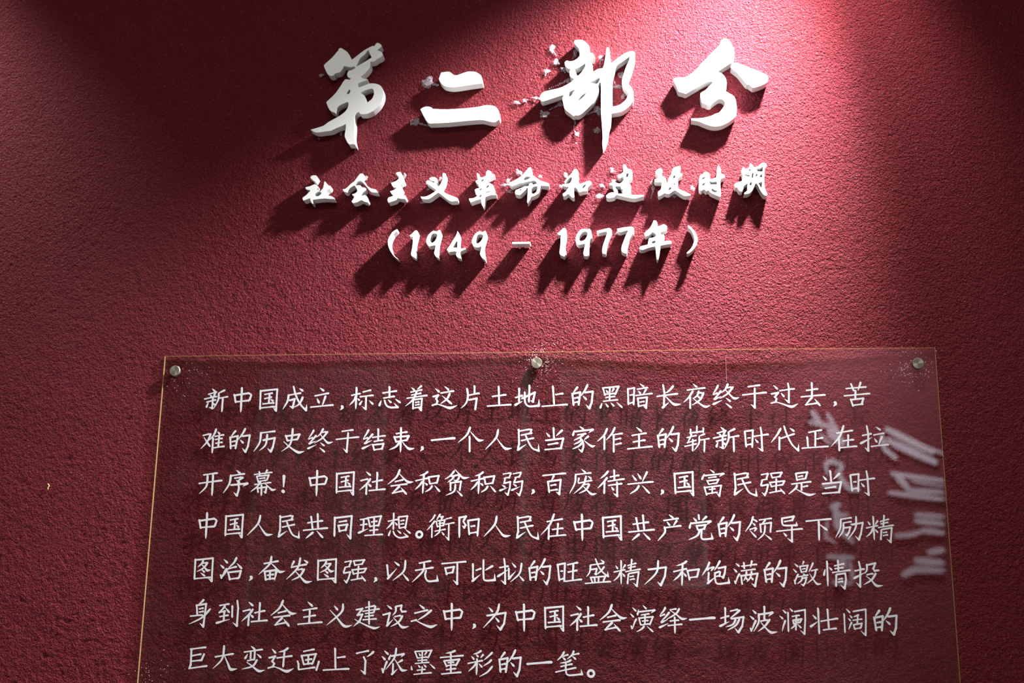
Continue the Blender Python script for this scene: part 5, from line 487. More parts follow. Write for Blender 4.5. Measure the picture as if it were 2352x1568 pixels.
社|-116,195 57,-28 9,-7 12,-14 2,-6 1,-9 -3,-5 -6,-4 -9,0 -15,7 -9,6 -44,53 -1,3 1,3|76,191 8,-9 5,-27 -3,-63 0,-36 2,-3 51,16 18,1 6,-2 5,-3 4,-6 2,-6 -2,-6 -12,-12 -18,1 -36,-5 -15,-2 -5,-3 0,-54 2,-60 -1,-6 4,-2 9,1 78,12 30,0 6,-3 6,-5 2,-6 0,-6 -8,-10 -9,-4 -12,3 -90,-5 -138,-13 -12,-5 -6,1 -9,6 -4,6 -1,9 5,4 21,4 96,8 2,2 -4,18 3,57 -1,43 -9,-1 -30,-8 -9,-5 -6,-1 -15,8 -4,9 2,6 5,3 48,10 19,5 0,57 -2,63 -2,12 2,6 7,7 6,2|-38,86 7,-6 2,-9 -8,-24 -18,-27 -19,-24 36,-17 9,-7 8,-12 2,-12 -4,-8 -6,-3 -9,0 -9,4 -12,10 -21,33 -3,3 -2,-3 -4,-69 0,-51 2,-39 -5,-15 -6,-5 -6,0 -6,2 -6,6 -6,18 3,45 0,75 -3,0 -40,-33 -55,-36 -4,1 -2,2 1,3 40,45 51,50 9,10 6,10 7,5 15,21 20,33 -3,3 -9,-11 -6,-4 -6,0 -6,2 -27,-3 -51,-12 -12,-7 -6,0 -12,6 -4,8 0,6 4,5 6,2 60,14 45,15 9,0 9,-4 6,-8 1,-9 2,-2 6,8 15,16 6,2
会|-18,214 9,-6 4,-9 -7,-33 -9,-24 0,-3 51,-48 48,-41 21,-16 15,-8 36,-14 63,-5 5,-3 0,-3 -35,-19 -15,-5 -24,-4 -15,1 -15,6 -21,15 -15,15 -24,26 -4,-11 -11,-10 -6,-1 -9,2 -36,-6 -54,-13 -15,-8 -12,4 -6,5 -3,6 1,6 5,5 75,18 42,15 18,2 1,2 -33,36 -31,38 -3,1 -12,-24 -11,-18 -16,-21 -18,-18 -27,-23 -33,-24 -69,-43 -3,1 -2,5 8,8 51,49 42,36 29,33 10,15 11,21 10,27 9,30 6,12 12,19 6,3|111,-23 7,-6 3,-9 -3,-6 -10,-10 -6,-1 -9,2 -107,-9 7,-6 4,-9 0,-7 -6,-11 -83,-69 2,-2 63,14 54,16 2,2 -22,36 0,3 5,1 44,-37 10,-5 4,-4 3,-6 23,-22 18,-29 0,-9 -4,-6 -5,-2 -6,0 -9,4 -22,19 -17,24 -3,2 -60,-9 -60,-12 -42,-11 -9,-5 -6,1 -8,4 -6,6 -2,6 2,6 13,6 19,26 72,78 3,3 4,1 -46,-5 -63,-9 -9,-5 -9,3 -9,7 -3,9 3,6 9,3 15,2 54,6 90,12 78,14 27,1
积|-4,188 7,-6 4,-9 -1,-6 -7,-11 -24,-19 -28,-15 2,-15 -3,-30 2,-3 27,8 18,2 2,2 2,12 8,5 12,-1 138,19 12,2 9,5 9,-2 8,-4 6,-9 1,-9 -7,-12 -18,-81 -4,-9 1,-12 -8,-10 -6,-3 -6,0 -6,2 -27,-1 -51,-8 -9,-2 -9,-5 -15,2 -6,2 -5,5 -6,12 -3,24 -10,45 -9,-2 -9,1 -42,-7 -2,-4 -5,-144 -2,-21 -5,-45 -8,-18 -2,-2 -3,0 -4,5 -6,27 -2,57 4,78 -1,3 -33,-40 -42,-38 -39,-25 -3,0 -3,4 24,33 39,45 34,54 14,10 6,0 6,-2 1,16 -1,2 -3,-1 -45,-9 -48,-12 -9,-5 -6,1 -10,6 -4,6 0,6 5,5 15,4 48,9 58,15 1,45 -2,2 -15,-3 -39,-1 -2,2 -1,3 33,17 27,9 9,10 12,1 12,9 27,25 12,5|162,92 -132,-18 5,-30 13,-51 2,-3 51,8 42,12 2,16|-49,-4 33,-11 9,-6 10,-13 0,-9 -3,-6 -4,-4 -9,-1 -16,8 -16,21 -10,15 0,3 2,3|74,-46 7,-3 5,-6 2,-6 -1,-9 -3,-9 -5,-9 -20,-26 -18,-14 -36,-20 -42,-15 -3,2 -1,4 1,1 15,14 12,10 30,22 12,11 12,17 14,27 10,8|116,-49 33,-26 46,-40 17,-27 1,-9 -4,-6 -6,-3 -9,2 -26,22 -55,81 -2,3 1,3
贫|-35,223 78,-71 14,-7 8,-15 16,-15 10,-6 24,-10 9,-2 75,-2 6,-1 3,-3 -2,-3 -43,-19 -15,-5 -21,-4 -18,0 -12,3 -15,8 -15,14 -15,18 -11,-30 -2,-15 -5,-6 -6,-3 -15,-18 3,-2 27,3 9,1 6,4 6,1 6,-1 6,-3 5,-6 3,-6 0,-9 -5,-12 -15,-117 -5,-15 -2,-3 -5,-3 -6,1 -6,4 -4,4 -1,6 0,21 15,102 -1,3 -141,-19 -2,-23 1,-51 3,-36 -5,-10 -6,-3 -6,1 -9,6 -6,15 2,33 -1,45 -3,30 -2,9 4,10 6,6 6,0 12,-4 63,9 -24,27 0,3 3,1 33,-7 5,0 7,6 15,18 3,8 6,7 9,28 -6,1 -51,-10 -6,-3 -7,-22 -9,-15 -8,-8 -21,-16 -30,-19 -39,-18 -3,1 -2,3 1,3 23,24 42,36 11,15 4,9 -16,-1 -6,4 -6,7 -21,-15 -27,-15 -48,-20 -3,1 -2,3 5,6 15,13 44,32 21,18 25,30 24,36 15,13 6,2 9,-4 6,-8 0,-9 -11,-21 -35,-42 1,-1 12,3 88,19 0,3 -60,69 -1,3 0,4 3,2|-23,-16 6,-4 4,-9 3,-27 -2,-27 -2,-21 -4,-15 -6,-15 -10,-15 -16,-14 -33,-18 -33,-12 -66,-18 -2,2 0,3 5,3 51,29 42,21 18,12 10,10 7,12 5,15 2,18 0,39 6,24 3,6 3,2|1,-127 36,-24 45,-34 17,-24 1,-9 -3,-5 -6,-3 -9,2 -23,15 -61,75 -2,3 1,3
弱|165,201 6,-6 2,-9 -4,-6 0,-12 -13,-27 -10,-30 -14,-10 -6,0 -6,3 -9,0 -33,-5 6,-9 0,-9 -7,-12 -11,-27 3,-3 15,3 87,16 9,5 6,-1 6,-3 5,-5 3,-6 0,-6 -4,-15 -13,-108 -1,-9 1,-12 -5,-9 -10,-24 -17,-60 -5,-6 -8,-2 -9,3 -6,5 -22,27 -23,33 3,2 45,-29 2,3 15,36 9,24 1,9 3,9 12,102 0,9 -105,-19 -18,-2 -9,4 -4,5 -1,6 2,5 4,4 -2,6 1,6 7,12 11,27 -1,6 2,6 -5,9 1,7 6,4 42,7 21,7 8,14 10,24 0,6 -27,-2 -45,-8 -21,-5 -9,-5 -9,3 -6,5 -2,6 2,6 9,4 75,13 42,12 12,0|-6,192 4,-3 4,-6 3,-18 -10,-18 -10,-24 -9,-30 -3,-4 -6,-2 -6,1 -12,6 -18,-1 -21,-4 -3,-2 3,-6 -1,-6 -5,-18 -5,-24 0,-3 5,0 64,15 11,6 6,-1 6,-3 5,-5 3,-6 0,-6 -4,-15 -6,-78 2,-15 -7,-12 -12,-42 -12,-57 -5,-6 -9,-2 -6,2 -9,7 -17,20 -24,33 2,2 42,-23 11,30 15,51 0,9 3,9 6,72 -2,2 -69,-17 -18,-3 -9,4 -4,5 -1,6 8,28 6,32 -1,12 -6,9 0,6 2,3 5,2 48,9 27,8 3,5 15,39 -3,1 -24,-1 -36,-5 -30,-5 -9,-5 -6,1 -6,5 -3,3 -2,6 2,6 9,3 69,9 42,11 12,0|39,0 33,-11 12,-7 9,-12 1,-6 -2,-6 -5,-4 -6,-1 -9,2 -9,6 -36,36 0,3 3,3|-144,-18 33,-10 8,-5 8,-9 2,-6 0,-6 -3,-6 -9,-3 -9,2 -8,4 -34,36 0,3 3,2|144,-41 2,-1 1,-3 -117,-68 -21,-3 -7,2 -6,6 -1,6 1,6 16,13|-63,-57 3,-2 0,-2 -105,-59 -9,-2 -12,-1 -8,3 -5,6 -1,6 1,6 10,9 6,3
百|189,187 8,-6 3,-9 -2,-6 -5,-6 -7,-4 -6,0 -9,3 -18,-4 -111,-6 -41,-4 8,-12 1,-6 -1,-6 -36,-54 3,-3 3,1 108,15 15,5 12,-3 9,-9 2,-12 -4,-12 -16,-156 -2,-63 -1,-6 -3,-6 -6,-5 -6,-1 -6,2 -8,4 -22,25 -22,29 4,2 33,-14 2,3 7,39 14,141 0,3 -2,2 -172,-23 2,-39 9,-69 9,-45 -3,-12 -4,-6 -9,-2 -8,5 -6,9 -5,12 -2,36 -6,45 -13,81 4,9 6,4 6,1 6,-2 12,3 39,6 2,3 3,21 20,57 -148,-15 -4,-3 -5,-2 -9,3 -9,8 -2,6 2,6 9,4 24,3 195,19 114,16|24,4 11,-6 3,-6 1,-6 -3,-9 -12,-8 -6,0 -9,4 -15,-1 -30,-5 -6,-5 -6,-1 -12,5 -6,8 0,9 6,4 30,4 21,5 21,7|48,-77 6,-2 5,-4 3,-6 1,-6 -3,-8 -12,-8 -6,0 -9,3 -24,-1 -45,-7 -4,-3 -5,-2 -6,1 -9,5 -6,8 0,6 6,6 60,8 39,11
废|-21,215 57,-30 6,-6 9,-11 3,-11 45,7 30,0 9,-6 3,-6 0,-6 -7,-9 -8,-3 -9,3 -81,-6 -84,-8 -54,-7 -6,-3 3,-27 -3,-48 -5,-36 -7,-24 -18,-42 -28,-48 -49,-72 -4,-5 -3,1 -2,1 1,3 7,18 25,54 31,63 14,39 8,39 0,72 6,33 6,4 9,-1 144,15 -13,9 -40,48 -1,3 2,3|51,108 9,-5 3,-5 1,-6 -5,-36 -8,-27 0,-6 63,18 24,2 6,-1 4,-4 5,-9 -1,-6 -7,-9 -4,-2 -12,1 -60,-9 -24,-5 -4,-3 -8,-21 24,3 27,8 6,-2 9,-7 9,-2 6,-6 2,-6 0,-6 -7,-21 -21,-36 -16,-21 30,-28 30,-21 27,-10 57,-1 6,-1 2,-2 -1,-3 -31,-18 -12,-6 -21,-4 -21,1 -21,12 -14,12 -46,54 -3,-1 -24,-15 -33,-14 -66,-19 -2,4 5,5 42,25 33,17 28,19 -37,41 -24,-24 -39,-32 -86,-60 -2,0 -3,3 8,9 56,55 42,38 21,22 15,20 16,30 -1,3 -12,-2 -48,-12 -9,-5 -6,1 -9,6 -4,6 1,6 -4,6 -2,15 7,60 2,4 5,2 10,0 9,-7 5,-11 -1,-6 -17,-48 -6,-9 88,18 4,9 11,48 7,18 8,17 3,2|90,99 30,-11 13,-8 7,-9 2,-6 0,-6 -2,-6 -5,-3 -9,0 -9,3 -9,7 -30,35 0,3 3,3|76,-46 -4,3 -9,0 -30,-3 -6,-5 -9,0 -10,-13 2,-3 38,-32 3,1 3,4 9,15 14,30
待|50,226 6,-2 5,-4 4,-6 2,-9 -1,-39 2,-34 42,12 9,0 6,0 6,-2 6,-6 3,-6 -2,-9 -7,-7 -6,-4 -12,2 -36,-3 -9,-3 3,-42 3,-2 27,4 78,16 30,1 8,-4 5,-9 -1,-6 -7,-9 -8,-4 -9,2 -84,-9 -78,-11 -66,-11 -9,-5 -6,1 -10,7 -4,9 2,6 3,2 21,4 72,10 1,2 -1,9 1,30 -1,4 -33,-7 -3,-3 -6,-2 -6,1 -9,5 -4,5 -1,6 2,6 9,4 33,5 15,3 3,2 -1,46 -4,39 5,12 6,3|-49,208 9,-6 4,-6 1,-6 -6,-15 -17,-21 -27,-26 -45,-33 -42,-21 -3,1 -2,4 5,6 24,27 44,42 34,45 12,8|-61,103 5,-3 4,-6 1,-6 -1,-6 -9,-20 -37,-43 4,-6 3,-15 -4,-39 -2,-48 0,-69 -8,-15 -4,-2 -6,0 -6,3 -4,5 -6,18 5,48 2,63 -1,27 -2,1 -45,-41 -44,-32 -4,-1 -2,4 33,45 68,78 31,45 17,15 6,2|95,31 8,-3 5,-6 5,-22 36,8 24,0 9,-6 4,-10 -2,-6 -11,-10 -18,1 -36,-3 -6,-1 -1,-2 0,-141 4,-42 -4,-9 -5,-4 -6,-2 -9,2 -6,4 -32,33 -23,24 -1,3 2,1 6,-2 42,-17 2,15 0,123 0,9 -2,2 -99,-14 -12,-5 -6,1 -9,5 -4,5 -1,6 2,6 9,3 120,17 2,4 0,18 1,9 6,5|8,-58 18,-13 21,-18 3,-6 3,-12 -2,-6 -4,-5 -6,-2 -9,1 -10,6 -6,6 -8,21 -8,24 2,4
兴|114,185 6,-6 3,-7 0,-6 -6,-18 -62,-105 -22,-32 -3,-1 -3,2 -1,4 13,45 47,108 13,16 6,2|-42,152 53,-61 4,-9 6,-18 -1,-6 -5,-6 -6,-1 -9,2 -15,14 -6,9 -28,72 -1,3 2,3 3,0|-132,126 27,-24 35,-35 12,-27 0,-6 -5,-6 -6,-2 -9,2 -23,21 -36,72 0,3 2,3|204,26 9,-7 2,-9 -8,-11 -6,-4 -6,0 -9,4 -21,-4 -126,-8 -225,-23 -9,-4 -9,2 -7,6 -4,6 2,8 9,4 231,23 126,17|-24,-37 6,-4 6,-9 0,-6 -4,-15 -18,-30 -17,-20 -21,-17 -48,-28 -51,-20 -3,-1 -2,2 -1,3 27,24 42,30 27,22 16,20 17,34 13,14 5,1|30,-46 48,-40 50,-45 23,-33 1,-9 -4,-6 -7,-2 -9,2 -32,27 -73,99 -1,3 1,3
富|-40,222 48,-25 9,-6 11,-16 1,-6 -3,-6 -6,-3 -6,1 -16,8 -44,48 0,4 3,2|176,170 6,-4 6,-9 1,-9 -4,-6 -39,-19 -36,-17 -3,0 -6,-3 -3,0 0,3 29,30 -2,1 -243,-27 -18,0 -6,2 -12,-39 -12,-19 -6,-3 -6,0 -6,4 -4,6 -1,6 7,24 24,39 19,25 3,0 2,-4 -3,-15 1,-2 252,28 51,9|50,116 9,-6 3,-10 -6,-9 -6,-3 -9,1 -39,-2 -48,-7 -12,-3 -9,-4 -8,3 -6,9 -1,3 3,5 9,3 66,10 39,9|92,74 6,-4 4,-6 2,-6 -1,-6 -8,-9 -21,-39 -15,-16 -6,-3 -9,2 -33,-2 -54,-8 -6,-1 -6,-4 -6,0 -6,-2 -6,1 -6,3 -5,6 -6,18 -9,21 -7,12 -2,6 2,9 6,4 9,-1 156,21 9,1 9,4|63,43 -136,-16 -4,-2 13,-29 3,-1 27,3 42,7 30,7 12,1|125,-23 6,-1 6,-5 4,-6 1,-9 -6,-12 -18,-90 -9,-66 -6,-9 -5,-2 -6,1 -12,7 -30,51 -3,3 -54,-5 -3,-7 -6,-3 -6,1 -9,5 -51,-9 -6,-3 -9,1 -1,-16 -2,-3 -6,-2 -9,3 -7,8 -22,90 -12,36 1,6 4,7 9,2 12,-8 237,31|110,-56 -3,3 -112,-15 4,-15 18,5 12,-1 8,-7 2,-9 -3,-6 -7,-5 -6,-1 -6,3 -21,-1 -2,-2 -1,-39 48,10 21,0 6,-4 4,-9 -1,-4 -6,-8 -6,-3 21,-15 2,0 12,42|-31,-74 -3,3 -3,0 -87,-11 16,-67 5,-14 12,4 33,4 24,5 3,19 0,23 -18,-3 -6,-3 -6,-1 -10,5 -4,9 2,5 3,2 39,5 2,3
民|18,196 6,-1 6,-4 6,-12 3,8 6,4 9,0 9,-8 2,-5 0,-6 -12,-39 7,-3 6,-6 1,-6 -1,-6 -7,-9 -5,-3 -12,1 -48,-6 -34,-7 6,-6 8,-15 17,-39 72,19 24,2 9,-6 3,-6 0,-6 -9,-12 -3,-2 -12,0 -63,-9 -9,-1 -3,-3 38,-75 20,-33 17,-20 10,-7 20,-10 15,-6 33,-8 3,3 10,81 2,6 3,-2 20,-112 -1,-9 -7,-7 -9,-1 -6,1 -66,26 -29,14 -15,12 -15,15 -17,24 -17,30 -36,73 -3,1 -48,-11 -21,-5 -9,-5 -6,1 -9,4 -6,8 0,6 2,3 7,3 82,18 -15,39 -5,15 0,9 -41,-9 -9,-4 -6,-1 -12,5 -4,3 -2,9 3,5 12,5 93,18 40,11 2,3 13,33 1,6 -2,3 -6,-7 -6,-2 -9,2 -54,-5 -81,-15 -12,-6 -9,1 8,-193 4,-15 -16,-39 -2,-21 117,62 3,0 1,-2 -4,-6 -63,-55 -51,-43 -24,-8 -9,3 -7,7 -1,9 8,12 -2,12 3,24 0,9 2,5 3,4 8,45 -8,207 -5,9 -2,6 5,12 2,3 6,3 6,1 6,-2 9,-7 6,-15 3,0 93,16 48,12
强|154,197 6,-4 5,-5 2,-6 -1,-6 -3,-5 -5,-4 -26,-45 1,-9 -9,-10 -6,-2 -9,2 -36,-3 -57,-10 -6,-3 -12,-4 -7,3 -7,6 -16,51 -8,15 -1,9 3,6 5,3 19,3 150,16 9,3|-65,176 8,-9 2,-9 -19,-45 -8,-27 3,-6 1,-9 -8,-8 -6,-3 -9,2 -9,0 -30,-6 -12,-4 -3,-2 0,-9 -6,-15 -10,-39 1,-3 3,0 75,14 12,5 6,-1 7,-3 5,-6 2,-6 0,-6 -6,-12 -21,-84 -1,-12 -7,-8 -5,-10 -21,-48 -7,-5 -6,-1 -6,3 -7,6 -17,24 -17,27 -2,6 1,1 39,-26 2,1 16,24 6,12 3,12 3,4 19,74 -7,0 -69,-13 -12,-1 -6,2 -5,6 -8,15 -1,6 7,18 8,30 3,9 -1,11 4,7 4,3 3,6 4,3 42,8 25,10 -4,6 -1,9 9,18 10,27 -3,1 -15,-1 -39,-7 -15,-4 -9,-5 -6,2 -6,4 -3,4 -1,6 3,6 7,2 57,10 39,11 9,0|125,167 -19,-1 -117,-11 2,-9 11,-30 2,-6 3,0 60,9 39,11 5,13|61,89 6,-3 4,-6 2,-15 -2,-15 2,-3 99,11 9,4 6,-1 6,-2 7,-9 2,-6 -1,-6 -8,-9 -21,-39 -12,-16 -9,-1 -9,-5 -9,2 -63,-7 -6,-2 -1,-4 -2,-68 48,12 12,2 -16,27 1,3 3,1 30,-27 39,-37 12,-24 -1,-6 -5,-6 -6,0 -6,2 -18,15 -18,27 -9,-5 -9,2 -45,-6 -72,-12 -42,-8 -9,-5 -9,3 -6,8 0,8 6,3 93,18 -1,19 5,51 -1,3 -33,-6 -6,-4 -6,0 -9,-7 -6,1 -6,3 -5,7 -14,42 -11,21 -2,9 2,6 6,4 9,0 87,11 0,33 1,6 8,7|161,29 -4,1 -87,-9 -2,-1 -2,-36 1,-2 15,3 45,11 15,1 3,2|42,17 -5,0 -66,-7 0,-5 13,-33 2,-3 52,9 2,9
是|94,201 9,-4 6,-5 3,-7 1,-9 -7,-12 -26,-81 -9,-18 -4,-1 -6,-1 -9,6 -12,-9 -6,-2 -12,3 -18,0 -39,-6 -7,-2 -8,-4 -6,0 -6,-7 -6,-2 -9,3 -6,4 -5,12 -1,24 -5,39 -8,33 2,9 3,6 8,5 18,4 150,17 9,4|74,164 -10,1 -132,-15 1,-25 6,-45 2,-5 51,7 36,10 9,-1 12,-5 3,15|19,138 9,-8 3,-11 -3,-6 -12,-8 -6,-1 -9,4 -9,-1 -21,-4 -4,-5 -5,-1 -12,4 -6,6 -1,9 4,5 36,7 27,11|142,45 6,-1 6,-5 4,-10 -3,-6 -10,-9 -6,-1 -9,2 -12,-2 -90,-8 -17,-3 2,-12 -4,-24 -1,-39 1,-27 -2,-9 -5,-6 -7,-1 -9,3 -6,6 -3,7 0,9 3,21 2,45 -1,12 -2,9 -2,2 -58,-8 13,-7 3,-5 2,-6 0,-18 -2,-7 -8,-17 -10,-12 1,-3 50,-26 57,-27 42,-14 57,-9 90,3 3,-2 0,-3 -51,-24 -18,-6 -30,-7 -21,0 -30,10 -24,12 -93,55 -42,30 -75,-54 -45,-26 -3,1 -2,3 4,6 31,33 39,34 32,32 10,15 6,18 6,14 5,4 -2,2 -3,0 -51,-7 -6,-4 -6,-1 -6,2 -10,8 -2,6 3,7 9,3 18,3 156,20 96,18|88,-21 10,-7 3,-6 2,-6 -3,-7 -12,-8 -6,-1 -9,4 -9,-1 -24,-6 -6,-5 -6,-1 -11,4 -6,6 0,9 5,6 39,8 27,11
共|30,208 5,-5 4,-5 5,-19 1,-51 3,-36 3,-1 36,7 24,0 6,-2 4,-4 5,-9 -2,-9 -10,-9 -6,-1 -9,2 -45,-4 -4,-3 8,-78 -3,-15 2,-1 3,0 99,13 42,1 8,-4 5,-6 1,-6 -2,-7 -7,-8 -8,-2 -12,3 -24,-4 -114,-7 -231,-23 -6,-3 -6,-2 -6,1 -9,6 -5,7 0,6 5,6 6,2 141,13 -5,12 -3,9 -4,42 -6,30 -33,-4 -9,-5 -6,0 -6,2 -9,7 -3,6 1,6 2,3 9,3 48,7 2,2 -5,27 -11,48 0,6 5,9 6,4 9,-1 6,-3 4,-6 5,-12 7,-51 2,-15 3,-4 63,9 9,3 -3,43 -8,66 3,6 8,8 6,1|20,56 -2,3 -66,-9 -3,-2 6,-40 9,-39 1,-15 56,6 9,2 -7,22|24,-81 3,-1 39,-30 51,-41 23,-31 2,-9 -4,-7 -6,-3 -9,1 -32,24 -70,90 0,3|-36,-96 7,-7 3,-9 -1,-6 -7,-12 -87,-63 -32,-16 -5,1 -1,4 21,29 75,74 15,7 6,0
同|146,200 7,-3 5,-6 4,-12 -4,-12 -6,-204 0,-18 2,-12 -3,-9 0,-18 4,-93 -4,-9 -5,-4 -9,-2 -9,3 -6,5 -25,34 -30,45 0,3 1,1 3,-1 42,-31 3,-2 1,3 3,69 -3,15 3,15 7,204 -2,4 -222,-26 -27,-2 -2,-72 3,-123 4,-69 -5,-24 -3,-6 -6,-3 -9,3 -6,9 -6,30 1,66 -3,123 -4,66 0,12 -2,9 4,9 6,6 4,1 9,-2 9,-6 18,3 237,28 12,5|56,120 9,-6 5,-10 -3,-9 -11,-9 -6,-1 -9,2 -30,-2 -45,-7 -12,-3 -7,-4 -5,-1 -12,4 -4,3 -4,6 1,9 4,4 6,1 30,4 39,8 36,10 9,2|77,62 7,-3 5,-6 4,-6 0,-9 -2,-6 -5,-6 -15,-57 -2,-9 2,-9 -3,-8 -9,-7 -6,-2 -6,0 -6,3 -15,0 -48,-7 -6,-5 -7,-1 -5,-8 -6,-3 -9,1 -7,4 -5,6 -3,9 -4,24 -9,39 -10,24 1,12 3,6 7,3 12,-1 126,17 12,6|51,23 -1,2 -105,-13 -1,-1 1,-12 12,-47 21,2 30,5 27,8
理|167,175 9,-3 6,-6 3,-6 1,-9 -7,-12 -30,-126 -9,-25 -3,-3 -6,-2 -12,5 -12,2 -30,-1 -6,-1 -2,-2 0,-36 2,-7 30,7 15,0 6,-2 5,-4 4,-9 -3,-9 -9,-7 -6,-1 -9,3 -33,-2 2,-47 -2,-9 3,-2 9,1 87,10 33,-1 9,-5 4,-6 -1,-8 -6,-7 -9,-4 -9,3 -12,-1 -90,-3 -81,-5 -84,-6 -9,-4 -6,1 -9,7 -3,6 1,6 3,3 5,2 87,5 52,5 -4,18 0,37 -12,0 -24,-4 -6,-3 -6,-1 -6,2 -6,4 -3,4 -2,6 3,6 8,3 54,6 1,3 -1,42 -3,1 -21,-4 -9,-4 -6,1 -9,-7 -9,2 -6,5 -4,6 -4,9 -7,33 -14,54 -7,21 -3,1 -6,-1 -9,2 -24,-1 -9,-2 -1,-2 3,-6 2,-15 -3,-42 2,-2 30,8 9,0 6,-2 5,-4 3,-6 1,-6 -2,-6 -10,-8 -6,-1 -9,3 -18,0 -9,-1 -2,-2 -2,-39 1,-30 1,-3 2,-2 63,19 4,-2 -1,-3 -3,0 -66,-39 -66,-37 -27,-4 -6,2 -6,6 -2,9 2,5 18,15 58,19 -2,15 3,36 0,30 -17,-2 -6,-5 -6,0 -12,7 -4,9 2,6 5,3 30,3 9,3 1,21 -3,45 -22,-4 -9,-5 -6,0 -9,5 -3,4 -2,6 2,7 9,3 66,11 36,11 9,1 6,6 6,2 9,-1 30,7 165,22 12,6|149,139 -6,1 -69,-9 -6,-1 -2,-3 2,-15 0,-27 3,-2 18,5 12,0 9,-6 4,-9 -1,-6 -2,-3 -10,-7 -6,-1 -9,3 -18,-1 0,-45 3,-2 48,10|37,124 -2,1 -66,-8 -1,-2 6,-30 14,-54 11,-30 36,4 5,2 0,45 -2,2 -6,-1 -6,-2 -6,-4 -6,-1 -10,6 -5,9 1,6 5,4 33,5
想|-90,213 9,-5 4,-8 3,-24 -1,-72 3,-1 30,9 15,0 6,-3 2,1 -5,24 1,6 5,6 12,7 132,14 12,5 9,-3 6,-5 4,-6 1,-9 -6,-12 -24,-171 -6,-21 -2,-3 -6,-3 -9,3 -5,6 -1,9 -9,3 -12,-1 -30,-5 -6,-2 -9,-6 -9,3 -6,-3 -6,0 -9,5 -7,18 -3,42 -7,69 -1,8 -3,1 -5,-6 -4,-1 -9,1 -36,-4 -3,-2 0,-69 3,-54 -7,-24 -5,-2 -6,1 -6,4 -2,6 -5,21 2,57 -1,9 -30,-33 -30,-27 -39,-26 -4,2 -1,3 6,9 16,21 26,30 36,51 11,9 10,3 -1,5 -9,-1 -51,-11 -6,-4 -6,-1 -11,6 -4,9 2,6 7,3 36,6 42,10 0,20 -2,75 -2,9 4,8 6,4|125,137 -2,3 -3,0 -112,-12 3,-45 8,-75 6,-33 2,-4 39,8 36,11|81,102 6,-2 6,-4 5,-10 -2,-8 -9,-7 -6,-1 -12,3 -21,-4 -6,-5 -6,-1 -9,5 -5,6 -1,6 5,6 31,7|-63,56 3,0 15,-10 21,-17 7,-15 0,-6 -4,-6 -6,-2 -6,0 -6,3 -10,8 -17,39 0,4|84,41 6,-5 2,-7 0,-6 -5,-6 -24,-1 -27,-5 -8,3 -4,6 0,6 3,5 3,1 27,5 18,7|123,-63 66,-35 13,-14 3,-6 1,-6 -2,-6 -6,-4 -6,0 -21,10 -52,54 -1,3 1,3|-18,-76 51,-25 7,-8 6,-9 1,-6 -2,-7 -6,-4 -6,0 -18,8 -38,45 -1,3 3,3|-135,-75 3,-1 3,-3 0,-3 -3,-30 -9,-42 -9,-18 -6,-3 -6,0 -9,6 -4,6 0,6 3,18 19,37|-81,-88 6,-6 18,-39 10,-15 20,-16 24,-14 21,-6 27,-1 42,7 33,9 1,3 -39,45 -4,6 3,2 81,-52 7,-10 1,-6 -1,-6 -4,-6 -6,-2 -42,-6 -57,-11 -15,-1 -18,1 -21,4 -12,5 -24,11 -18,13 -15,13 -10,12 -11,21 -14,36 0,6 5,5 6,1
。|66,0 -1,15 -5,14 -8,12 -11,11 -12,8 -14,5 -15,1 -15,-1 -14,-5 -12,-8 -11,-11 -8,-12 -5,-14 -1,-15 1,-15 5,-14 8,-12 11,-11 12,-8 14,-5 15,-1 15,1 14,5 12,8 11,11 8,12 5,14|29,-7 -6,-11 -10,-9 -13,-2 -13,2 -10,9 -6,11 0,14 6,11 10,9 13,2 13,-2 10,-9 6,-11
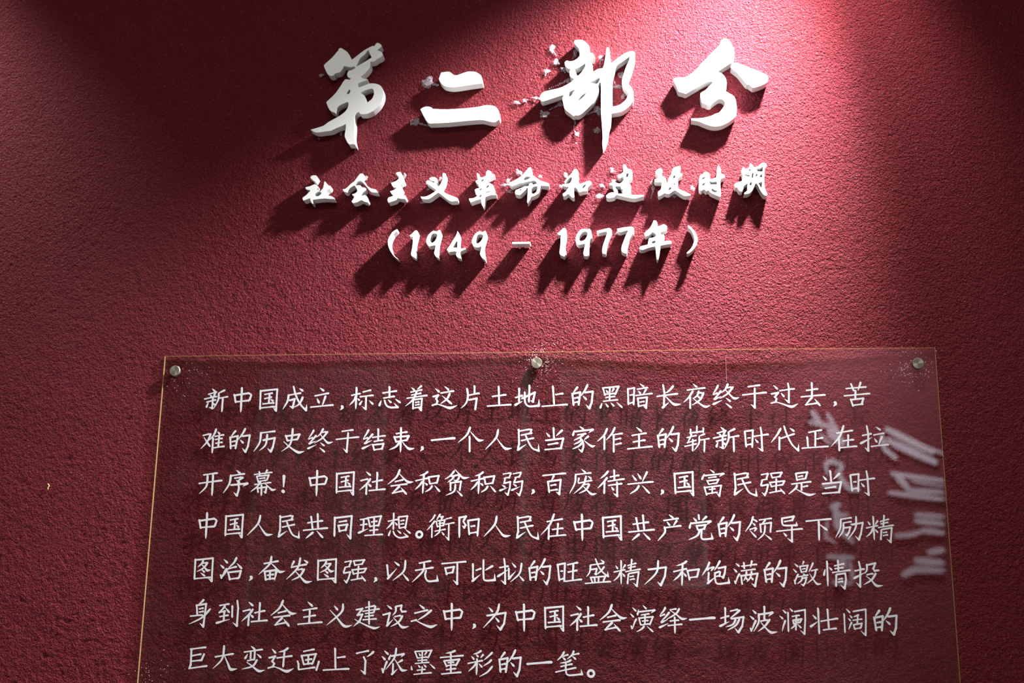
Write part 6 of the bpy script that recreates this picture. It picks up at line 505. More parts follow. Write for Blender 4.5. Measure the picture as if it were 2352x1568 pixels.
衡|-14,218 7,-6 2,-9 -2,-9 -10,-16 33,3 9,4 6,1 9,-5 6,-8 1,-6 -2,-6 -7,-6 -18,-30 5,-2 24,4 9,4 6,0 6,-2 4,-4 4,-6 1,-6 -5,-12 -15,-72 -4,-12 -6,-5 -9,2 -9,-6 -15,3 -15,-1 -3,-2 2,-24 -3,-9 -3,-3 1,-3 6,-9 51,14 21,2 9,-6 2,-4 0,-6 -5,-9 -3,-2 -21,-1 -45,-6 -12,-3 -3,-12 -7,-15 -14,-16 -18,-14 -21,-15 -36,-18 -5,3 1,3 25,26 34,31 7,9 5,12 -7,0 -30,-7 -9,-3 -3,-2 -6,-1 -6,2 -6,8 -1,6 2,3 5,3 9,2 54,10 9,21 -5,12 0,18 -1,1 -9,-2 -9,-9 -6,-3 -9,2 -8,8 -13,63 -8,21 -1,6 3,6 6,4 6,0 9,-5 3,1 0,9 6,4 33,5 6,3 9,-1 9,2 2,2 -4,6 -2,6 2,6 8,12 -3,2 -12,-1 -6,2 -6,6 -3,6 -27,-37 -11,-11 -10,-8 -3,2 -1,3 9,27 36,69 10,7|-101,209 6,-3 4,-6 1,-6 -3,-12 -12,-24 -12,-18 -20,-23 -22,-19 -35,-24 -3,1 -1,2 0,3 9,12 11,15 23,25 16,23 20,44 9,10|172,164 7,-6 2,-9 -3,-6 -6,-6 -6,-1 -6,2 -21,-2 -36,-9 -12,-6 -9,4 -6,9 1,6 5,3 39,8 36,13 9,1|-104,107 6,-3 4,-6 1,-6 -2,-6 -5,-12 -38,-45 4,-6 2,-15 -2,-51 1,-75 2,-42 -4,-15 -4,-3 -4,-1 -6,2 -5,5 -5,15 2,45 -1,84 -2,30 -1,2 -29,-29 -34,-29 -3,0 -2,2 0,3 29,42 49,63 26,38 12,12 3,1|47,101 -47,-6 -2,-3 -1,-18 1,-2 3,0 27,8 6,-2 6,-5 2,7|-61,92 -1,1 -2,-1 4,-27 10,-40 3,-3 18,3 2,4 -1,15 -10,5 -6,10 3,7 12,2 1,3 -1,18 -3,1 -21,-2|220,83 6,-4 3,-8 -2,-6 -7,-8 -12,0 -30,-3 -30,-5 -7,-2 3,-6 1,-12 1,-189 3,-48 -2,-6 -3,-3 -5,-2 -6,0 -6,2 -9,9 -46,63 1,2 6,-3 39,-28 1,2 2,18 -1,195 -2,2 -39,-11 -9,6 -4,9 4,6 6,2 84,16 42,13|21,53 -8,1 -15,-1 -1,-6 1,-17 24,7 10,1 4,12 -2,2 -6,-2|19,-76 33,-25 8,-8 6,-15 -2,-6 -3,-4 -6,-2 -6,1 -9,6 -5,5 -12,21 -10,24 1,3
阳|-49,186 9,-5 6,-7 2,-7 -1,-9 -4,-6 -5,-3 -28,-51 -9,-12 28,-42 11,-11 3,-7 0,-6 -2,-6 -8,-6 -6,-12 -8,-23 -6,-6 -6,-1 -9,1 -12,9 -9,17 -10,24 4,3 24,-11 4,5 7,15 -32,48 -3,9 1,6 5,6 0,6 2,9 17,30 -1,2 -61,-11 3,-15 -1,-66 4,-159 -2,-54 -8,-24 -4,-2 -5,5 -8,24 -6,57 -2,159 -4,69 1,9 -2,6 0,6 3,6 8,6 102,19 9,6|161,143 6,-2 6,-4 5,-6 2,-9 0,-6 -4,-6 -15,-231 -6,-33 -3,-3 -6,-1 -6,1 -6,5 -4,10 -1,33 -13,4 -24,-1 -36,-5 -12,-2 -9,-5 -9,2 -3,-2 -3,-14 -3,-4 -6,-2 -7,2 -7,6 -8,21 -3,57 -10,87 -9,60 1,9 4,6 6,4 9,-1 27,6 129,19 9,4|144,107 -139,-20 -2,-1 5,-78 7,-69 6,-30 53,6 45,11 13,1 14,177|95,30 9,-7 4,-6 0,-6 -1,-6 -3,-3 -10,-6 -8,-1 -12,4 -21,-3 -6,-5 -6,-1 -12,5 -5,7 -1,9 6,5 36,6 21,9
产|0,211 54,-27 8,-7 8,-12 2,-12 45,9 24,0 6,-2 5,-4 3,-6 0,-6 -8,-10 -6,-3 -12,1 -72,-7 -96,-15 -33,-6 -6,-4 -9,2 -9,6 -3,6 0,6 6,5 15,3 51,7 75,12 -16,12 -35,42 -4,6 1,3 3,2|117,127 9,-6 5,-7 1,-9 -3,-9 -45,-52 -18,-13 -3,0 -3,5 6,21 32,60 10,10|-39,99 21,-15 27,-23 7,-19 0,-6 -5,-6 -8,-2 -6,1 -12,8 -6,6 -23,50 -1,3 2,3|186,43 6,-7 1,-9 -7,-10 -6,-4 -6,0 -6,2 -81,-7 -87,-10 -57,-9 4,-25 0,-18 -5,-21 -5,-10 -9,-14 -28,-33 -40,-39 -49,-41 -4,2 -1,3 15,21 23,32 48,57 18,29 5,14 1,12 -7,33 -1,21 1,6 4,3 6,1 5,-1 10,-9 141,18 78,15 27,0
党|-27,207 11,-7 4,-6 1,-6 -1,-21 5,-45 -3,-6 -8,-4 -9,1 -6,4 -5,8 -1,6 1,15 -2,30 -4,12 0,6 5,10 6,3|93,183 9,-5 7,-8 2,-9 -3,-7 -60,-44 -21,-10 -3,1 -2,3 -1,3 15,24 45,49 6,3|-114,152 24,-14 27,-19 7,-12 2,-6 -2,-9 -4,-4 -4,-2 4,-2 159,18 51,10 12,-1 10,-7 6,-12 0,-6 -4,-7 -36,-22 -41,-22 -4,-12 -5,-6 -19,-54 -6,-6 -6,-2 -6,0 -6,2 -12,0 -3,-3 -8,-81 -2,-24 2,-12 2,-10 3,-2 18,-2 27,0 30,3 27,3 33,8 -1,75 1,3 4,-3 32,-84 1,-15 -4,-7 -9,-5 -51,-1 -69,-7 -33,2 -18,6 -8,6 -7,9 -4,9 -4,15 -1,27 6,57 -3,2 -9,-26 -12,-23 -18,-20 -15,-11 -24,-13 -51,-20 -54,-16 -3,1 -3,-2 -4,2 0,3 1,2 15,9 36,20 36,17 30,18 17,15 12,18 6,15 8,27 -13,3 -8,9 -12,42 -9,18 -1,9 3,7 9,4 9,-2 12,4 108,12 12,5 9,-2 12,-8 21,28 -3,2 -3,0 -255,-29 -3,-3 -5,-42 -5,-15 -3,-6 -5,-4 -6,-2 -6,2 -6,4 -5,9 1,21 23,57 11,18 3,1 3,-1 3,-9 82,9 -13,5 -13,10 -26,48 0,5|55,17 -100,-10 -2,-2 13,-36 10,0 42,8 24,9 3,4
领|-82,192 6,-4 5,-9 -5,-34 39,-15 12,-8 7,-6 3,-6 1,-6 -2,-6 -3,-3 -6,-2 -12,3 -12,7 -30,25 -3,0 -15,-39 34,-18 11,-9 4,-6 2,-6 -3,-9 -3,-4 -6,-1 -6,0 -9,5 -7,9 -16,27 -4,5 -20,-35 -37,-49 -54,-59 -3,0 -2,3 10,18 25,42 33,48 17,30 15,39 11,45 11,24 6,4|206,167 6,-4 4,-8 -2,-9 -5,-6 -6,-1 -9,2 -78,-8 -2,-2 4,-6 2,-6 -2,-6 -34,-27 2,-2 3,-1 90,14 6,1 9,5 9,-2 8,-6 3,-6 1,-6 -5,-12 -15,-120 -4,-18 -2,-3 -7,-3 -6,2 -6,6 -2,7 1,21 14,105 -1,4 -141,-22 -1,-24 4,-57 3,-27 -1,-9 -2,-5 -6,-3 -6,0 -6,3 -6,8 -2,9 1,24 -4,54 -5,42 4,6 6,3 9,-1 24,5 7,14 28,36 -2,2 -18,-3 -42,-7 -3,-3 -6,-1 -6,3 -6,6 -1,6 2,6 5,2 12,2 39,4 60,9 60,13|101,50 7,-3 5,-6 1,-30 -10,-63 -7,-24 -9,-18 -16,-21 -22,-23 -21,-16 -33,-21 -24,-17 -3,2 0,3 48,49 24,23 15,18 9,15 9,21 3,12 4,33 3,36 4,18 4,10 3,2|-49,20 9,-4 12,-13 4,-7 0,-6 -3,-6 -28,-33 -12,-9 -3,-1 -3,1 -3,6 4,15 10,21 1,6 -15,-3 -30,-8 -18,-6 -6,-5 -9,1 -6,6 -2,9 2,4 3,2 51,14 30,13|-142,-33 87,-77 18,-26 1,-6 -4,-7 -6,-2 -9,2 -27,24 -65,88 -1,4 3,2|98,-97 81,-51 19,-21 2,-9 -2,-6 -7,-4 -6,1 -27,17 -66,70 0,4 3,1
导|79,216 7,-4 6,-6 3,-6 1,-9 -2,-5 -7,-7 -18,-36 1,-6 0,-7 -9,-10 -6,-1 -9,2 -36,-3 -62,-11 -13,-6 -10,3 -5,6 -3,6 1,6 5,4 78,13 36,11 2,2 10,24 0,1 -145,-25 0,-57 3,-18 4,-6 3,-1 27,-3 39,-1 78,4 39,5 4,2 11,33 3,2 3,-2 15,-48 1,-6 -1,-6 -5,-6 -10,-4 -42,2 -21,-1 -2,-3 1,-12 0,-24 1,-1 105,14 39,1 8,-5 4,-6 0,-6 -4,-9 -3,-3 -5,-2 -6,1 -6,3 -24,-4 -105,-8 -5,-2 -5,-129 3,-45 -2,-9 -3,-5 -6,-3 -6,0 -12,5 -30,28 -34,35 1,2 3,0 54,-25 1,2 2,18 4,117 0,6 -1,2 -207,-22 -9,-5 -6,1 -5,3 -5,6 -1,6 2,6 6,3 225,24 2,6 2,36 -1,1 -63,-2 -39,3 -21,6 -12,10 -11,21 -4,21 -1,30 3,45 4,6 3,1 15,0 156,29 9,2 6,4|-92,-59 39,-28 6,-6 6,-16 -1,-6 -4,-6 -7,-3 -6,1 -12,7 -5,4 -23,48 1,5 3,1
下|195,179 9,-6 2,-9 -6,-12 -5,-4 -6,0 -9,3 -21,-3 -117,-7 -32,-4 5,-6 2,-6 3,-18 -1,-27 92,-56 20,-22 2,-6 1,-6 -2,-5 -3,-3 -9,-2 -27,13 -11,9 -64,66 -3,-36 -3,-141 -7,-54 -7,-15 -4,-2 -3,1 -3,4 -5,18 -4,57 6,150 -1,57 2,12 -2,9 2,6 -4,1 -144,-16 -15,0 -6,-4 -6,-1 -9,4 -7,7 -1,6 1,6 10,4 234,23 108,15
励|112,193 6,-3 5,-9 2,-42 -3,-51 2,-2 72,14 6,4 6,1 6,-1 6,-4 4,-6 2,-6 -1,-6 -5,-9 -33,-150 0,-15 -6,-8 -6,-13 -24,-71 -6,-7 -6,-2 -9,1 -6,5 -24,32 -23,39 2,1 6,-4 42,-33 22,48 7,18 1,9 5,9 30,135 0,3 -2,2 -69,-15 -2,-2 -8,-36 -9,-24 -11,-23 -11,-16 -22,-30 -22,-27 -71,-76 -4,4 4,3 0,3 95,135 18,36 9,27 4,19 -48,-7 -21,11 -4,7 1,6 3,4 3,1 39,6 21,7 9,0 1,66 3,24 3,15 5,3|37,178 6,-3 5,-9 -3,-9 -5,-6 -15,1 -54,-5 -84,-14 -5,-3 2,-30 -4,-48 -6,-36 -8,-24 -15,-33 -25,-42 -47,-65 -3,0 -2,2 1,3 6,15 25,51 24,45 15,39 7,39 2,69 6,28 6,6 9,3 93,14 51,12|31,116 6,-5 4,-8 -1,-6 -3,-5 -6,-4 -12,1 -33,-2 -42,-7 -21,-5 -3,-2 3,-24 -1,-27 1,-2 78,11 9,4 6,-1 6,-3 5,-6 2,-6 0,-6 -6,-9 -20,-63 0,-12 -2,-4 -10,-8 -24,-39 -5,-4 -6,-1 -6,1 -6,4 -13,18 -8,15 1,3 2,1 21,-6 18,20 6,9 3,9 5,6 15,48 -2,2 -69,-10 -4,-1 -1,-3 -4,-19 -8,-20 -15,-27 -27,-33 -40,-39 -3,2 0,4 4,6 5,9 42,63 14,30 5,24 1,9 -1,9 3,9 -1,39 6,24 -1,6 2,6 11,4 63,10 42,11
精|78,222 9,-7 3,-6 1,-9 -9,-51 2,-2 3,1 42,16 9,1 6,-1 5,-3 4,-6 1,-6 -5,-9 -5,-3 -12,0 -36,-7 -15,-5 -3,-2 -2,-19 2,-2 36,12 12,1 10,-5 3,-6 0,-6 -6,-9 -4,-2 -12,1 -30,-4 -14,-4 -3,-30 1,-3 43,7 72,17 21,1 6,-2 6,-7 1,-7 -2,-6 -2,-3 -6,-3 -9,2 -75,-10 -135,-24 -6,-4 -9,2 -4,4 -3,6 1,6 3,4 68,11 4,30 -3,3 -3,-1 -6,-2 -6,-4 -6,0 -6,3 -2,4 -2,9 4,6 33,6 4,21 -4,0 -21,-7 -6,-4 -6,-2 -9,5 -2,5 -1,6 4,6 47,14 5,28 3,48 2,3 5,3|-90,201 5,-4 3,-6 3,-27 -3,-108 1,-2 3,1 24,7 18,1 8,-4 4,-9 -3,-9 -6,-5 -12,0 -37,-7 0,-117 -3,-36 -2,-30 -6,-21 -3,-3 -5,3 -6,27 -3,66 1,45 -2,3 -18,-29 -9,-10 -19,-18 -20,-15 -36,-20 -3,-3 -3,1 -1,4 25,29 21,19 16,18 15,24 16,39 3,6 7,8 8,1 1,3 -3,2 -6,-1 -78,-19 -3,-3 -6,-1 -9,4 -3,6 0,6 1,3 5,3 90,20 12,4 1,48 -1,69 2,18 -2,12 3,6 3,2 6,0|-30,137 8,-3 5,-6 2,-9 -2,-6 -38,-42 -11,-7 -3,-1 -3,1 -2,4 5,15 26,48 4,5|-177,117 33,-34 5,-15 -2,-6 -6,-5 -6,-1 -9,4 -11,14 -12,42 2,3|189,32 9,-9 2,-9 -5,-12 -22,-156 -5,-57 -3,-7 -6,-4 -6,0 -10,5 -23,27 -27,36 3,3 42,-28 2,1 7,33 21,144 0,3 -132,-22 -2,-2 0,-12 -6,-33 -7,-60 -2,-36 -4,-9 -6,-4 -6,0 -7,4 -4,6 -2,12 6,33 8,63 1,39 3,6 7,4 6,0 2,8 3,3 13,4 129,24 9,4 6,1|-75,-3 3,-1 15,-12 21,-19 7,-14 0,-6 -4,-6 -6,-2 -9,1 -12,10 -12,27 -7,18|99,-36 7,-4 6,-9 -1,-6 -6,-6 -33,-3 -24,-5 -6,2 -4,6 -1,6 2,4 3,2 24,3 12,3 15,7|111,-79 9,-6 4,-9 -1,-6 -5,-6 -4,-2 -6,0 -6,3 -15,-1 -27,-5 -9,-6 -9,3 -5,8 0,6 5,5 36,7 27,9
图|152,203 9,-9 3,-10 -2,-12 3,-267 6,-96 -3,-9 -7,-4 -6,-1 -6,2 -9,5 -51,57 -66,-2 -144,-14 -6,-4 -6,0 -9,-6 -6,0 -5,3 -3,6 -6,27 0,72 -3,123 -4,81 1,12 -3,9 2,7 7,5 5,2 7,-2 8,-7 33,5 240,25 9,4 6,0|133,169 -2,2 -6,0 -126,-13 -6,-1 -1,-3 4,-6 2,-6 -3,-15 -2,-6 0,-2 21,3 18,6 6,-1 9,-4 4,4 5,2 9,-2 8,-9 0,-9 -8,-21 -36,-51 30,-25 18,-6 39,-4 6,-1 3,-3 0,-3 -3,-2 -18,-14 -9,-5 -18,-6 -12,0 -12,4 -14,11 -23,33 -5,4 -28,-19 0,-3 31,-13 9,-8 5,-9 1,-9 -3,-7 -9,-4 -12,3 -9,5 -27,37 -27,-11 -54,-17 -3,1 -2,2 1,3 13,9 67,39 14,11 14,13 -32,35 -27,-22 -30,-18 -3,1 -3,4 18,27 25,27 11,15 17,39 -2,3 -102,-9 -1,-3 0,-93 3,-117 4,-67 141,12 84,13 27,-1 6,-1 6,-6 2,2 1,36|25,97 -5,3 -21,-2 -4,-4 -5,-1 -6,1 -6,4 -8,-10 1,-3 34,-27 22,36|-46,-50 60,-23 9,-6 14,-16 2,-9 -2,-6 -5,-3 -6,-1 -15,4 -9,5 -51,49 -1,3|135,-134 -1,2 -3,-5 -6,-4 -6,0 -6,2 -7,-1 -1,-3 29,-15
治|83,191 6,-4 6,-8 0,-6 -2,-15 -12,-27 -15,-27 -15,-21 -19,-19 -32,-26 -28,-18 3,-2 12,3 39,10 42,16 9,1 9,-1 9,-6 5,-9 -2,-7 -9,-10 -6,-3 -12,1 -33,-5 -60,-15 -9,-3 -6,-5 -6,0 -6,2 -5,-18 -9,-15 2,-1 3,2 6,2 12,-2 192,23 6,4 6,2 9,-2 7,-4 5,-6 3,-12 -1,-6 -5,-7 -16,-80 -8,-22 -3,-3 -6,-2 -11,-9 -4,-2 -6,0 -6,2 -27,0 -60,-6 -27,-5 -3,-1 -3,-6 -6,-5 -6,0 -6,1 -6,5 -7,11 -7,30 -14,48 -14,33 2,15 -2,2 -55,-77 -20,-21 0,-12 -3,-5 -3,-3 -6,-2 -6,1 -6,2 -6,6 -3,7 -4,18 -9,24 -1,6 2,6 3,3 6,2 6,0 6,-2 9,-9 3,-16 24,64 25,51 5,6 12,9 9,0 12,-8 6,6 9,4 1,4 32,39 28,30 17,22 14,26 13,36 9,14 3,4 6,4|-127,152 27,-13 30,-19 12,-19 0,-8 -3,-6 -6,-4 -9,0 -15,7 -6,5 -36,51 -2,3 2,5|98,89 75,-53 18,-25 1,-9 -4,-7 -6,-3 -9,1 -27,18 -55,75 1,5 3,0|-187,66 30,-14 24,-12 6,-5 12,-18 0,-9 -3,-6 -6,-4 -6,0 -15,5 -7,5 -39,51 -1,3 2,3|148,-55 -2,1 -15,-2 -156,-18 -1,-2 4,-18 20,-60 4,-1 30,3 45,6 42,10 12,0
奋|-19,204 8,-6 4,-9 2,-42 -4,-33 2,-1 9,2 66,17 24,1 6,-2 6,-4 4,-10 -1,-6 -7,-9 -5,-3 -6,-1 -6,2 -72,-9 -25,-4 0,-3 61,-43 45,-44 12,-5 9,-13 9,-5 21,-9 9,-2 60,-1 9,-1 4,-3 0,-3 -1,-1 -36,-20 -15,-6 -18,-4 -12,-1 -18,2 -24,16 -3,0 -6,-16 -14,-54 -22,-76 -4,1 1,3 -1,3 0,18 -2,4 -4,-4 -5,-2 -6,0 -6,3 -36,-1 -3,-1 -6,-7 -6,-2 -8,1 -7,5 -21,-3 -9,-2 -6,-4 -6,0 -6,-7 -6,-2 -6,0 -7,4 -7,9 -3,6 -4,33 -11,60 -10,33 1,12 -1,1 -81,-61 -3,0 -2,3 20,24 39,43 72,71 18,21 15,21 -57,-11 -12,-5 -6,1 -10,6 -5,9 2,6 4,4 15,4 81,14 5,20 2,36 8,36 6,6|-19,72 -3,3 -14,-21 -15,-18 -20,-21 -58,-51 8,-1 18,4 162,23 1,1 -19,24|59,-45 -70,-9 -2,-36 27,8 12,1 10,-6 4,-6 2,-6 -3,-9 -13,-9 -6,0 -9,3 -18,0 -6,-3 1,-24 2,-15 39,9 12,0 9,-4 1,1 1,87 1,9|-46,-60 -3,2 -52,-8 1,-21 10,-54 4,-18 3,-6 37,4 2,2 1,39 -9,-2 -6,-4 -6,-1 -12,5 -5,5 -2,6 1,6 6,5 32,4
发|4,209 7,-7 3,-9 -2,-45 -9,-57 1,-1 72,19 30,2 6,-2 4,-3 4,-6 1,-6 -2,-6 -7,-8 -6,-3 -12,1 -99,-15 -22,-41 34,6 21,8 9,1 6,-1 6,-4 6,-10 3,-2 7,8 5,3 9,-1 6,-5 4,-6 1,-6 -9,-27 -27,-48 -27,-36 25,-24 30,-24 21,-13 24,-10 21,-3 69,1 3,-2 0,-3 -48,-25 -24,-8 -18,-2 -15,1 -13,4 -17,11 -15,13 -15,15 -45,53 -3,1 -24,-15 -36,-15 -75,-23 -3,2 -1,3 10,7 51,29 24,12 32,21 1,3 -54,60 -3,1 -60,-56 -63,-50 -21,-18 -3,1 -2,2 1,3 15,18 32,36 87,93 20,25 16,26 -1,2 -3,0 -69,-15 -12,-6 -12,4 -6,5 -2,4 -1,6 3,4 6,5 -2,3 3,24 22,60 7,8 6,2 6,0 6,-3 6,-6 3,-7 1,-6 -4,-12 -33,-50 -11,-10 2,-1 96,18 3,4 5,21 6,54 9,39 2,6 5,5 6,1|70,170 48,-18 6,-3 11,-13 3,-6 1,-9 -2,-6 -7,-4 -6,-1 -15,4 -6,4 -42,45 -2,3 2,4 3,1|23,4 -7,1 -27,-5 -8,-5 -4,-1 -12,3 -6,5 -3,-1 -16,-18 0,-3 61,-54 3,0 11,15 9,15 21,45 -2,2 -9,-3
以|126,170 9,-6 3,-9 3,-45 -1,-39 -3,-24 -3,-21 -8,-24 -13,-24 -23,-27 82,-72 20,-30 2,-9 -2,-6 -6,-5 -9,1 -27,21 -7,7 -59,87 -27,-23 -36,-27 -96,-61 -3,3 0,3 39,36 94,81 20,22 12,17 10,21 6,24 3,36 0,48 6,39 5,6|-54,140 27,-11 42,-22 13,-15 3,-6 1,-9 -2,-5 -6,-4 -6,0 -24,10 -54,56 -1,3 0,3 4,2|-177,99 6,-3 5,-4 8,-18 3,-42 5,-39 5,-33 7,-37 3,0 120,112 4,-3 -67,-93 -49,-66 -11,-10 -15,-10 -6,-2 -6,1 -5,3 -5,9 1,9 15,27 0,3 -6,6 -7,15 -3,42 -10,69 -9,45 0,6 5,9 6,4
无|77,178 8,-7 3,-9 -3,-6 -8,-9 -6,-2 -9,1 -51,-6 -25,-5 0,-15 5,-27 -1,-39 3,-3 3,0 90,20 33,2 8,-4 5,-6 1,-6 -2,-6 -6,-7 -6,-4 -6,0 -6,2 -12,-3 -81,-9 -30,-6 -6,-15 -10,-18 -14,-20 -20,-22 -25,-24 -46,-42 -77,-62 -3,0 -2,5 22,27 43,47 42,43 24,27 19,24 14,24 -24,-3 -69,-13 -12,-5 -6,1 -11,8 -3,6 2,8 9,4 15,3 66,9 42,9 3,18 -2,36 2,30 -39,-9 -9,-2 -6,-5 -6,0 -9,4 -6,5 -3,7 2,6 4,3 9,3 99,20 60,17 18,1|5,24 6,-1 6,-5 4,-9 -2,-18 -10,-39 -1,-12 1,-12 5,-21 8,-21 6,-12 8,-9 14,-8 24,-3 57,6 48,9 2,5 4,66 3,2 3,-2 27,-84 1,-9 -4,-8 -12,-6 -48,-2 -51,-6 -27,-2 -15,1 -18,4 -18,10 -6,5 -15,17 -10,17 -11,30 -7,36 3,27 9,33 7,17 3,3
可|200,192 6,-6 1,-9 -7,-11 -6,-3 -6,0 -9,3 -18,-3 -87,-5 -4,-2 2,-18 3,-261 5,-54 -2,-9 -4,-6 -6,-2 -9,0 -12,8 -59,72 2,3 6,-3 45,-27 2,3 2,30 -3,261 -1,3 -219,-21 -6,-3 -3,-1 -6,1 -9,6 -5,6 0,6 4,6 7,2 30,3 81,6 123,12 114,15 42,1|5,114 6,-2 6,-6 4,-7 1,-6 -1,-6 -6,-9 -16,-79 -10,-8 -5,-2 -6,0 -6,3 -15,-1 -45,-7 -12,-7 -2,-10 -4,-5 -9,-2 -9,4 -6,6 -4,9 -4,30 -9,39 -9,24 1,12 4,6 9,2 9,-2 117,19 12,6|-19,78 -99,-15 -2,-3 1,-9 10,-45 3,-1 15,1 30,6 30,10 2,5 11,48
比|-10,183 8,-4 5,-6 3,-21 2,-174 5,-90 2,-15 2,-6 6,-5 9,-3 24,-2 42,3 63,11 3,4 9,79 3,3 2,-3 8,-33 15,-69 -1,-9 -6,-5 -9,-4 -63,-3 -45,-4 -36,1 -18,4 -12,6 -12,9 -6,8 -6,12 -3,18 -6,81 -1,87 -1,96 2,24 3,7|-184,119 9,-2 6,-6 6,-22 -1,-57 1,-87 4,-57 -2,-12 105,66 2,0 3,-3 -107,-111 -8,-4 -18,-7 -6,1 -6,4 -4,6 -1,6 2,6 7,12 6,6 8,6 -8,9 -7,21 2,51 -2,93 -5,63 2,10 6,6|146,90 8,-10 2,-9 -3,-6 -9,-9 -88,-43 -36,-12 -3,1 -2,3 2,3 24,24 78,54 18,6|-52,48 9,-5 6,-11 -2,-9 -10,-9 -6,-2 -9,2 -15,-4 -24,-9 -4,-2 -5,-5 -6,-2 -12,3 -6,5 -2,8 2,6 3,2 42,15 30,17
拟|-109,213 9,-6 4,-7 5,-21 13,-84 2,-3 21,5 12,0 9,-3 6,-8 0,-9 -8,-9 -4,-2 -18,1 -15,-2 -3,-3 1,-45 0,-3 2,-1 27,14 1,5 -2,15 7,12 6,2 6,0 9,-8 5,-15 -2,-36 1,-54 2,-24 93,80 3,-2 0,-3 -87,-120 -12,-9 -9,-5 -6,-1 -9,4 -4,5 -2,6 9,21 -7,15 1,39 -1,60 -2,4 -27,-22 -2,-6 2,-123 5,-66 -2,-6 -3,-4 -9,-4 -9,2 -9,6 -32,33 -26,30 1,2 6,-2 45,-23 2,2 2,45 -1,81 -2,6 -1,1 -72,-56 -30,-10 -9,4 -3,4 -2,6 2,8 19,19 95,51 2,3 0,54 -2,7 -51,-10 -15,-6 -13,6 -5,9 3,7 9,4 33,5 37,8 1,15 -13,84 -2,21 4,8|182,138 6,-6 2,-7 -1,-39 -5,-39 -9,-45 -7,-18 -11,-21 -15,-21 -17,-18 -18,-17 -30,-24 -75,-54 -3,1 -2,1 1,3 16,18 92,90 15,18 12,18 8,18 6,21 6,33 4,51 8,33 2,3 6,3|23,135 56,-40 12,-21 1,-6 -3,-6 -6,-4 -9,1 -12,7 -9,8 -37,57 1,5 3,1|143,-64 63,-51 6,-7 9,-17 1,-9 -4,-5 -6,-2 -9,1 -15,11 -7,7 -43,66 0,3 2,3
旺|134,161 8,-6 4,-9 -2,-6 -10,-10 -6,-2 -12,1 -30,-3 -6,-1 -3,-3 3,-27 -5,-63 2,-2 27,8 15,0 9,-4 4,-5 2,-6 -3,-8 -7,-7 -5,-3 -12,2 -34,-5 -2,-60 0,-51 -2,-9 2,-1 15,1 78,15 30,0 9,-5 4,-7 -1,-8 -6,-7 -3,-3 -6,-2 -12,2 -81,-6 -81,-10 -60,-9 -9,-4 -9,2 -9,7 -3,-5 -6,-3 -6,1 -5,3 -6,9 -1,21 -1,3 -2,1 -12,-1 -24,-7 -11,1 -4,-15 -6,-4 -6,1 -6,3 -4,6 -7,24 -4,54 -11,99 -10,66 -2,9 1,6 4,6 6,4 12,-1 24,6 69,12 12,6 12,-2 6,-4 4,-6 3,-12 -4,-9 -10,-255 4,-1 102,13 3,3 -4,21 5,45 2,51 -3,1 -21,-4 -21,-5 -6,-4 -6,-1 -6,1 -9,6 -4,9 3,6 7,4 48,8 15,4 4,2 2,87 -1,6 -2,2 -48,-11 -9,-3 -3,-3 -6,-2 -12,5 -4,3 -3,6 1,8 3,2 12,4 36,7 48,11 51,15 9,2|-88,116 -84,-15 5,-66 10,-90 9,-54 27,7 15,9 10,-1|-109,27 6,-4 5,-9 0,-6 -5,-6 -6,-2 -12,0 -15,-3 -6,1 -6,6 -2,7 2,5 3,2 15,4 12,6
盛|-32,205 6,-5 5,-11 25,-64 69,13 4,3 -31,36 -2,3 2,5 21,-7 24,-10 9,-7 6,-8 3,-6 0,-6 -3,-6 -4,-3 2,-6 -1,-6 -6,-7 -6,-2 -9,1 -69,-7 0,-3 18,-36 24,-35 27,40 12,11 9,1 8,-5 3,-6 1,-6 -7,-15 -35,-42 29,-30 22,-17 24,-14 1,1 6,51 2,1 3,-1 18,-72 2,-6 -1,-9 -4,-6 -3,-2 -9,0 -6,2 -21,17 -2,-11 -6,-6 -22,-60 3,-2 51,6 42,0 6,-4 3,-6 0,-6 -7,-9 -8,-1 -9,3 -24,-4 -129,-7 -216,-19 -6,0 -6,-4 -9,2 -6,7 -2,8 2,3 6,3 102,8 1,1 -13,36 -17,36 1,9 5,6 5,1 9,-1 213,21 3,0 8,6 -27,21 -29,30 -3,0 -42,-31 -30,-17 -6,-7 -6,-2 -9,2 -15,13 -9,12 -1,3 4,3 12,1 1,2 4,12 8,39 -1,2 -3,0 -60,-9 -9,0 -3,-2 -7,-27 -15,-27 -12,-15 -36,-33 -2,-1 -3,3 -1,1 5,9 32,51 9,21 5,27 2,60 6,21 8,5 96,13 1,3 -25,72 1,6 2,3 6,2|-12,99 -2,2 -3,0 -87,-13 1,-16 -3,-30 2,-1 3,0 69,10 12,4 6,0 6,-4 5,-6 3,-9 -5,-12 -10,-48 -1,-12 2,-3 54,51 -29,42|97,-96 -3,3 -3,0 -63,-6 -3,-3 2,-9 -3,-12 0,-21 1,-18 3,-2 45,5 3,3 4,18|-3,-105 -2,3 -6,-1 -24,-2 -3,-3 2,-42 4,-19 27,2 4,2 -3,9 4,39|-67,-111 -1,3 -30,-3 16,-42 11,-19 15,1 -5,9 -1,36
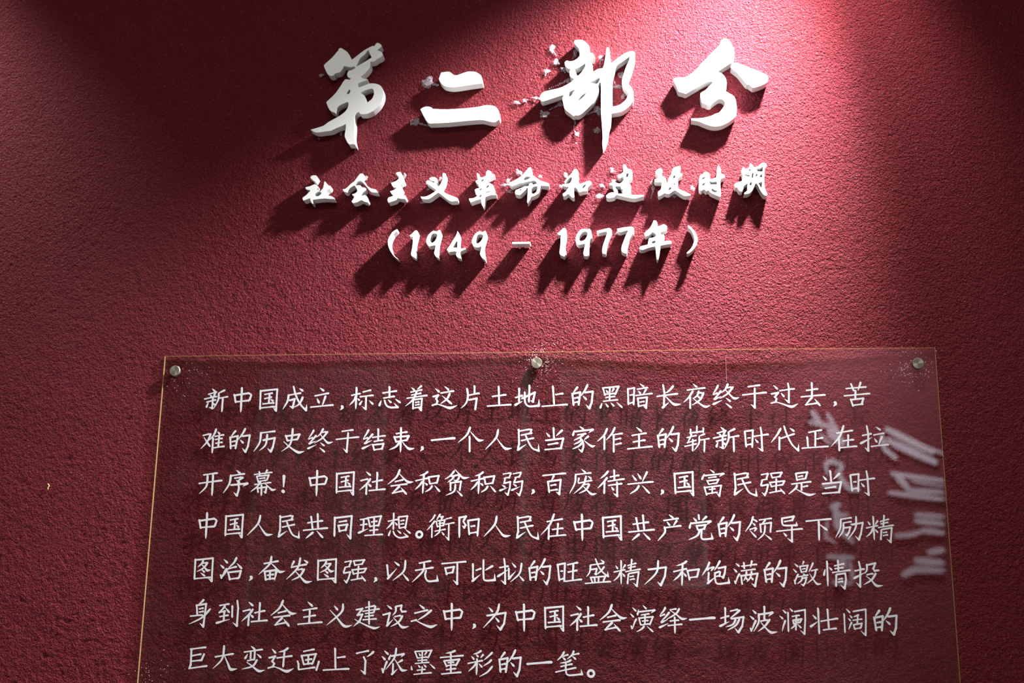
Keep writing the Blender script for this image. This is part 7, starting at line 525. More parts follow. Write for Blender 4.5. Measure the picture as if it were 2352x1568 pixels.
力|44,207 9,-6 3,-10 1,-48 -3,-48 2,-1 93,12 12,5 9,-2 6,-4 5,-7 2,-6 0,-6 -4,-9 -1,-6 -16,-111 1,-12 -1,-6 -7,-8 -26,-55 -32,-78 -7,-6 -7,-2 -6,1 -9,5 -21,29 -23,39 2,2 3,0 39,-28 3,-2 1,1 27,51 29,60 0,9 5,9 3,24 11,78 -1,4 -96,-13 -12,-36 -12,-24 -18,-26 -23,-25 -28,-27 -45,-39 -90,-69 -3,0 -2,3 20,23 60,61 44,42 28,30 15,18 16,24 9,21 5,15 1,3 -1,1 -96,-13 -30,-2 -8,2 -7,6 -2,6 2,7 6,5 24,5 117,16 3,21 0,42 5,33 5,18 5,3
和|4,199 6,-2 6,-6 3,-7 -1,-6 -14,-17 -21,-14 -27,-14 1,-18 -4,-40 3,-1 24,7 21,1 7,-3 5,-9 0,-6 -7,-9 13,-3 153,21 9,2 6,4 6,0 9,-3 6,-5 5,-7 0,-9 -6,-9 -21,-84 -6,-15 -1,-9 -3,-3 -7,-6 -6,-3 -12,3 -24,-1 -42,-4 -22,-4 -6,-6 2,-15 -2,-9 -2,-3 -6,-3 -6,0 -6,4 -6,8 -4,9 -4,33 -12,57 -11,39 -1,6 2,10 -12,1 -33,-6 -5,-2 -1,-33 3,-1 6,-4 33,-27 8,-10 3,-9 0,-6 -3,-6 -8,-4 -9,1 -9,6 -10,12 -14,36 -2,-6 -5,-105 -7,-57 0,-6 -9,-21 -4,-2 -3,1 -2,4 -5,24 -1,63 4,75 -2,3 -19,-21 -20,-18 -39,-30 -42,-24 -3,-1 -2,4 3,6 29,33 26,24 17,18 15,18 26,39 15,12 0,6 -3,1 -57,-13 -44,-12 -10,-6 -6,1 -9,5 -4,6 0,6 4,6 15,5 45,9 69,18 2,7 1,48 0,3 -3,2 -33,-8 -45,-6 -4,3 0,3 40,20 42,16 15,11 9,1 15,9 24,20 15,7|175,43 -3,1 -138,-18 4,-31 11,-53 24,2 42,6 36,9 3,3 2,12
饱|72,191 7,-6 3,-9 -6,-21 -26,-42 -38,-52 -30,-31 -6,-4 -3,3 0,3 18,39 31,54 26,54 12,13 6,1|-99,170 6,-2 6,-4 3,-6 0,-6 -5,-24 -26,-51 1,-3 6,-1 6,3 30,9 15,8 12,0 9,3 9,-2 7,-5 5,-9 -1,-9 -41,-44 -15,-9 -3,0 -4,5 4,18 10,18 1,3 -2,0 -33,-9 -3,-6 -15,-16 -6,-5 -6,-3 -3,0 -5,3 -4,11 -35,-47 -38,-42 -2,-2 -3,1 -2,4 28,54 35,57 17,33 23,57 10,15 3,2|150,107 9,-3 6,-5 5,-7 0,-9 -4,-9 -2,-9 -11,-72 1,-12 -7,-10 -4,-11 -16,-51 -4,-4 -6,-4 -6,0 -9,4 -6,4 -24,30 -5,-9 -7,-4 -9,2 -9,8 -33,-10 -6,2 -6,5 1,-36 6,-33 4,-12 6,-9 13,-6 12,-1 21,1 45,6 36,6 42,10 2,5 5,54 2,11 4,-2 24,-81 0,-9 -7,-9 -6,-3 -51,-4 -90,-13 -33,0 -18,5 -12,6 -7,6 -6,6 -7,12 -4,12 -10,45 -2,4 -37,-40 -41,-41 -6,-4 -15,-4 -6,1 -6,4 -4,8 1,9 7,12 11,9 -7,9 -3,12 5,27 5,57 0,33 6,10 6,3 9,-1 8,-6 4,-9 0,-9 -4,-24 -6,-63 -1,-21 2,-3 73,45 3,63 -2,12 2,6 5,3 75,28 9,-1 6,-3 12,-14 4,-7 0,-6 -5,-15 -6,-33 28,-9 13,24 8,21 1,9 5,12 9,60 -3,2 -75,-17 -12,-1 -6,1 -6,4 -4,8 -1,6 4,6 7,3 96,21 9,5|50,-7 -2,2 -3,0 -46,-17 -1,-27 2,-3 30,9 12,6 3,3
满|100,209 8,-7 3,-9 -1,-9 -12,-33 2,-1 42,9 27,0 8,-5 3,-9 -2,-6 -6,-7 -6,-2 -9,2 -66,-6 -3,-2 -3,-8 -12,-19 -3,0 -3,3 0,21 -3,1 -75,-10 -4,-3 3,-30 -5,-6 -6,-2 -9,3 -8,8 -2,6 1,19 -9,-1 -6,-4 -6,0 -6,3 -6,7 -1,6 4,6 30,6 -1,24 -3,12 2,9 2,3 6,3 6,0 6,-2 8,-10 1,-6 -1,-24 1,-7 84,13 9,51 3,9 3,3 6,3|-155,164 42,-21 9,-7 9,-15 0,-9 -3,-4 -6,-3 -6,0 -9,4 -9,7 -31,41 -1,3 1,3|145,83 6,-4 5,-9 -2,-6 -4,-6 -5,-3 -12,1 -66,-5 -60,-8 9,-6 5,-9 0,-15 -3,-15 1,-3 45,7 2,2 3,21 4,12 6,9 6,2 9,-3 6,-8 1,-6 -1,-24 66,10 9,4 6,0 6,-3 7,-8 2,-6 0,-6 -6,-9 -17,-66 1,-9 -5,-10 -6,-26 -14,-78 -2,-6 -4,-3 -4,-2 -6,0 -6,2 -6,5 -32,40 -11,15 -1,3 2,1 6,-3 36,-19 18,66 3,15 0,12 5,9 13,51 -3,2 -67,-11 -9,-27 25,-18 5,-6 5,-15 -4,-9 -6,-3 -6,0 -12,6 -6,7 -9,18 -3,-1 -12,-17 -15,-16 -27,-21 -6,-6 -3,0 -3,3 15,24 -3,2 -6,1 -6,4 -9,8 -3,6 -3,2 -6,-8 -24,-24 -5,3 20,48 6,21 -42,-4 -2,-2 1,-24 5,-57 5,-30 -4,-12 -8,-3 -6,1 -6,5 -6,12 -1,36 -3,36 -4,30 -4,21 1,9 -1,2 -22,-32 -15,-27 -14,-36 -13,-27 2,-9 -1,-7 -6,-4 -6,0 -6,2 -6,6 -10,36 1,6 3,4 6,3 9,-3 6,-5 1,1 8,33 12,33 23,45 9,9 4,2 6,0 9,-5 4,-9 -3,-15 2,-2 3,4 6,2 12,-4 54,9 3,3 5,33 5,12 4,3 -2,2 -9,-1 -48,-8 -6,-3 -6,0 -6,3 -6,7 -1,6 4,6 18,3 117,15 63,13|-188,77 39,-24 6,-7 8,-15 0,-6 -4,-6 -7,-3 -6,2 -9,4 -9,9 -26,42 0,3 2,3 3,0|59,-29 -1,1 -45,-6 -3,-1 -3,-3 -5,-15 1,-3 17,-15 8,-15 5,3 14,21 8,18
激|-42,198 9,-7 3,-6 0,-6 -20,-33 -10,-9 -5,3 0,15 9,36 5,6|102,176 6,-4 3,-8 -3,-15 -3,-6 -25,-48 -22,-36 -27,-33 -4,0 -2,3 2,3 0,3 13,30 22,45 21,54 9,12 4,1|-180,152 36,-21 9,-8 6,-13 0,-6 -2,-3 -7,-3 -6,1 -15,10 -29,40 -1,3 3,3|21,141 5,-4 4,-4 2,-11 -6,-9 -20,-69 -6,-13 -12,-11 -3,-1 -18,3 -32,-5 -13,-9 -6,0 -7,3 -6,9 -14,63 -8,21 0,6 2,6 6,4 9,-1 3,3 12,3 90,13 9,4|0,113 -91,-12 -1,-3 5,-24 8,-30 4,-10 30,5 25,8|-30,89 8,-3 5,-6 0,-9 -4,-4 -18,-1 -27,-6 -6,2 -4,6 0,6 4,4 21,4|162,77 6,-3 3,-4 2,-5 -2,-6 -6,-7 -6,-1 -6,1 -7,-2 2,-6 -3,-24 -11,-42 -13,-30 -8,-12 -13,-15 0,-3 27,-36 20,-20 12,-7 9,-2 45,-1 2,-3 -2,-3 -24,-15 -15,-6 -15,-1 -15,3 -12,9 -12,13 -12,18 -21,37 -3,2 -39,-31 -48,-30 -6,-5 -3,1 -1,2 7,6 1,3 37,36 34,30 7,9 -37,72 0,5 3,1 4,-3 41,-62 3,2 6,7 14,29 4,15 8,39 5,15 -4,1 -30,-7 -18,-7 -6,1 -6,6 -2,6 2,4 3,3 60,13 27,10|-210,72 45,-31 10,-15 1,-6 -2,-7 -6,-3 -6,1 -9,5 -9,7 -29,45 2,4|-60,5 24,-11 5,-4 4,-7 24,7 15,1 7,-4 5,-9 -4,-9 -5,-4 -21,-1 -64,-10 7,-11 3,-1 36,9 9,5 6,0 9,-6 3,-5 1,-6 -1,-6 -5,-9 -14,-51 -3,-9 0,-12 -2,-3 -6,-3 -9,-12 -15,-26 -6,-5 -6,-1 -12,5 -31,36 0,3 7,-1 27,-11 6,6 16,18 5,11 3,4 13,48 -1,2 -36,-9 -12,-23 -7,-9 -14,-13 -27,-17 -30,-14 -3,0 -2,2 0,3 15,15 37,33 9,12 5,12 4,24 4,9 -3,2 -36,-9 -6,-3 -6,1 -6,5 -3,1 -13,-24 -23,-51 6,-27 -1,-6 -2,-3 -6,-2 -9,2 -9,12 2,3 -1,9 -7,39 3,6 3,1 6,1 6,-3 1,1 18,48 17,36 12,12 9,-1 6,-5 3,-9 -4,-12 -6,-9 -1,-3 2,-1 39,7 39,9 2,3 -9,21 1,5
情|31,229 8,-7 4,-12 -2,-42 0,-3 2,-2 54,17 9,1 9,0 6,-3 4,-4 2,-6 -1,-6 -7,-9 -4,-2 -9,0 -15,-1 -49,-9 -1,-3 0,-21 0,-3 2,-2 48,11 9,-1 4,-2 6,-6 2,-6 -3,-9 -9,-7 -6,-1 -9,2 -43,-3 -1,-3 2,-29 3,0 45,6 81,17 30,1 8,-4 4,-6 0,-8 -6,-9 -6,-3 -12,2 -87,-9 -87,-12 -66,-11 -9,-5 -6,2 -6,5 -4,6 -1,6 2,3 6,2 83,13 -3,15 1,15 -3,1 -18,-3 -6,-4 -6,-1 -6,2 -6,5 -4,9 3,6 4,2 42,6 1,1 0,21 -1,5 -24,-6 -8,-5 -4,-1 -6,2 -6,4 -3,4 -2,6 3,6 8,3 42,9 1,3 0,12 -2,48 7,10 6,2|-143,216 9,-5 4,-7 4,-36 -3,-78 -2,-180 -5,-66 -6,-24 -4,-3 -5,3 -6,27 -3,69 3,186 -1,75 2,15 -2,12 3,7 6,4|-110,114 32,-18 6,-6 6,-9 1,-6 -1,-6 -5,-6 -6,-2 -6,1 -15,10 -18,36 0,5 3,1|-173,86 3,-5 -3,-33 -7,-48 -8,-18 -6,-4 -6,0 -9,5 -5,8 2,24 18,42 15,27 3,3|133,36 8,-6 4,-9 1,-6 -2,-6 5,-75 4,-18 -5,-10 -12,-56 -11,-69 -1,-5 -6,-5 -6,-2 -6,1 -9,6 -22,26 -28,39 0,3 2,1 45,-30 3,0 9,32 15,69 -1,9 2,12 -5,66 -2,2 -93,-14 -15,-1 -3,-2 1,-12 -5,-39 -5,-72 -1,-36 -2,-9 -4,-6 -8,-3 -6,3 -8,9 -2,15 6,60 4,57 -1,36 2,6 7,6 6,3 4,7 9,3 114,17 9,4|73,-45 6,-1 6,-4 4,-4 2,-6 -2,-9 -10,-8 -6,-1 -12,4 -21,-4 -6,-5 -6,-2 -6,2 -8,8 -2,9 4,4 33,7|82,-90 9,-6 3,-6 1,-6 -3,-6 -10,-7 -6,-1 -12,4 -9,-1 -24,-4 -6,-5 -6,-1 -9,5 -6,7 0,6 1,3 5,3 36,6 27,9
投|-124,207 7,-4 5,-9 4,-15 13,-78 6,-12 25,7 12,0 10,-4 5,-9 -2,-9 -10,-9 -12,1 -33,-5 -4,-44 1,-7 54,21 7,7 12,24 4,12 1,30 -2,39 1,9 4,9 9,4 6,-2 6,-4 105,26 6,4 6,2 9,-1 7,-5 4,-6 3,-9 -2,-6 -8,-9 -25,-63 -2,-6 1,-6 4,-7 3,-1 36,5 21,0 9,-6 3,-9 -1,-6 -3,-3 -17,-5 -42,-6 -9,-4 -9,2 -6,4 -5,6 -3,12 -5,9 -8,9 -3,9 1,6 9,12 18,45 -1,1 -69,-16 -19,-3 -1,-3 -3,-36 -4,-24 -5,-15 -8,-15 -8,-9 -26,-21 -4,1 -2,2 2,7 -3,-1 -48,-32 -3,-4 -7,-114 -1,-66 -4,-7 -9,-4 -10,2 -10,9 -28,42 -15,24 -3,6 3,1 42,-32 2,1 4,27 6,90 -3,2 -3,-2 -48,-31 -24,-6 -6,1 -6,4 -4,5 -1,6 2,6 18,16 72,31 5,4 4,51 0,3 -3,2 -48,-10 -6,-5 -6,-1 -12,7 -3,4 -1,6 3,6 7,3 39,7 30,7 2,1 0,6 -2,9 1,9 -13,75 -1,18 1,5 3,3|128,27 8,-7 2,-9 -10,-24 -30,-45 -17,-21 -13,-12 2,-3 37,-42 15,-12 18,-9 12,-2 69,-6 4,-4 -1,-2 -40,-16 -17,-5 -27,-3 -18,4 -15,9 -14,13 -11,15 -20,33 -12,16 -27,-17 -30,-15 -60,-24 -3,1 0,4 9,7 42,30 33,21 17,13 -59,57 -1,3 2,3 6,0 65,-49 3,0 12,13 13,18 29,50 15,17 6,1|77,26 9,-5 4,-10 -2,-9 -11,-8 -6,0 -9,2 -12,0 -36,-8 -6,-1 -6,-5 -6,-1 -12,6 -4,6 0,6 4,6 48,9 33,12
身|45,230 6,-3 6,-9 1,-6 -2,-9 -20,-23 -12,-10 -19,-12 1,-2 6,0 45,7 18,3 6,4 6,1 9,-2 10,-8 3,-12 -4,-15 -6,-118 25,34 35,32 6,0 7,-2 5,-6 2,-6 -1,-6 -25,-38 -54,-60 -4,-10 -6,-96 -1,-75 -2,-6 -5,-6 -6,-3 -6,1 -10,5 -26,30 -29,36 0,3 2,1 46,-25 2,3 5,45 4,60 -2,3 -38,-24 -53,-28 -42,-18 -72,-26 -30,-13 -3,1 -2,3 2,3 93,52 63,32 33,21 28,21 -16,3 -63,-3 -102,-11 -15,-4 -6,2 -9,7 -3,9 3,6 9,2 96,9 5,4 -4,12 -3,36 -9,63 -9,36 0,9 4,6 4,3 6,1 9,-3 21,5 3,3 12,15 30,30 23,33 10,4|75,134 -99,-16 -27,-2 3,-33 9,-60 9,-44 51,9 18,-2 6,-2 5,-6 1,-9 3,-3 8,9 4,9 0,6|45,99 9,-7 3,-9 -2,-9 -10,-8 -9,-1 -9,4 -3,-1 -21,-4 -7,-5 -5,-2 -12,4 -6,7 -2,9 5,5 36,8 24,10|45,47 6,-2 5,-4 4,-6 1,-6 -3,-9 -10,-7 -6,-1 -12,4 -3,0 -21,-4 -6,-5 -6,-1 -12,4 -5,7 -1,9 1,3 5,2 36,7 21,9
到|152,217 9,-5 4,-7 5,-21 17,-84 5,-9 1,-6 -3,-9 -1,-6 -1,-210 3,-60 -4,-12 -5,-4 -6,-1 -9,2 -6,4 -48,47 -17,18 -1,3 3,1 57,-28 0,3 3,39 2,210 -3,9 0,12 -17,87 -2,18 5,7|14,164 9,-6 3,-10 -2,-6 -7,-8 -6,-3 -9,2 -39,-3 -7,-3 6,-6 3,-9 -2,-9 -5,-9 2,-3 60,-43 8,-8 13,-21 0,-6 -3,-6 -6,-4 -6,0 -22,13 -8,9 -42,60 -3,0 -25,-27 -24,-21 4,-1 9,3 33,12 9,0 6,-1 7,-7 2,-9 -1,-6 -12,-12 2,-6 -3,-33 1,-3 34,9 9,1 12,-2 6,-4 3,-4 1,-6 -1,-6 -8,-9 -4,-2 -6,0 -6,1 -39,-3 -2,-2 0,-24 2,-28 9,0 72,15 3,-2 0,-3 -3,0 -6,-4 -60,-23 -117,-45 -33,-3 -9,2 -5,4 -3,6 1,9 4,3 21,12 90,20 2,1 1,3 2,45 0,6 -2,3 -36,-7 -9,-5 -6,1 -9,5 -5,9 2,7 9,4 30,4 26,6 -1,39 -3,9 -40,-9 -10,-3 -5,-4 -6,-2 -6,1 -9,5 -5,9 2,6 3,3 7,3 39,42 15,21 20,31 4,5 -1,1 -30,-5 -24,-6 -6,-4 -6,-1 -6,2 -9,7 -3,6 1,6 2,3 9,3 84,14 51,14|77,130 6,-3 4,-6 5,-18 -1,-45 3,-72 4,-39 -6,-15 -6,-3 -6,1 -7,5 -8,18 1,42 -3,69 -6,51 2,6 6,7 6,3
义|48,191 6,-4 5,-8 1,-18 5,-27 -1,-33 -4,-21 -9,-18 -18,-26 -19,-22 -47,-42 -2,-3 39,-42 35,-36 30,-25 18,-10 15,-7 12,-3 15,-1 63,6 15,0 4,-2 1,-3 -2,-1 -24,-11 -27,-15 -21,-7 -15,-4 -18,0 -27,5 -24,16 -21,19 -21,24 -66,83 -63,-49 -89,-63 -4,0 -2,3 2,3 30,30 48,46 57,50 2,3 -92,96 -5,6 0,6 2,1 5,-1 106,-95 48,47 18,23 12,19 6,17 3,16 0,45 3,27 3,5 3,2|-99,156 51,-35 9,-8 10,-18 0,-9 -4,-5 -6,-3 -9,1 -15,9 -7,7 -36,57 1,5 3,0
建|28,221 4,-4 3,-6 4,-30 1,-33 3,-2 42,12 15,2 6,6 6,0 6,-2 12,-11 9,-4 5,-7 2,-6 0,-6 -6,-9 -3,-12 2,-2 27,5 27,1 9,-4 4,-9 -2,-6 -4,-6 -4,-3 -6,-1 -6,2 -9,-2 -42,-4 -9,-36 -3,-3 -9,-3 -2,-4 -7,-7 -6,-2 -12,2 -39,-2 -2,-3 2,-22 39,10 15,0 9,-4 3,-5 1,-6 -2,-6 -8,-8 -21,1 -30,-3 -6,-2 1,-27 2,-4 78,11 18,-1 9,-1 3,-2 5,-6 1,-6 0,-3 -6,-8 -6,-2 -9,2 -90,-4 -3,-3 3,-39 -4,-27 -2,-5 -6,-2 -9,4 -3,6 -6,30 -1,30 -2,3 -66,-6 -12,-4 -9,4 -6,9 1,6 8,5 66,4 19,3 0,24 -1,6 -39,-6 -9,-5 -6,2 -6,4 -5,8 2,7 9,3 54,8 -1,24 -2,3 -30,-5 -9,-4 -6,2 -6,4 -5,9 3,6 8,3 45,5 1,1 -1,21 -76,-12 -8,-4 -9,2 -6,6 -3,5 1,6 8,4 92,14 -1,30 -1,3 -27,-6 -6,-4 -6,0 -12,7 -2,9 5,6 6,2 41,7 -3,45 1,15 -3,12 2,6 7,5 6,1|114,136 -2,2 -6,-7 -6,-2 -12,1 -46,-6 -2,-3 1,-30 2,-2 3,0 60,11 2,3 7,30|-83,119 8,-4 6,-6 3,-9 -1,-6 -4,-6 -6,-3 -48,-66 6,0 24,5 9,4 6,1 6,-2 6,-4 4,-7 2,-6 -1,-6 -7,-9 -23,-60 -13,-42 2,-1 111,-46 45,-14 39,-11 39,-7 12,-1 15,1 60,12 2,-2 1,-3 -39,-27 -15,-8 -24,-7 -27,-1 -27,7 -48,19 -159,76 -93,-59 -7,-3 -1,3 3,3 64,72 -1,3 -50,30 -3,3 1,4 3,2 3,-1 54,-27 6,0 3,4 18,34 17,44 -2,1 -57,-10 -6,1 -6,4 -4,7 1,9 8,6 5,9 45,60 -1,2 -60,-10 -7,2 -6,6 -2,6 2,6 4,4 12,3 78,15 8,5|101,73 -1,3 -3,0 -54,-8 0,-19 3,-3 39,9 12,0
设|94,189 9,-7 5,-11 -1,-6 -5,-9 -6,-42 2,-9 8,-15 42,4 18,-1 6,-3 5,-6 2,-6 -1,-6 -6,-4 -15,-4 -42,-3 -9,-4 -9,1 -10,8 -9,21 -5,8 -7,7 -3,6 0,9 5,9 4,27 -2,2 -57,-10 -1,-4 2,-27 0,-21 -2,-12 -6,-15 -10,-15 -13,-13 -33,-25 -3,0 -3,2 0,3 18,30 15,21 6,15 2,18 -6,42 1,12 3,6 9,3 3,3 12,4 66,13 9,5 6,1|-143,174 24,-10 36,-18 17,-20 1,-9 -3,-6 -6,-3 -6,0 -12,5 -12,7 -45,48 -2,3 2,5|-95,67 6,-4 4,-6 3,-6 0,-6 -5,-9 -2,-6 -14,-81 0,-12 -5,-9 -5,-24 3,-2 63,48 3,0 2,-4 -77,-101 -18,-9 -6,0 -9,5 -4,6 -1,6 5,12 9,12 -3,9 1,18 8,36 0,12 5,9 14,69 -88,-22 -6,1 -6,4 -5,8 0,6 5,6 6,2 96,27 9,7 6,0|76,27 6,-4 4,-5 1,-6 0,-6 1,-2 11,14 7,3 6,-1 7,-5 3,-6 0,-6 -7,-24 -19,-36 -17,-24 -21,-21 2,-3 34,-32 15,-9 18,-5 15,-2 78,2 2,-2 1,-3 -48,-24 -15,-5 -27,-6 -18,1 -18,8 -18,14 -11,12 -24,33 -7,7 -24,-13 -27,-13 -66,-24 -3,1 -1,3 1,2 12,8 89,56 0,3 -61,72 -2,3 1,4 3,2 6,-3 69,-65 3,-1 14,15 8,12 10,18 17,39 -1,1 -12,-9 -6,0 -6,3 -18,-2 -39,-7 -6,-5 -6,-1 -9,3 -6,5 -3,6 1,6 5,4 51,10 30,10 9,2
之|-80,184 30,-13 40,-21 14,-15 3,-6 1,-9 -3,-6 -7,-3 -6,0 -18,7 -9,7 -51,54 0,5 3,1|52,114 9,-4 5,-5 1,-6 -1,-6 -7,-9 -5,-3 -11,0 -72,-13 -96,-24 -12,-3 -9,-6 -6,1 -9,4 -6,8 0,6 1,3 8,4 123,31 63,20|115,111 6,-3 5,-6 2,-6 -1,-6 -18,-23 -42,-34 -48,-34 -51,-30 -69,-31 -3,2 -1,3 1,2 15,12 33,25 39,27 30,22 30,27 40,38 23,14|-125,-44 9,-8 3,-8 -1,-6 4,-4 75,-32 54,-20 39,-12 30,-5 36,-1 18,2 63,15 12,1 3,-4 -42,-32 -30,-18 -15,-5 -18,-4 -21,3 -24,7 -33,14 -102,50 -60,34 -6,-1 -12,2 -12,-1 -30,-8 -12,-7 -6,0 -9,3 -5,5 -3,6 1,6 4,4 48,12 27,12 9,1
为|62,213 9,-4 6,-8 -3,-54 -7,-33 -7,-18 -15,-30 2,-2 87,14 21,3 6,4 6,1 9,-3 6,-4 5,-7 2,-6 -1,-6 -4,-9 -13,-96 -6,-48 2,-9 -1,-6 -4,-6 -5,-3 -6,-9 -41,-76 -6,-8 -6,-2 -9,0 -9,5 -27,36 -28,42 1,2 3,0 54,-39 27,37 20,30 2,9 4,9 17,129 -4,1 -132,-22 -54,-60 -62,-63 -85,-78 -3,0 -2,3 1,3 53,66 104,120 -3,1 -66,-10 -27,-3 -6,3 -7,6 -2,9 2,6 4,3 24,5 108,18 3,1 20,33 10,21 5,18 6,33 9,36 6,12|-103,153 24,-15 36,-27 13,-21 0,-9 -4,-6 -6,-3 -9,2 -12,7 -9,8 -36,58 0,4|8,-2 21,-15 34,-28 12,-21 -1,-9 -3,-5 -6,-3 -9,1 -12,8 -8,8 -19,33 -14,27 2,3
演|3,208 39,-26 12,-10 9,-16 0,-6 -3,-5 -6,-3 -6,1 -15,10 -36,51 0,3 3,2|-159,168 27,-15 24,-17 11,-16 0,-6 -2,-4 -6,-4 -6,0 -12,6 -6,5 -37,48 -1,3 2,2 3,0|189,147 9,-5 4,-7 0,-9 -3,-6 -28,-16 -39,-20 -6,-2 -1,2 23,30 -4,1 -189,-23 -12,-1 -6,2 -5,-27 -7,-15 -6,-4 -6,1 -6,3 -5,9 2,21 16,36 14,26 3,0 3,-2 -1,-24 4,-1 198,24 39,8|96,87 7,-3 5,-9 -1,-6 -5,-6 -6,-3 -9,1 -39,-3 -1,-1 2,-9 -1,-17 90,9 6,1 9,4 6,-1 6,-3 5,-5 2,-6 -1,-8 -6,-7 -39,-96 -10,-18 -3,-3 -5,-1 -6,2 -6,6 -6,-1 -6,2 -33,-2 -66,-10 -9,-4 -21,8 -7,12 -4,24 -10,42 -8,27 -1,6 3,8 6,3 12,-2 75,10 0,20 -3,5 -27,-5 -6,-4 -6,-1 -8,5 -4,6 0,6 3,4 72,12 39,11|-198,78 50,-33 9,-15 1,-6 -3,-6 -6,-3 -6,0 -12,6 -6,6 -31,45 -1,3 2,3|136,15 -85,-9 -6,-3 -1,-21 1,-4 21,5 9,1 10,-5 4,-9 -2,-7 -9,-7 -6,0 -6,2 -21,0 -3,-3 1,-30 2,-2 36,9 12,0 6,-3 2,2|21,0 -3,2 -60,-6 -4,-2 11,-51 8,-28 6,-2 36,6 3,36 -12,-2 -6,-3 -6,0 -9,6 -3,8 3,6 3,1 30,3 1,2|-99,0 4,-3 3,-6 0,-6 -4,-11 -27,-43 -21,-54 -16,-33 -1,-6 -7,-5 -9,1 -5,4 -4,6 -4,18 -7,18 1,9 4,3 6,1 10,-4 4,-6 7,-27 4,27 7,30 7,24 9,24 18,32 7,7 5,3|21,-108 4,-3 3,-6 0,-6 -4,-10 -13,-17 -17,-15 -21,-13 -36,-17 -39,-12 -3,1 0,4 15,12 44,28 20,15 13,15 12,18 7,6 6,3|60,-112 84,-59 18,-21 3,-9 -3,-5 -6,-3 -6,1 -25,16 -68,75 0,3
绎|-115,206 9,-6 4,-6 0,-6 -2,-12 -15,-27 -19,-24 -18,-18 -16,-14 -26,-19 2,-1 18,6 45,23 9,-2 5,-5 4,-9 -1,-6 -11,-10 -6,-1 -6,1 -15,-4 -27,-11 -6,-6 -6,-1 -9,4 -4,4 -2,6 2,6 5,3 -3,6 3,6 15,24 34,45 7,12 12,32 9,9|104,189 6,-4 5,-9 0,-6 -8,-21 -16,-27 -11,-13 -13,-14 1,-3 45,-35 21,-12 27,-9 60,-2 2,-2 1,-4 -33,-17 -15,-6 -21,-3 -18,2 -15,8 -15,11 -44,45 -13,11 -3,1 -30,-18 -39,-21 -62,-27 2,-2 3,1 3,-2 -2,-3 -85,-55 -18,-2 -6,2 -4,4 -4,6 0,6 2,5 10,10 -1,5 27,31 39,42 41,57 13,11 6,2 6,-2 6,-4 3,-6 1,-7 -10,-18 -34,-39 -29,-28 -27,-22 -27,-16 3,-1 69,19 -3,0 -2,3 5,6 42,30 51,32 28,19 -65,45 -8,15 0,5 3,3 57,12 30,9 9,1 8,-3 5,-6 2,-9 -3,-6 -9,-7 -6,0 -9,2 -18,-1 -33,-6 -9,-3 -4,-3 64,-35 3,1 15,17 10,14 12,24 12,15 6,6|29,57 8,-4 5,-6 3,-18 0,-18 2,-2 27,6 15,-1 6,-3 6,-9 0,-6 -2,-3 -10,-8 -15,2 -24,-1 -6,-1 0,-45 78,12 15,0 6,-1 6,-6 2,-6 -1,-6 -5,-6 -8,-4 -9,2 -69,-4 -15,-3 0,-63 -4,-42 -7,-18 -4,-2 -3,1 -2,4 -6,21 -4,42 1,54 -31,-2 -48,-7 -3,-3 -6,-1 -6,2 -6,5 -3,9 3,6 6,2 93,10 2,3 0,42 -2,2 -21,-3 -18,-3 -6,-3 -6,-1 -12,7 -3,4 0,6 3,5 6,2 57,7 1,1 0,42 8,9|-73,-50 2,-2 -2,-2 -117,-71 -21,-3 -8,4 -5,6 -1,6 2,6 15,13 123,41 9,3
场|-97,201 7,-4 5,-6 4,-18 -4,-54 0,-51 3,-1 24,10 9,1 6,-2 5,-5 4,-9 -1,-6 -5,-8 -3,-1 -15,-1 -24,-4 -3,-2 -2,-29 2,-45 12,3 21,9 3,0 3,2 3,0 3,3 3,-2 1,-3 -4,-1 -3,-3 -39,-25 -11,-10 -10,-4 -57,-36 -9,-4 -15,-3 -6,1 -9,7 -2,9 2,6 9,9 10,6 65,26 -2,16 4,57 -2,3 -39,-11 -3,-4 -6,-2 -6,1 -6,4 -4,6 0,6 4,7 61,17 3,69 -3,63 2,6 3,4 6,2|98,177 7,-7 5,-10 12,6 6,0 6,-4 6,-10 -1,-9 -9,-12 -41,-32 -69,-49 -20,-12 5,-1 162,26 12,5 9,-1 6,-5 5,-6 2,-9 -1,-6 -4,-6 -6,-30 -17,-87 1,-15 -4,-5 -6,-5 -21,-32 -32,-57 -7,-4 -6,-1 -9,3 -11,11 -26,45 -13,27 2,2 2,-2 46,-41 3,1 30,40 18,27 2,9 4,6 19,102 0,3 -1,1 -38,-7 4,-6 1,-6 -6,-21 -15,-30 -14,-21 -13,-16 -14,-14 -16,-11 -33,-20 -28,-14 -59,-24 -3,0 -3,3 6,6 21,16 75,48 26,23 21,30 16,36 10,15 -1,3 -27,-4 -6,-29 -14,-30 -15,-21 -16,-13 -24,-12 -39,-12 -57,-9 -3,4 12,8 33,15 42,16 15,9 13,12 14,24 10,30 -1,2 -42,-4 -6,2 -4,3 -5,13 -3,0 -3,-3 -3,1 -2,4 31,33 55,48 37,36 -10,2 -30,-4 -54,-12 -9,-6 -9,3 -6,5 -2,6 2,8 3,2 66,14 39,14 9,1
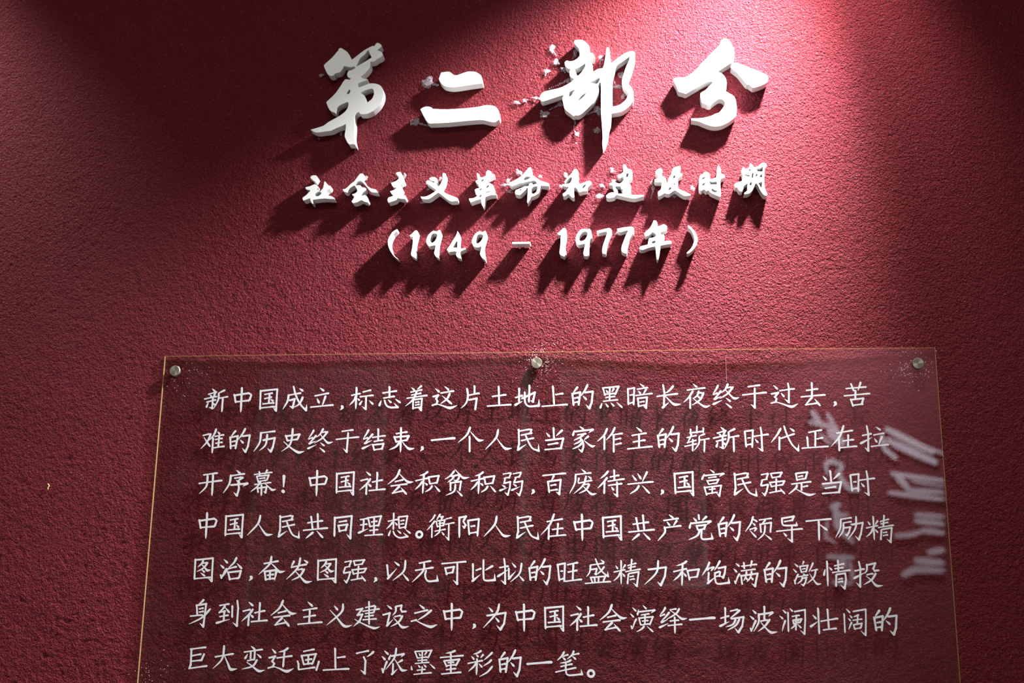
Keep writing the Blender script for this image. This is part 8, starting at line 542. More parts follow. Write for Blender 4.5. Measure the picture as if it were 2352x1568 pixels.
波|25,214 6,-2 6,-4 3,-6 2,-9 0,-9 -4,-45 -1,-30 3,-1 66,11 39,10 6,-1 7,-4 5,-6 3,-6 1,-9 -4,-7 -33,-21 -45,-25 -3,2 1,3 23,33 -69,-11 -2,-22 0,-48 2,-2 9,3 12,1 9,-4 6,-10 18,18 9,3 6,-2 4,-4 3,-6 1,-6 -13,-27 -43,-54 -24,-24 0,-3 42,-38 15,-11 15,-9 29,-8 67,-1 8,-2 2,-3 -1,-2 -36,-18 -18,-7 -21,-5 -15,0 -12,3 -15,8 -23,18 -52,61 -3,1 -45,-31 -57,-30 -3,2 0,4 3,1 6,7 80,69 -42,60 -1,6 3,3 -7,9 -1,6 4,6 3,1 24,3 24,5 -4,18 4,45 0,11 -56,-8 1,-42 -2,-30 -5,-27 -10,-29 -12,-22 -27,-42 -37,-45 -8,-12 -3,-1 -4,4 4,3 -1,3 6,12 47,90 10,21 6,18 5,33 -1,33 -2,36 3,27 3,3 5,2 9,-1 6,-5 63,10 2,3 2,45 -2,51 4,7 6,4|-155,149 42,-27 9,-7 7,-12 1,-6 0,-6 -5,-6 -6,-3 -6,1 -12,6 -5,5 -19,27 -12,21 -1,3 1,3|-194,55 41,-21 10,-7 8,-11 2,-6 0,-6 -3,-6 -4,-3 -9,-1 -12,5 -10,8 -35,45 0,3 3,3|-113,-2 9,-4 5,-8 0,-9 -4,-15 -30,-51 -23,-48 -15,-24 -3,-6 1,-6 -1,-6 -6,-6 -5,-1 -6,1 -9,6 -4,6 -1,15 -7,24 2,6 7,6 9,-1 7,-5 4,-6 1,-6 3,0 3,15 15,42 27,66 12,14|51,-23 -5,2 -18,-1 -33,-5 -15,-3 -11,-8 44,-49 19,22 27,39
澜|-43,203 42,-29 7,-9 2,-6 0,-6 -5,-6 -7,-2 -6,2 -12,9 -25,42 1,4|194,193 9,-7 4,-9 -3,-12 -4,-138 2,-12 -4,-12 -11,-114 -5,-81 -5,-9 -10,-2 -6,2 -7,6 -52,63 2,2 48,-31 3,2 7,51 12,117 -1,12 3,12 3,129 -6,1 -117,-21 -24,-3 -6,1 -5,4 -3,9 2,6 3,2 18,4 135,24 9,4|-154,178 24,-13 27,-18 8,-12 0,-6 -2,-6 -6,-3 -6,-1 -15,8 -33,44 -1,3 1,3|-70,145 6,-4 3,-6 3,-21 -4,-69 -2,-114 1,-63 -6,-27 -3,-3 -4,0 -6,2 -3,4 -5,30 3,57 2,120 -1,69 2,9 -3,9 2,5 3,3 6,1|101,106 5,-4 3,-6 1,-6 -3,-6 -6,-4 -15,1 -18,-2 -4,-37 55,8 6,4 6,0 6,-2 6,-5 4,-8 0,-6 -4,-6 -4,-3 -21,-42 -8,-8 -6,-1 -9,3 -6,-5 -27,-1 -5,-3 -5,-84 -6,-18 -2,-3 -6,-1 -6,2 -3,5 -4,21 4,30 -1,3 -2,1 -18,-16 -18,-12 -27,-10 -3,3 0,3 3,2 9,12 30,29 11,18 -11,4 -7,8 -2,18 -7,30 1,6 3,4 7,2 5,8 30,4 7,3 1,30 -2,6 -27,-5 -12,-5 -9,2 -6,4 -2,4 0,6 2,2 9,4 45,7 6,8 3,2 9,0 9,-4 21,6 9,2|-199,85 15,-8 30,-18 8,-14 1,-6 -4,-6 -5,-2 -6,0 -15,8 -31,42 -1,3 2,3 3,0|108,21 -4,2 -12,-2 2,-6 -1,-6 -12,-12 11,-5|-115,21 6,-5 3,-7 -4,-18 -27,-57 -24,-66 -10,-18 0,-3 -4,-2 -2,2 6,45 10,42 11,36 13,36 4,8 6,7 3,2|67,15 -2,2 -4,-2 -2,-24 3,-2 6,2 4,3 -5,3 -3,6|21,9 -7,1 -2,-4 4,-21 1,-3 17,3 1,6 -6,2 -5,4 -3,6|65,-35 51,-37 11,-15 1,-6 -3,-7 -6,-3 -6,0 -11,7 -7,6 -34,51 1,4
壮|-77,200 4,-4 4,-6 4,-33 -3,-135 0,-111 2,-75 -5,-33 -3,-3 -6,-2 -6,2 -6,6 -6,36 2,75 1,63 -1,3 -5,1 -1,-4 -32,-29 -54,-48 -15,-5 -6,0 -9,5 -3,5 -2,6 1,6 4,6 9,9 96,49 9,3 3,3 3,-1 3,3 0,90 -3,81 2,15 -3,12 3,6 4,4 9,2|64,188 6,-4 4,-6 5,-24 -2,-63 2,-61 24,4 78,18 9,1 18,1 6,-2 6,-5 3,-7 -1,-6 -3,-6 -8,-5 -12,1 -118,-17 -2,-6 1,-24 4,-66 -5,-21 3,-1 12,1 63,13 21,1 6,-2 7,-6 2,-6 0,-6 -6,-8 -6,-3 -12,1 -63,-4 -78,-10 -30,-5 -6,-4 -6,1 -6,3 -5,8 -1,7 5,5 87,12 -5,4 -4,5 -5,21 0,84 -15,-1 -66,-13 -6,-4 -6,-1 -6,2 -6,5 -3,6 0,6 3,4 5,2 73,12 24,5 2,1 -1,72 -4,63 1,6 -2,12 3,6 4,3 6,2|-167,92 24,-15 21,-16 9,-9 6,-15 0,-6 -4,-6 -8,-2 -6,0 -9,5 -7,6 -15,24 -15,27 0,3 1,3
阔|169,209 9,-6 3,-9 -3,-12 -6,-147 3,-9 -4,-15 -9,-123 -3,-87 -5,-9 -6,-2 -9,2 -8,6 -44,51 -17,21 -1,3 7,-2 54,-39 1,2 7,60 9,129 -2,9 4,9 5,138 -6,1 -144,-26 -24,-3 -6,1 -5,3 -5,9 1,3 3,4 27,7 156,28 9,4|-128,202 45,-33 7,-8 6,-9 1,-6 -1,-6 -3,-3 -7,-3 -6,2 -9,6 -7,7 -31,48 0,3 2,2|-170,134 9,-4 5,-5 3,-24 -2,-57 -1,-123 2,-60 -6,-24 -3,-3 -4,-1 -6,3 -3,4 -5,30 2,60 1,114 -2,63 1,9 -2,9 3,6|52,123 9,-6 4,-10 -1,-6 -3,-3 -17,-6 5,-6 3,-6 -5,-27 2,-3 39,9 9,0 9,-5 3,-4 0,-6 -3,-8 -6,-3 -9,1 -45,-4 -1,-1 -3,-24 -1,-18 2,-2 39,6 9,5 6,-1 6,-2 5,-6 3,-6 -1,-6 -6,-9 -14,-51 -5,-9 -6,-2 -6,-6 -6,-1 -6,3 -6,0 -33,-4 -12,-2 -6,-4 -6,-1 -9,-6 -6,0 -8,5 -5,12 -8,42 -5,15 1,6 4,5 9,1 6,5 37,7 6,45 -40,-6 -9,-4 -12,4 -3,3 -2,3 0,6 3,3 8,2 57,9 2,10 1,18 -1,9 -2,2 -21,-7 -21,-2 -5,4 1,3 16,12 51,27|-77,105 27,-20 5,-5 3,-6 0,-6 -2,-6 -3,-3 -6,-2 -6,1 -7,4 -5,6 -13,33 1,3 3,2|-101,57 26,-16 6,-6 3,-6 0,-6 -2,-6 -3,-3 -6,-2 -6,1 -11,7 -15,33 2,4|-56,5 6,-4 3,-5 2,-6 -3,-9 -19,-30 -25,-48 -15,-20 -4,2 0,3 4,24 19,54 14,30 4,6 5,4|76,-34 -92,-15 0,-9 8,-32 45,7 27,8 2,2 10,33
巨|109,182 8,-6 3,-9 -2,-7 -8,-8 -4,-2 -6,0 -6,1 -81,-6 -75,-10 -48,-9 -1,-10 -3,-9 2,-57 2,-4 81,14 48,14 15,0 6,-3 6,-6 2,-9 -2,-6 -12,-10 -6,-1 -6,2 -42,-4 -69,-13 -12,-6 -9,1 -1,-2 1,-51 0,-3 3,-2 90,8 57,12 38,90 7,3 9,-2 8,-7 3,-9 -36,-99 -11,-11 -6,-1 -9,2 -57,-1 -81,-9 -12,-5 -2,-5 1,-27 4,-15 -2,-6 -5,-6 -7,-21 2,-3 45,6 99,16 90,17 27,1 6,-1 4,-3 4,-6 2,-6 -3,-6 -7,-9 -6,-2 -12,2 -9,-2 -93,-10 -159,-24 -6,-4 -6,-1 -6,1 -9,6 -5,7 0,6 6,6 4,24 8,21 0,9 3,9 -5,207 -4,12 -7,9 -1,6 1,6 3,3 6,2 9,-2 72,9 75,11 66,13
大|-38,201 9,-7 4,-9 3,-42 -3,-87 2,-2 18,3 96,22 30,1 8,-3 4,-6 2,-6 -2,-6 -7,-9 -5,-2 -6,-1 -6,2 -12,-3 -93,-12 -15,-2 -2,-3 81,-132 22,-42 7,-8 18,-7 81,-3 6,-1 3,-2 0,-3 -3,-2 -42,-19 -18,-6 -18,-5 -12,0 -15,1 -12,5 -9,7 -11,13 -7,12 -24,64 -57,119 -6,8 -6,-23 -10,-27 -14,-24 -16,-21 -20,-21 -23,-21 -81,-63 -4,0 -2,3 20,24 70,75 19,21 14,21 8,15 11,33 -2,2 -30,-5 -63,-12 -3,-3 -6,-2 -6,1 -11,7 -3,6 0,6 2,3 9,4 87,15 30,6 2,38 -1,63 3,27 4,21 4,4
变|-57,206 24,-10 36,-18 13,-16 3,-12 2,0 78,15 33,2 9,-5 4,-6 0,-6 -7,-11 -6,-3 -12,2 -12,-3 -84,-9 -2,-3 3,-15 -2,-21 0,-48 2,-24 -3,-9 3,-12 -2,-6 -11,-9 -6,0 -6,2 -36,-5 -39,-8 -9,-2 -6,-5 -6,-1 -9,4 -6,5 -3,7 3,7 9,3 33,6 15,5 6,0 -9,1 -6,3 -6,5 -2,6 -2,9 2,21 0,45 -2,18 -2,6 -75,-11 -4,-4 -5,-1 -6,1 -9,6 -4,9 3,6 7,4 158,23 -16,15 -35,39 -2,3 1,3 2,2|-8,120 -1,1 -30,-4 -3,-3 -1,-72 3,-30 -2,-7 -3,-5 3,-1 33,10 4,3 -3,12 3,21 0,48 -2,15 -2,6|54,82 48,-23 13,-8 13,-18 1,-9 -3,-5 -6,-3 -6,0 -15,6 -8,5 -43,49 -2,2 2,5 3,0|-108,79 3,-4 0,-3 -6,-24 -12,-36 -12,-15 -6,-2 -9,1 -8,7 -4,9 4,15 3,6 28,33 13,12 3,2|57,-1 6,-5 4,-9 -11,-33 -23,-39 -12,-15 -14,-12 2,-3 21,-14 33,-20 15,-7 24,-8 21,-2 63,4 6,-1 2,-3 -2,-3 -39,-22 -15,-6 -27,-7 -21,1 -21,9 -20,13 -64,56 -30,-11 -45,-11 -99,-14 -4,1 -1,3 2,2 18,7 51,17 45,12 36,13 -3,4 -72,49 -4,4 1,4 3,2 48,-24 48,-27 9,7 12,14 13,21 12,27 16,21 7,6
迁|101,199 6,-2 6,-4 4,-9 0,-6 -8,-12 -5,-5 -21,-14 -20,-11 -1,-3 2,-21 -4,-48 1,-3 85,16 27,1 6,-2 4,-3 4,-6 1,-6 -3,-6 -5,-6 -7,-4 -12,2 -78,-7 -21,-3 -3,-3 -3,-69 1,-57 -7,-21 -3,-3 -6,-1 -6,2 -6,6 -6,26 4,51 2,63 -24,-2 -54,-9 -12,-5 -6,1 -10,6 -4,6 0,6 4,6 7,2 99,14 1,20 0,48 -1,1 -33,-6 -42,-1 -4,3 0,3 37,17 27,8 21,9 18,11 30,25 12,5|-160,172 27,-16 34,-23 14,-21 0,-9 -3,-6 -6,-3 -9,1 -12,6 -10,8 -40,57 -1,3 1,3|-100,71 7,-4 5,-6 3,-6 1,-9 -3,-6 -8,-6 -32,-57 1,-3 14,-13 12,-8 4,-6 3,-6 -1,-9 -6,-9 -9,-21 3,-3 84,-20 72,-26 30,-6 30,0 15,1 90,25 3,-1 1,-3 -40,-34 -21,-15 -28,-14 -20,-5 -21,2 -24,7 -84,43 -87,31 -3,0 -12,-9 -6,-1 -6,2 -21,-3 -30,-9 -12,-8 -6,0 -9,3 -4,4 -4,6 0,6 2,4 3,2 54,16 18,8 2,3 3,15 6,15 0,3 -16,15 -13,9 -5,12 2,10 8,8 20,33 -64,-13 -6,1 -7,6 -3,9 1,6 6,5 15,5 72,18 9,6 6,1
画|84,175 9,-4 4,-5 2,-6 -1,-6 -11,-10 -12,0 -51,-6 -63,-13 -29,-7 -4,-3 -6,-2 -12,5 -6,9 1,6 2,3 12,4 87,17 60,17|123,107 7,-4 6,-6 3,-9 0,-6 -7,-9 -42,-129 -12,-24 -9,-1 -9,5 -15,3 -27,-1 -3,-1 -3,-5 -6,-3 -6,1 -9,5 -12,-1 -21,-5 -6,-3 -9,1 -9,-5 -9,2 -6,5 -4,6 -4,9 -8,30 -17,51 -17,42 1,12 4,5 6,2 9,-2 201,28 15,2 9,5|99,70 -3,2 -81,-11 -2,-3 -1,-30 1,-9 2,-3 24,8 12,0 9,-5 4,-6 2,-6 -3,-7 -12,-9 -6,0 -9,2 -21,-1 -2,-3 1,-24 2,-12 2,-3 27,7 15,0 2,2|-19,55 -5,1 -71,-10 5,-21 8,-27 11,-33 11,-26 42,5 3,2 1,25 -1,16 -12,-3 -6,-4 -6,0 -11,6 -5,9 2,6 3,3 35,6 0,18|174,-14 9,-3 5,-6 3,-6 0,-9 -17,-54 -10,-39 -6,-30 -2,-6 -6,-6 -9,-2 -9,5 -4,6 -2,9 1,9 11,30 13,51 6,27 0,12 2,4 6,6|-180,-14 9,-3 5,-6 14,-33 9,-12 0,-9 -2,-6 7,-61 132,19 90,18 27,1 6,-2 7,-8 1,-9 -8,-10 -6,-3 -12,2 -87,-9 -93,-13 -54,-10 -6,-4 -6,1 -15,10 -5,9 -6,72 -4,9 0,9 -14,36 3,9
了|58,191 7,-7 2,-9 -3,-6 -5,-6 -7,-4 -9,2 -60,-9 -72,-15 -33,-9 -4,-4 -5,-1 -12,4 -4,3 -4,6 0,6 2,3 9,5 114,24 60,18 18,1|136,179 9,-5 4,-5 2,-6 0,-6 -2,-6 -10,-12 -27,-21 -36,-21 -9,-4 -30,-11 -3,1 -2,5 13,15 46,39 24,28 12,8|-14,92 5,-4 8,-12 20,-39 8,-9 4,-9 0,-6 -4,-12 -2,-129 3,-51 -3,-9 -9,-5 -12,2 -9,7 -62,65 2,3 54,-27 3,-1 0,1 3,21 2,135 -3,12 -22,42 -5,15 1,6 6,5 6,1
浓|22,214 7,-4 5,-9 0,-42 -6,-45 6,0 63,10 45,12 9,-2 6,-5 6,-9 1,-9 -4,-9 -24,-17 -33,-21 -2,2 2,6 9,21 -3,3 -87,-15 -3,-2 -4,-13 -13,-27 47,-57 3,2 12,14 45,35 9,4 6,0 7,-4 5,-6 3,-9 -1,-6 -5,-5 -57,-28 -18,-4 -2,-2 54,-69 14,-14 21,-10 66,-6 3,-3 -3,-3 -36,-17 -27,-7 -21,1 -9,4 -9,6 -11,10 -11,15 -22,45 -67,104 -3,-1 -36,-50 -34,-41 -65,-68 -3,0 -1,2 10,18 42,63 48,66 21,36 8,18 -2,2 -3,0 -36,-5 -9,3 -2,-3 -7,-36 -7,-12 -8,-3 -6,1 -5,2 -7,9 -1,6 2,12 3,9 16,30 16,22 3,0 3,-3 1,-7 2,-2 54,9 3,2 4,27 2,36 6,27 4,12 5,4|-170,166 24,-12 36,-22 12,-18 0,-6 -3,-6 -6,-4 -6,0 -15,6 -5,4 -41,51 -1,3 2,3|-209,80 24,-13 31,-19 11,-18 0,-8 -3,-5 -6,-3 -6,0 -15,6 -5,4 -34,48 -2,3 1,3|-122,10 6,-4 6,-9 -3,-21 -25,-54 -20,-60 -10,-24 2,-12 -1,-6 -6,-5 -9,0 -9,5 -5,6 -9,39 -7,12 0,10 3,5 6,3 6,1 6,-3 9,-10 3,-17 13,62 20,60 2,6 10,14 6,2|-23,-24 9,-5 5,-10 1,-114 55,36 2,2 3,-5 -66,-84 -9,-7 -9,-3 -6,-1 -9,5 -4,6 -1,6 5,15 12,12 -3,12 2,126 4,8
墨|129,199 6,-2 6,-5 4,-8 0,-6 -7,-9 -38,-84 -13,-23 -6,-3 -6,2 -6,6 -3,7 -3,-4 -6,-3 -9,2 -39,-2 -16,-3 0,-18 1,-4 51,8 15,-2 5,-5 3,-6 -2,-7 -5,-5 -4,-2 -15,1 -45,-1 -3,-1 0,-19 3,-2 69,11 24,-1 7,-4 3,-6 0,-6 -4,-6 -6,-4 -9,2 -69,-3 -72,-7 -54,-6 -9,-3 -6,1 -5,5 -4,9 3,4 6,2 87,8 9,1 3,2 -3,13 0,6 -3,2 -36,-4 -9,-3 -9,4 -3,4 -2,6 2,5 3,2 57,4 1,4 1,15 -2,4 -6,-1 -30,-5 -9,-4 -12,4 -9,0 -6,4 -6,10 -8,21 -14,33 -17,33 0,9 3,5 15,5 24,3 222,17|109,169 -7,1 -54,-4 6,-3 5,-6 2,-6 -1,-6 -27,-29 -15,-10 -3,1 -3,5 3,12 21,39 -3,2 -36,-2 -2,-3 -2,-33 0,-42 10,0 42,10 12,-1 9,-5 3,-9 9,23|-33,160 -87,-5 -1,-1 23,-57 11,-21 3,-2 39,4 14,4 0,42|-72,139 23,-15 8,-9 3,-6 0,-6 -4,-7 -6,-3 -6,0 -6,3 -6,6 -5,10 -8,24 1,3 3,1|111,-23 67,-42 18,-21 1,-6 -2,-7 -6,-3 -6,1 -24,15 -54,60 -1,3 1,1 3,1|12,-31 33,-19 6,-5 6,-13 0,-6 -3,-6 -6,-2 -6,0 -13,8 -24,39 1,5 3,0|-78,-43 24,-13 9,-9 4,-9 -1,-6 -3,-4 -6,-3 -6,0 -6,2 -5,5 -6,9 -11,24 1,4 3,1|-189,-57 11,-20 9,-27 1,-9 -1,-9 -2,-3 -6,-3 -6,1 -7,5 -3,6 -4,12 0,27 2,18 3,2|-15,-62 8,-3 4,-6 2,-12 -2,-15 3,-3 21,5 12,0 9,-5 3,-6 -1,-6 -8,-9 -6,-1 -6,2 -27,-3 -2,-28 2,-11 108,15 30,1 6,-2 5,-6 1,-6 -5,-9 -7,-3 -9,2 -15,-2 -90,-6 -24,-3 -9,-3 -9,1 -21,-2 -87,-9 -9,-4 -7,2 -6,6 -2,6 3,5 3,1 114,12 2,3 3,36 -2,2 -48,-7 -9,-4 -9,3 -5,6 -1,6 3,5 6,2 63,8 3,3 0,6 -2,27 5,7
重|54,193 8,-7 2,-9 -2,-6 -8,-8 -27,-12 -30,-7 -2,-3 4,-24 1,-16 138,19 42,1 10,-4 3,-6 1,-6 -8,-11 -6,-2 -12,3 -21,-4 -108,-7 -39,-4 -1,-26 1,-5 108,13 6,3 6,1 6,-2 7,-4 4,-6 2,-9 -2,-6 -6,-6 -5,-9 -34,-63 -14,-19 -9,-2 -12,9 -6,-2 -9,3 -36,-2 -5,-2 2,-36 48,10 12,-1 9,-3 5,-6 1,-6 -2,-6 -10,-9 -15,2 -45,-3 -2,-2 2,-21 -3,-15 3,-3 111,16 30,0 6,-1 7,-6 2,-6 -2,-6 -7,-9 -6,-1 -9,2 -18,-2 -84,-5 -174,-19 -12,-4 -6,1 -8,7 -3,6 1,6 7,4 138,15 -5,26 1,12 -2,2 -36,-5 -15,-5 -6,2 -6,5 -4,7 1,6 6,4 42,4 19,4 1,36 -2,1 -6,0 -24,-4 -9,-5 -3,-7 -6,-4 -6,0 -6,3 -5,4 -5,9 -22,45 -15,24 -4,12 3,8 6,3 27,5 72,9 2,2 -1,27 -1,1 -9,0 -127,-13 -11,-5 -6,2 -8,6 -3,6 1,6 3,3 7,2 150,15 2,1 0,3 0,24 -3,12 -23,-3 -42,-1 -3,4 1,3 35,14 63,18 36,18 15,3|94,30 -1,2 -6,-1 -87,-10 0,-7 21,4 12,-1 7,-5 4,-9 -1,-6 -3,-3 -10,-7 -6,0 -9,3 -12,0 -3,-2 1,-15 1,-3 40,8 12,0 9,-5|-29,18 -73,-8 -1,-1 25,-49 48,5 4,2 -1,20 -12,-1 -9,-5 -6,1 -10,6 -4,9 2,5 3,2 36,5 0,6
彩|9,206 9,-5 4,-4 1,-6 -2,-7 -9,-10 -27,-16 -15,-7 -38,-11 29,-15 10,-9 4,-6 1,-6 -1,-6 -5,-6 -6,-2 -6,1 -6,3 -8,7 -12,24 -4,14 -39,-4 -4,2 -1,3 2,2 25,13 38,16 21,13 21,17 12,5|186,182 6,-1 6,-5 4,-9 -1,-6 -10,-15 -41,-35 -51,-40 -33,-19 -6,-3 -2,1 -1,4 30,35 45,43 36,40 12,8|45,147 6,-4 5,-6 2,-9 -2,-6 -35,-33 -15,-7 -3,1 -2,3 5,18 23,39 7,4|-138,107 33,-20 9,-9 6,-13 0,-6 -3,-6 -6,-3 -6,1 -11,5 -7,6 -24,42 0,3 3,3|-48,78 5,-4 4,-6 3,-24 3,-1 45,12 21,1 9,-4 4,-5 1,-6 -5,-9 -6,-4 -12,0 -61,-11 -2,-21 -3,-120 -5,-42 -7,-14 -3,-1 -5,3 -6,21 -2,45 2,72 -1,7 -27,-31 -45,-37 -45,-29 -3,0 -2,3 29,36 44,45 14,18 16,27 9,9 -2,2 -6,-1 -42,-9 -51,-11 -9,-5 -6,1 -7,5 -4,9 2,5 6,3 129,27 2,4 1,21 -1,6 1,6 9,8|174,68 6,-1 7,-5 3,-6 0,-6 -7,-14 -18,-18 -21,-16 -48,-27 -42,-17 -4,2 0,3 25,23 42,31 18,15 24,28 9,6|-21,-2 50,-32 11,-18 0,-6 -4,-6 -6,-2 -6,0 -18,11 -32,48 0,3 2,2|198,-36 6,-7 1,-9 -13,-23 -29,-34 -28,-26 -24,-17 -51,-27 -63,-26 -6,-2 -2,2 0,3 8,6 39,27 54,34 18,13 25,25 34,45 19,17 6,1
笔|72,198 9,-5 3,-5 2,-6 -2,-18 -8,-18 1,-3 34,8 30,11 6,1 6,-1 6,-3 6,-10 -2,-9 -10,-8 -6,-1 -9,3 -15,-2 -33,-7 -15,-8 -12,5 -10,-9 1,-3 42,-21 6,-5 10,-16 1,-6 -3,-6 -5,-3 -6,-1 -9,4 -9,5 -33,44 -3,1 -39,-29 -36,-19 -2,1 -2,3 4,6 21,24 30,28 15,17 11,21 9,27 7,10|-78,181 9,-8 2,-9 -6,-18 -17,-27 3,-2 33,12 27,14 6,0 6,-3 5,-6 3,-6 -2,-9 -12,-9 -12,2 -9,-2 -30,-11 -6,-6 -3,-1 -12,3 -6,7 -3,1 -7,-8 43,-21 7,-6 6,-9 3,-6 0,-6 -3,-6 -7,-3 -6,1 -9,3 -7,5 -32,43 -36,-31 -36,-24 -3,-1 -2,1 -1,4 17,23 40,45 11,15 26,48 11,11|30,61 6,-5 4,-9 -1,-6 -9,-12 -12,-8 -18,-9 -39,-11 0,-20 3,-1 6,1 57,18 18,1 6,-2 5,-5 3,-6 -1,-6 -7,-9 -3,-1 -12,0 -54,-9 -21,-5 -2,-27 1,-18 13,2 93,25 36,5 6,-1 5,-4 3,-6 0,-6 -6,-9 -5,-3 -12,1 -15,-4 -114,-22 -2,-2 4,-33 5,-15 8,-6 9,-2 18,-3 24,1 102,11 51,10 3,1 0,62 4,-2 31,-75 0,-9 -4,-6 -4,-2 -9,-2 -54,-2 -96,-12 -45,-2 -21,3 -15,5 -12,7 -13,14 -6,15 -5,33 -3,5 -126,-29 -9,-6 -9,1 -7,5 -4,9 2,5 6,3 126,28 18,5 1,1 -1,45 -42,-11 -15,-6 -12,6 -4,8 1,6 6,3 66,15 2,3 1,22 -33,-3 -45,-1 -3,3 0,2 6,3 36,12 48,11 27,9 18,8 24,17 12,4'''
PLACE = '''新:984:-779 中:1452:-770 国:1910:-780 成:2385:-759 立:2853:-748 ，:3202:-922 标:3537:-765 志:4021:-746 着:4479:-768 这:4958:-763 片:5396:-766 土:5885:-744 地:6352:-742 上:6816:-750 的:7280:-764 黑:7751:-774 暗:8228:-768 长:8700:-770 夜:9158:-776 终:9628:-770 于:10094:-786 过:10567:-768 去:11034:-752 ，:11379:-914 苦:11735:-755 难:986:-1480 的:1454:-1474 历:1894:-1495 史:2392:-1485 终:2854:-1478 于:3322:-1492 结:3773:-1470 束:4256:-1472 ，:4600:-1626 一:4951:-1466 个:5420:-1472 人:5886:-1475 民:6380:-1487 当:6812:-1466 家:7297:-1480 作:7730:-1488 主:8217:-1468 的:8682:-1478 崭:9143:-1484 新:9614:-1496 时:10101:-1489 代:10551:-1480 正:11025:-1491 在:11485:-1476 拉:11964:-1483 开:992:-2215 序:1441:-2204 幕:1919:-2192 ！:2263:-2214 中:2852:-2198 国:3314:-2204 社:3786:-2203 会:4256:-2179 积:4713:-2187 贫:5202:-2194 积:5641:-2192 弱:6104:-2212 ，:6465:-2341 百:6812:-2212 废:7284:-2185 待:7742:-2203 兴:8218:-2193 ，:8567:-2349 国:8915:-2210 富:9384:-2203 民:9893:-2223 强:10331:-2213 是:10787:-2209 当:11259:-2187 时:11742:-2200 中:997:-2908 国:1453:-2916 人:1911:-2905 民:2403:-2924 共:2851:-2908 同:3312:-2928 理:3781:-2902 想:4249:-2898 。:4597:-3043 衡:4951:-2920 阳:5416:-2912 人:5885:-2906 民:6380:-2924 在:6803:-2907 中:7287:-2915 国:7750:-2922 共:8225:-2914 产:8671:-2918 党:9167:-2907 的:9621:-2912 领:10082:-2919 导:10562:-2929 下:11023:-2935 励:11498:-2915 精:11968:-2922 图:984:-3636 治:1455:-3617 ，:1803:-3770 奋:2151:-3607 发:2621:-3634 图:3078:-3636 强:3548:-3642 ，:3897:-3777 以:4257:-3624 无:4721:-3633 可:5182:-3656 比:5675:-3617 拟:6111:-3625 的:6584:-3623 旺:7062:-3626 盛:7518:-3613 精:7986:-3636 力:8438:-3636 和:8926:-3632 饱:9387:-3618 满:9859:-3634 的:10318:-3624 激:10804:-3625 情:11264:-3636 投:11737:-3629 身:980:-4342 到:1445:-4337 社:1912:-4344 会:2390:-4324 主:2839:-4324 义:3329:-4350 建:3781:-4340 设:4253:-4354 之:4718:-4349 中:5186:-4348 ，:5535:-4495 为:5868:-4346 中:6355:-4349 国:6818:-4356 社:7291:-4353 会:7760:-4334 演:8227:-4343 绎:8696:-4362 一:9155:-4335 场:9613:-4352 波:10097:-4338 澜:10556:-4360 壮:11030:-4347 阔:11509:-4359 的:11968:-4341 巨:1008:-5050 大:1465:-5044 变:1938:-5056 迁:2393:-5061 画:2844:-5050 上:3309:-5040 了:3772:-5077 浓:4259:-5057 墨:4724:-5063 重:5184:-5058 彩:5643:-5066 的:6120:-5055 一:6587:-5047 笔:7059:-5041 。:7403:-5193'''
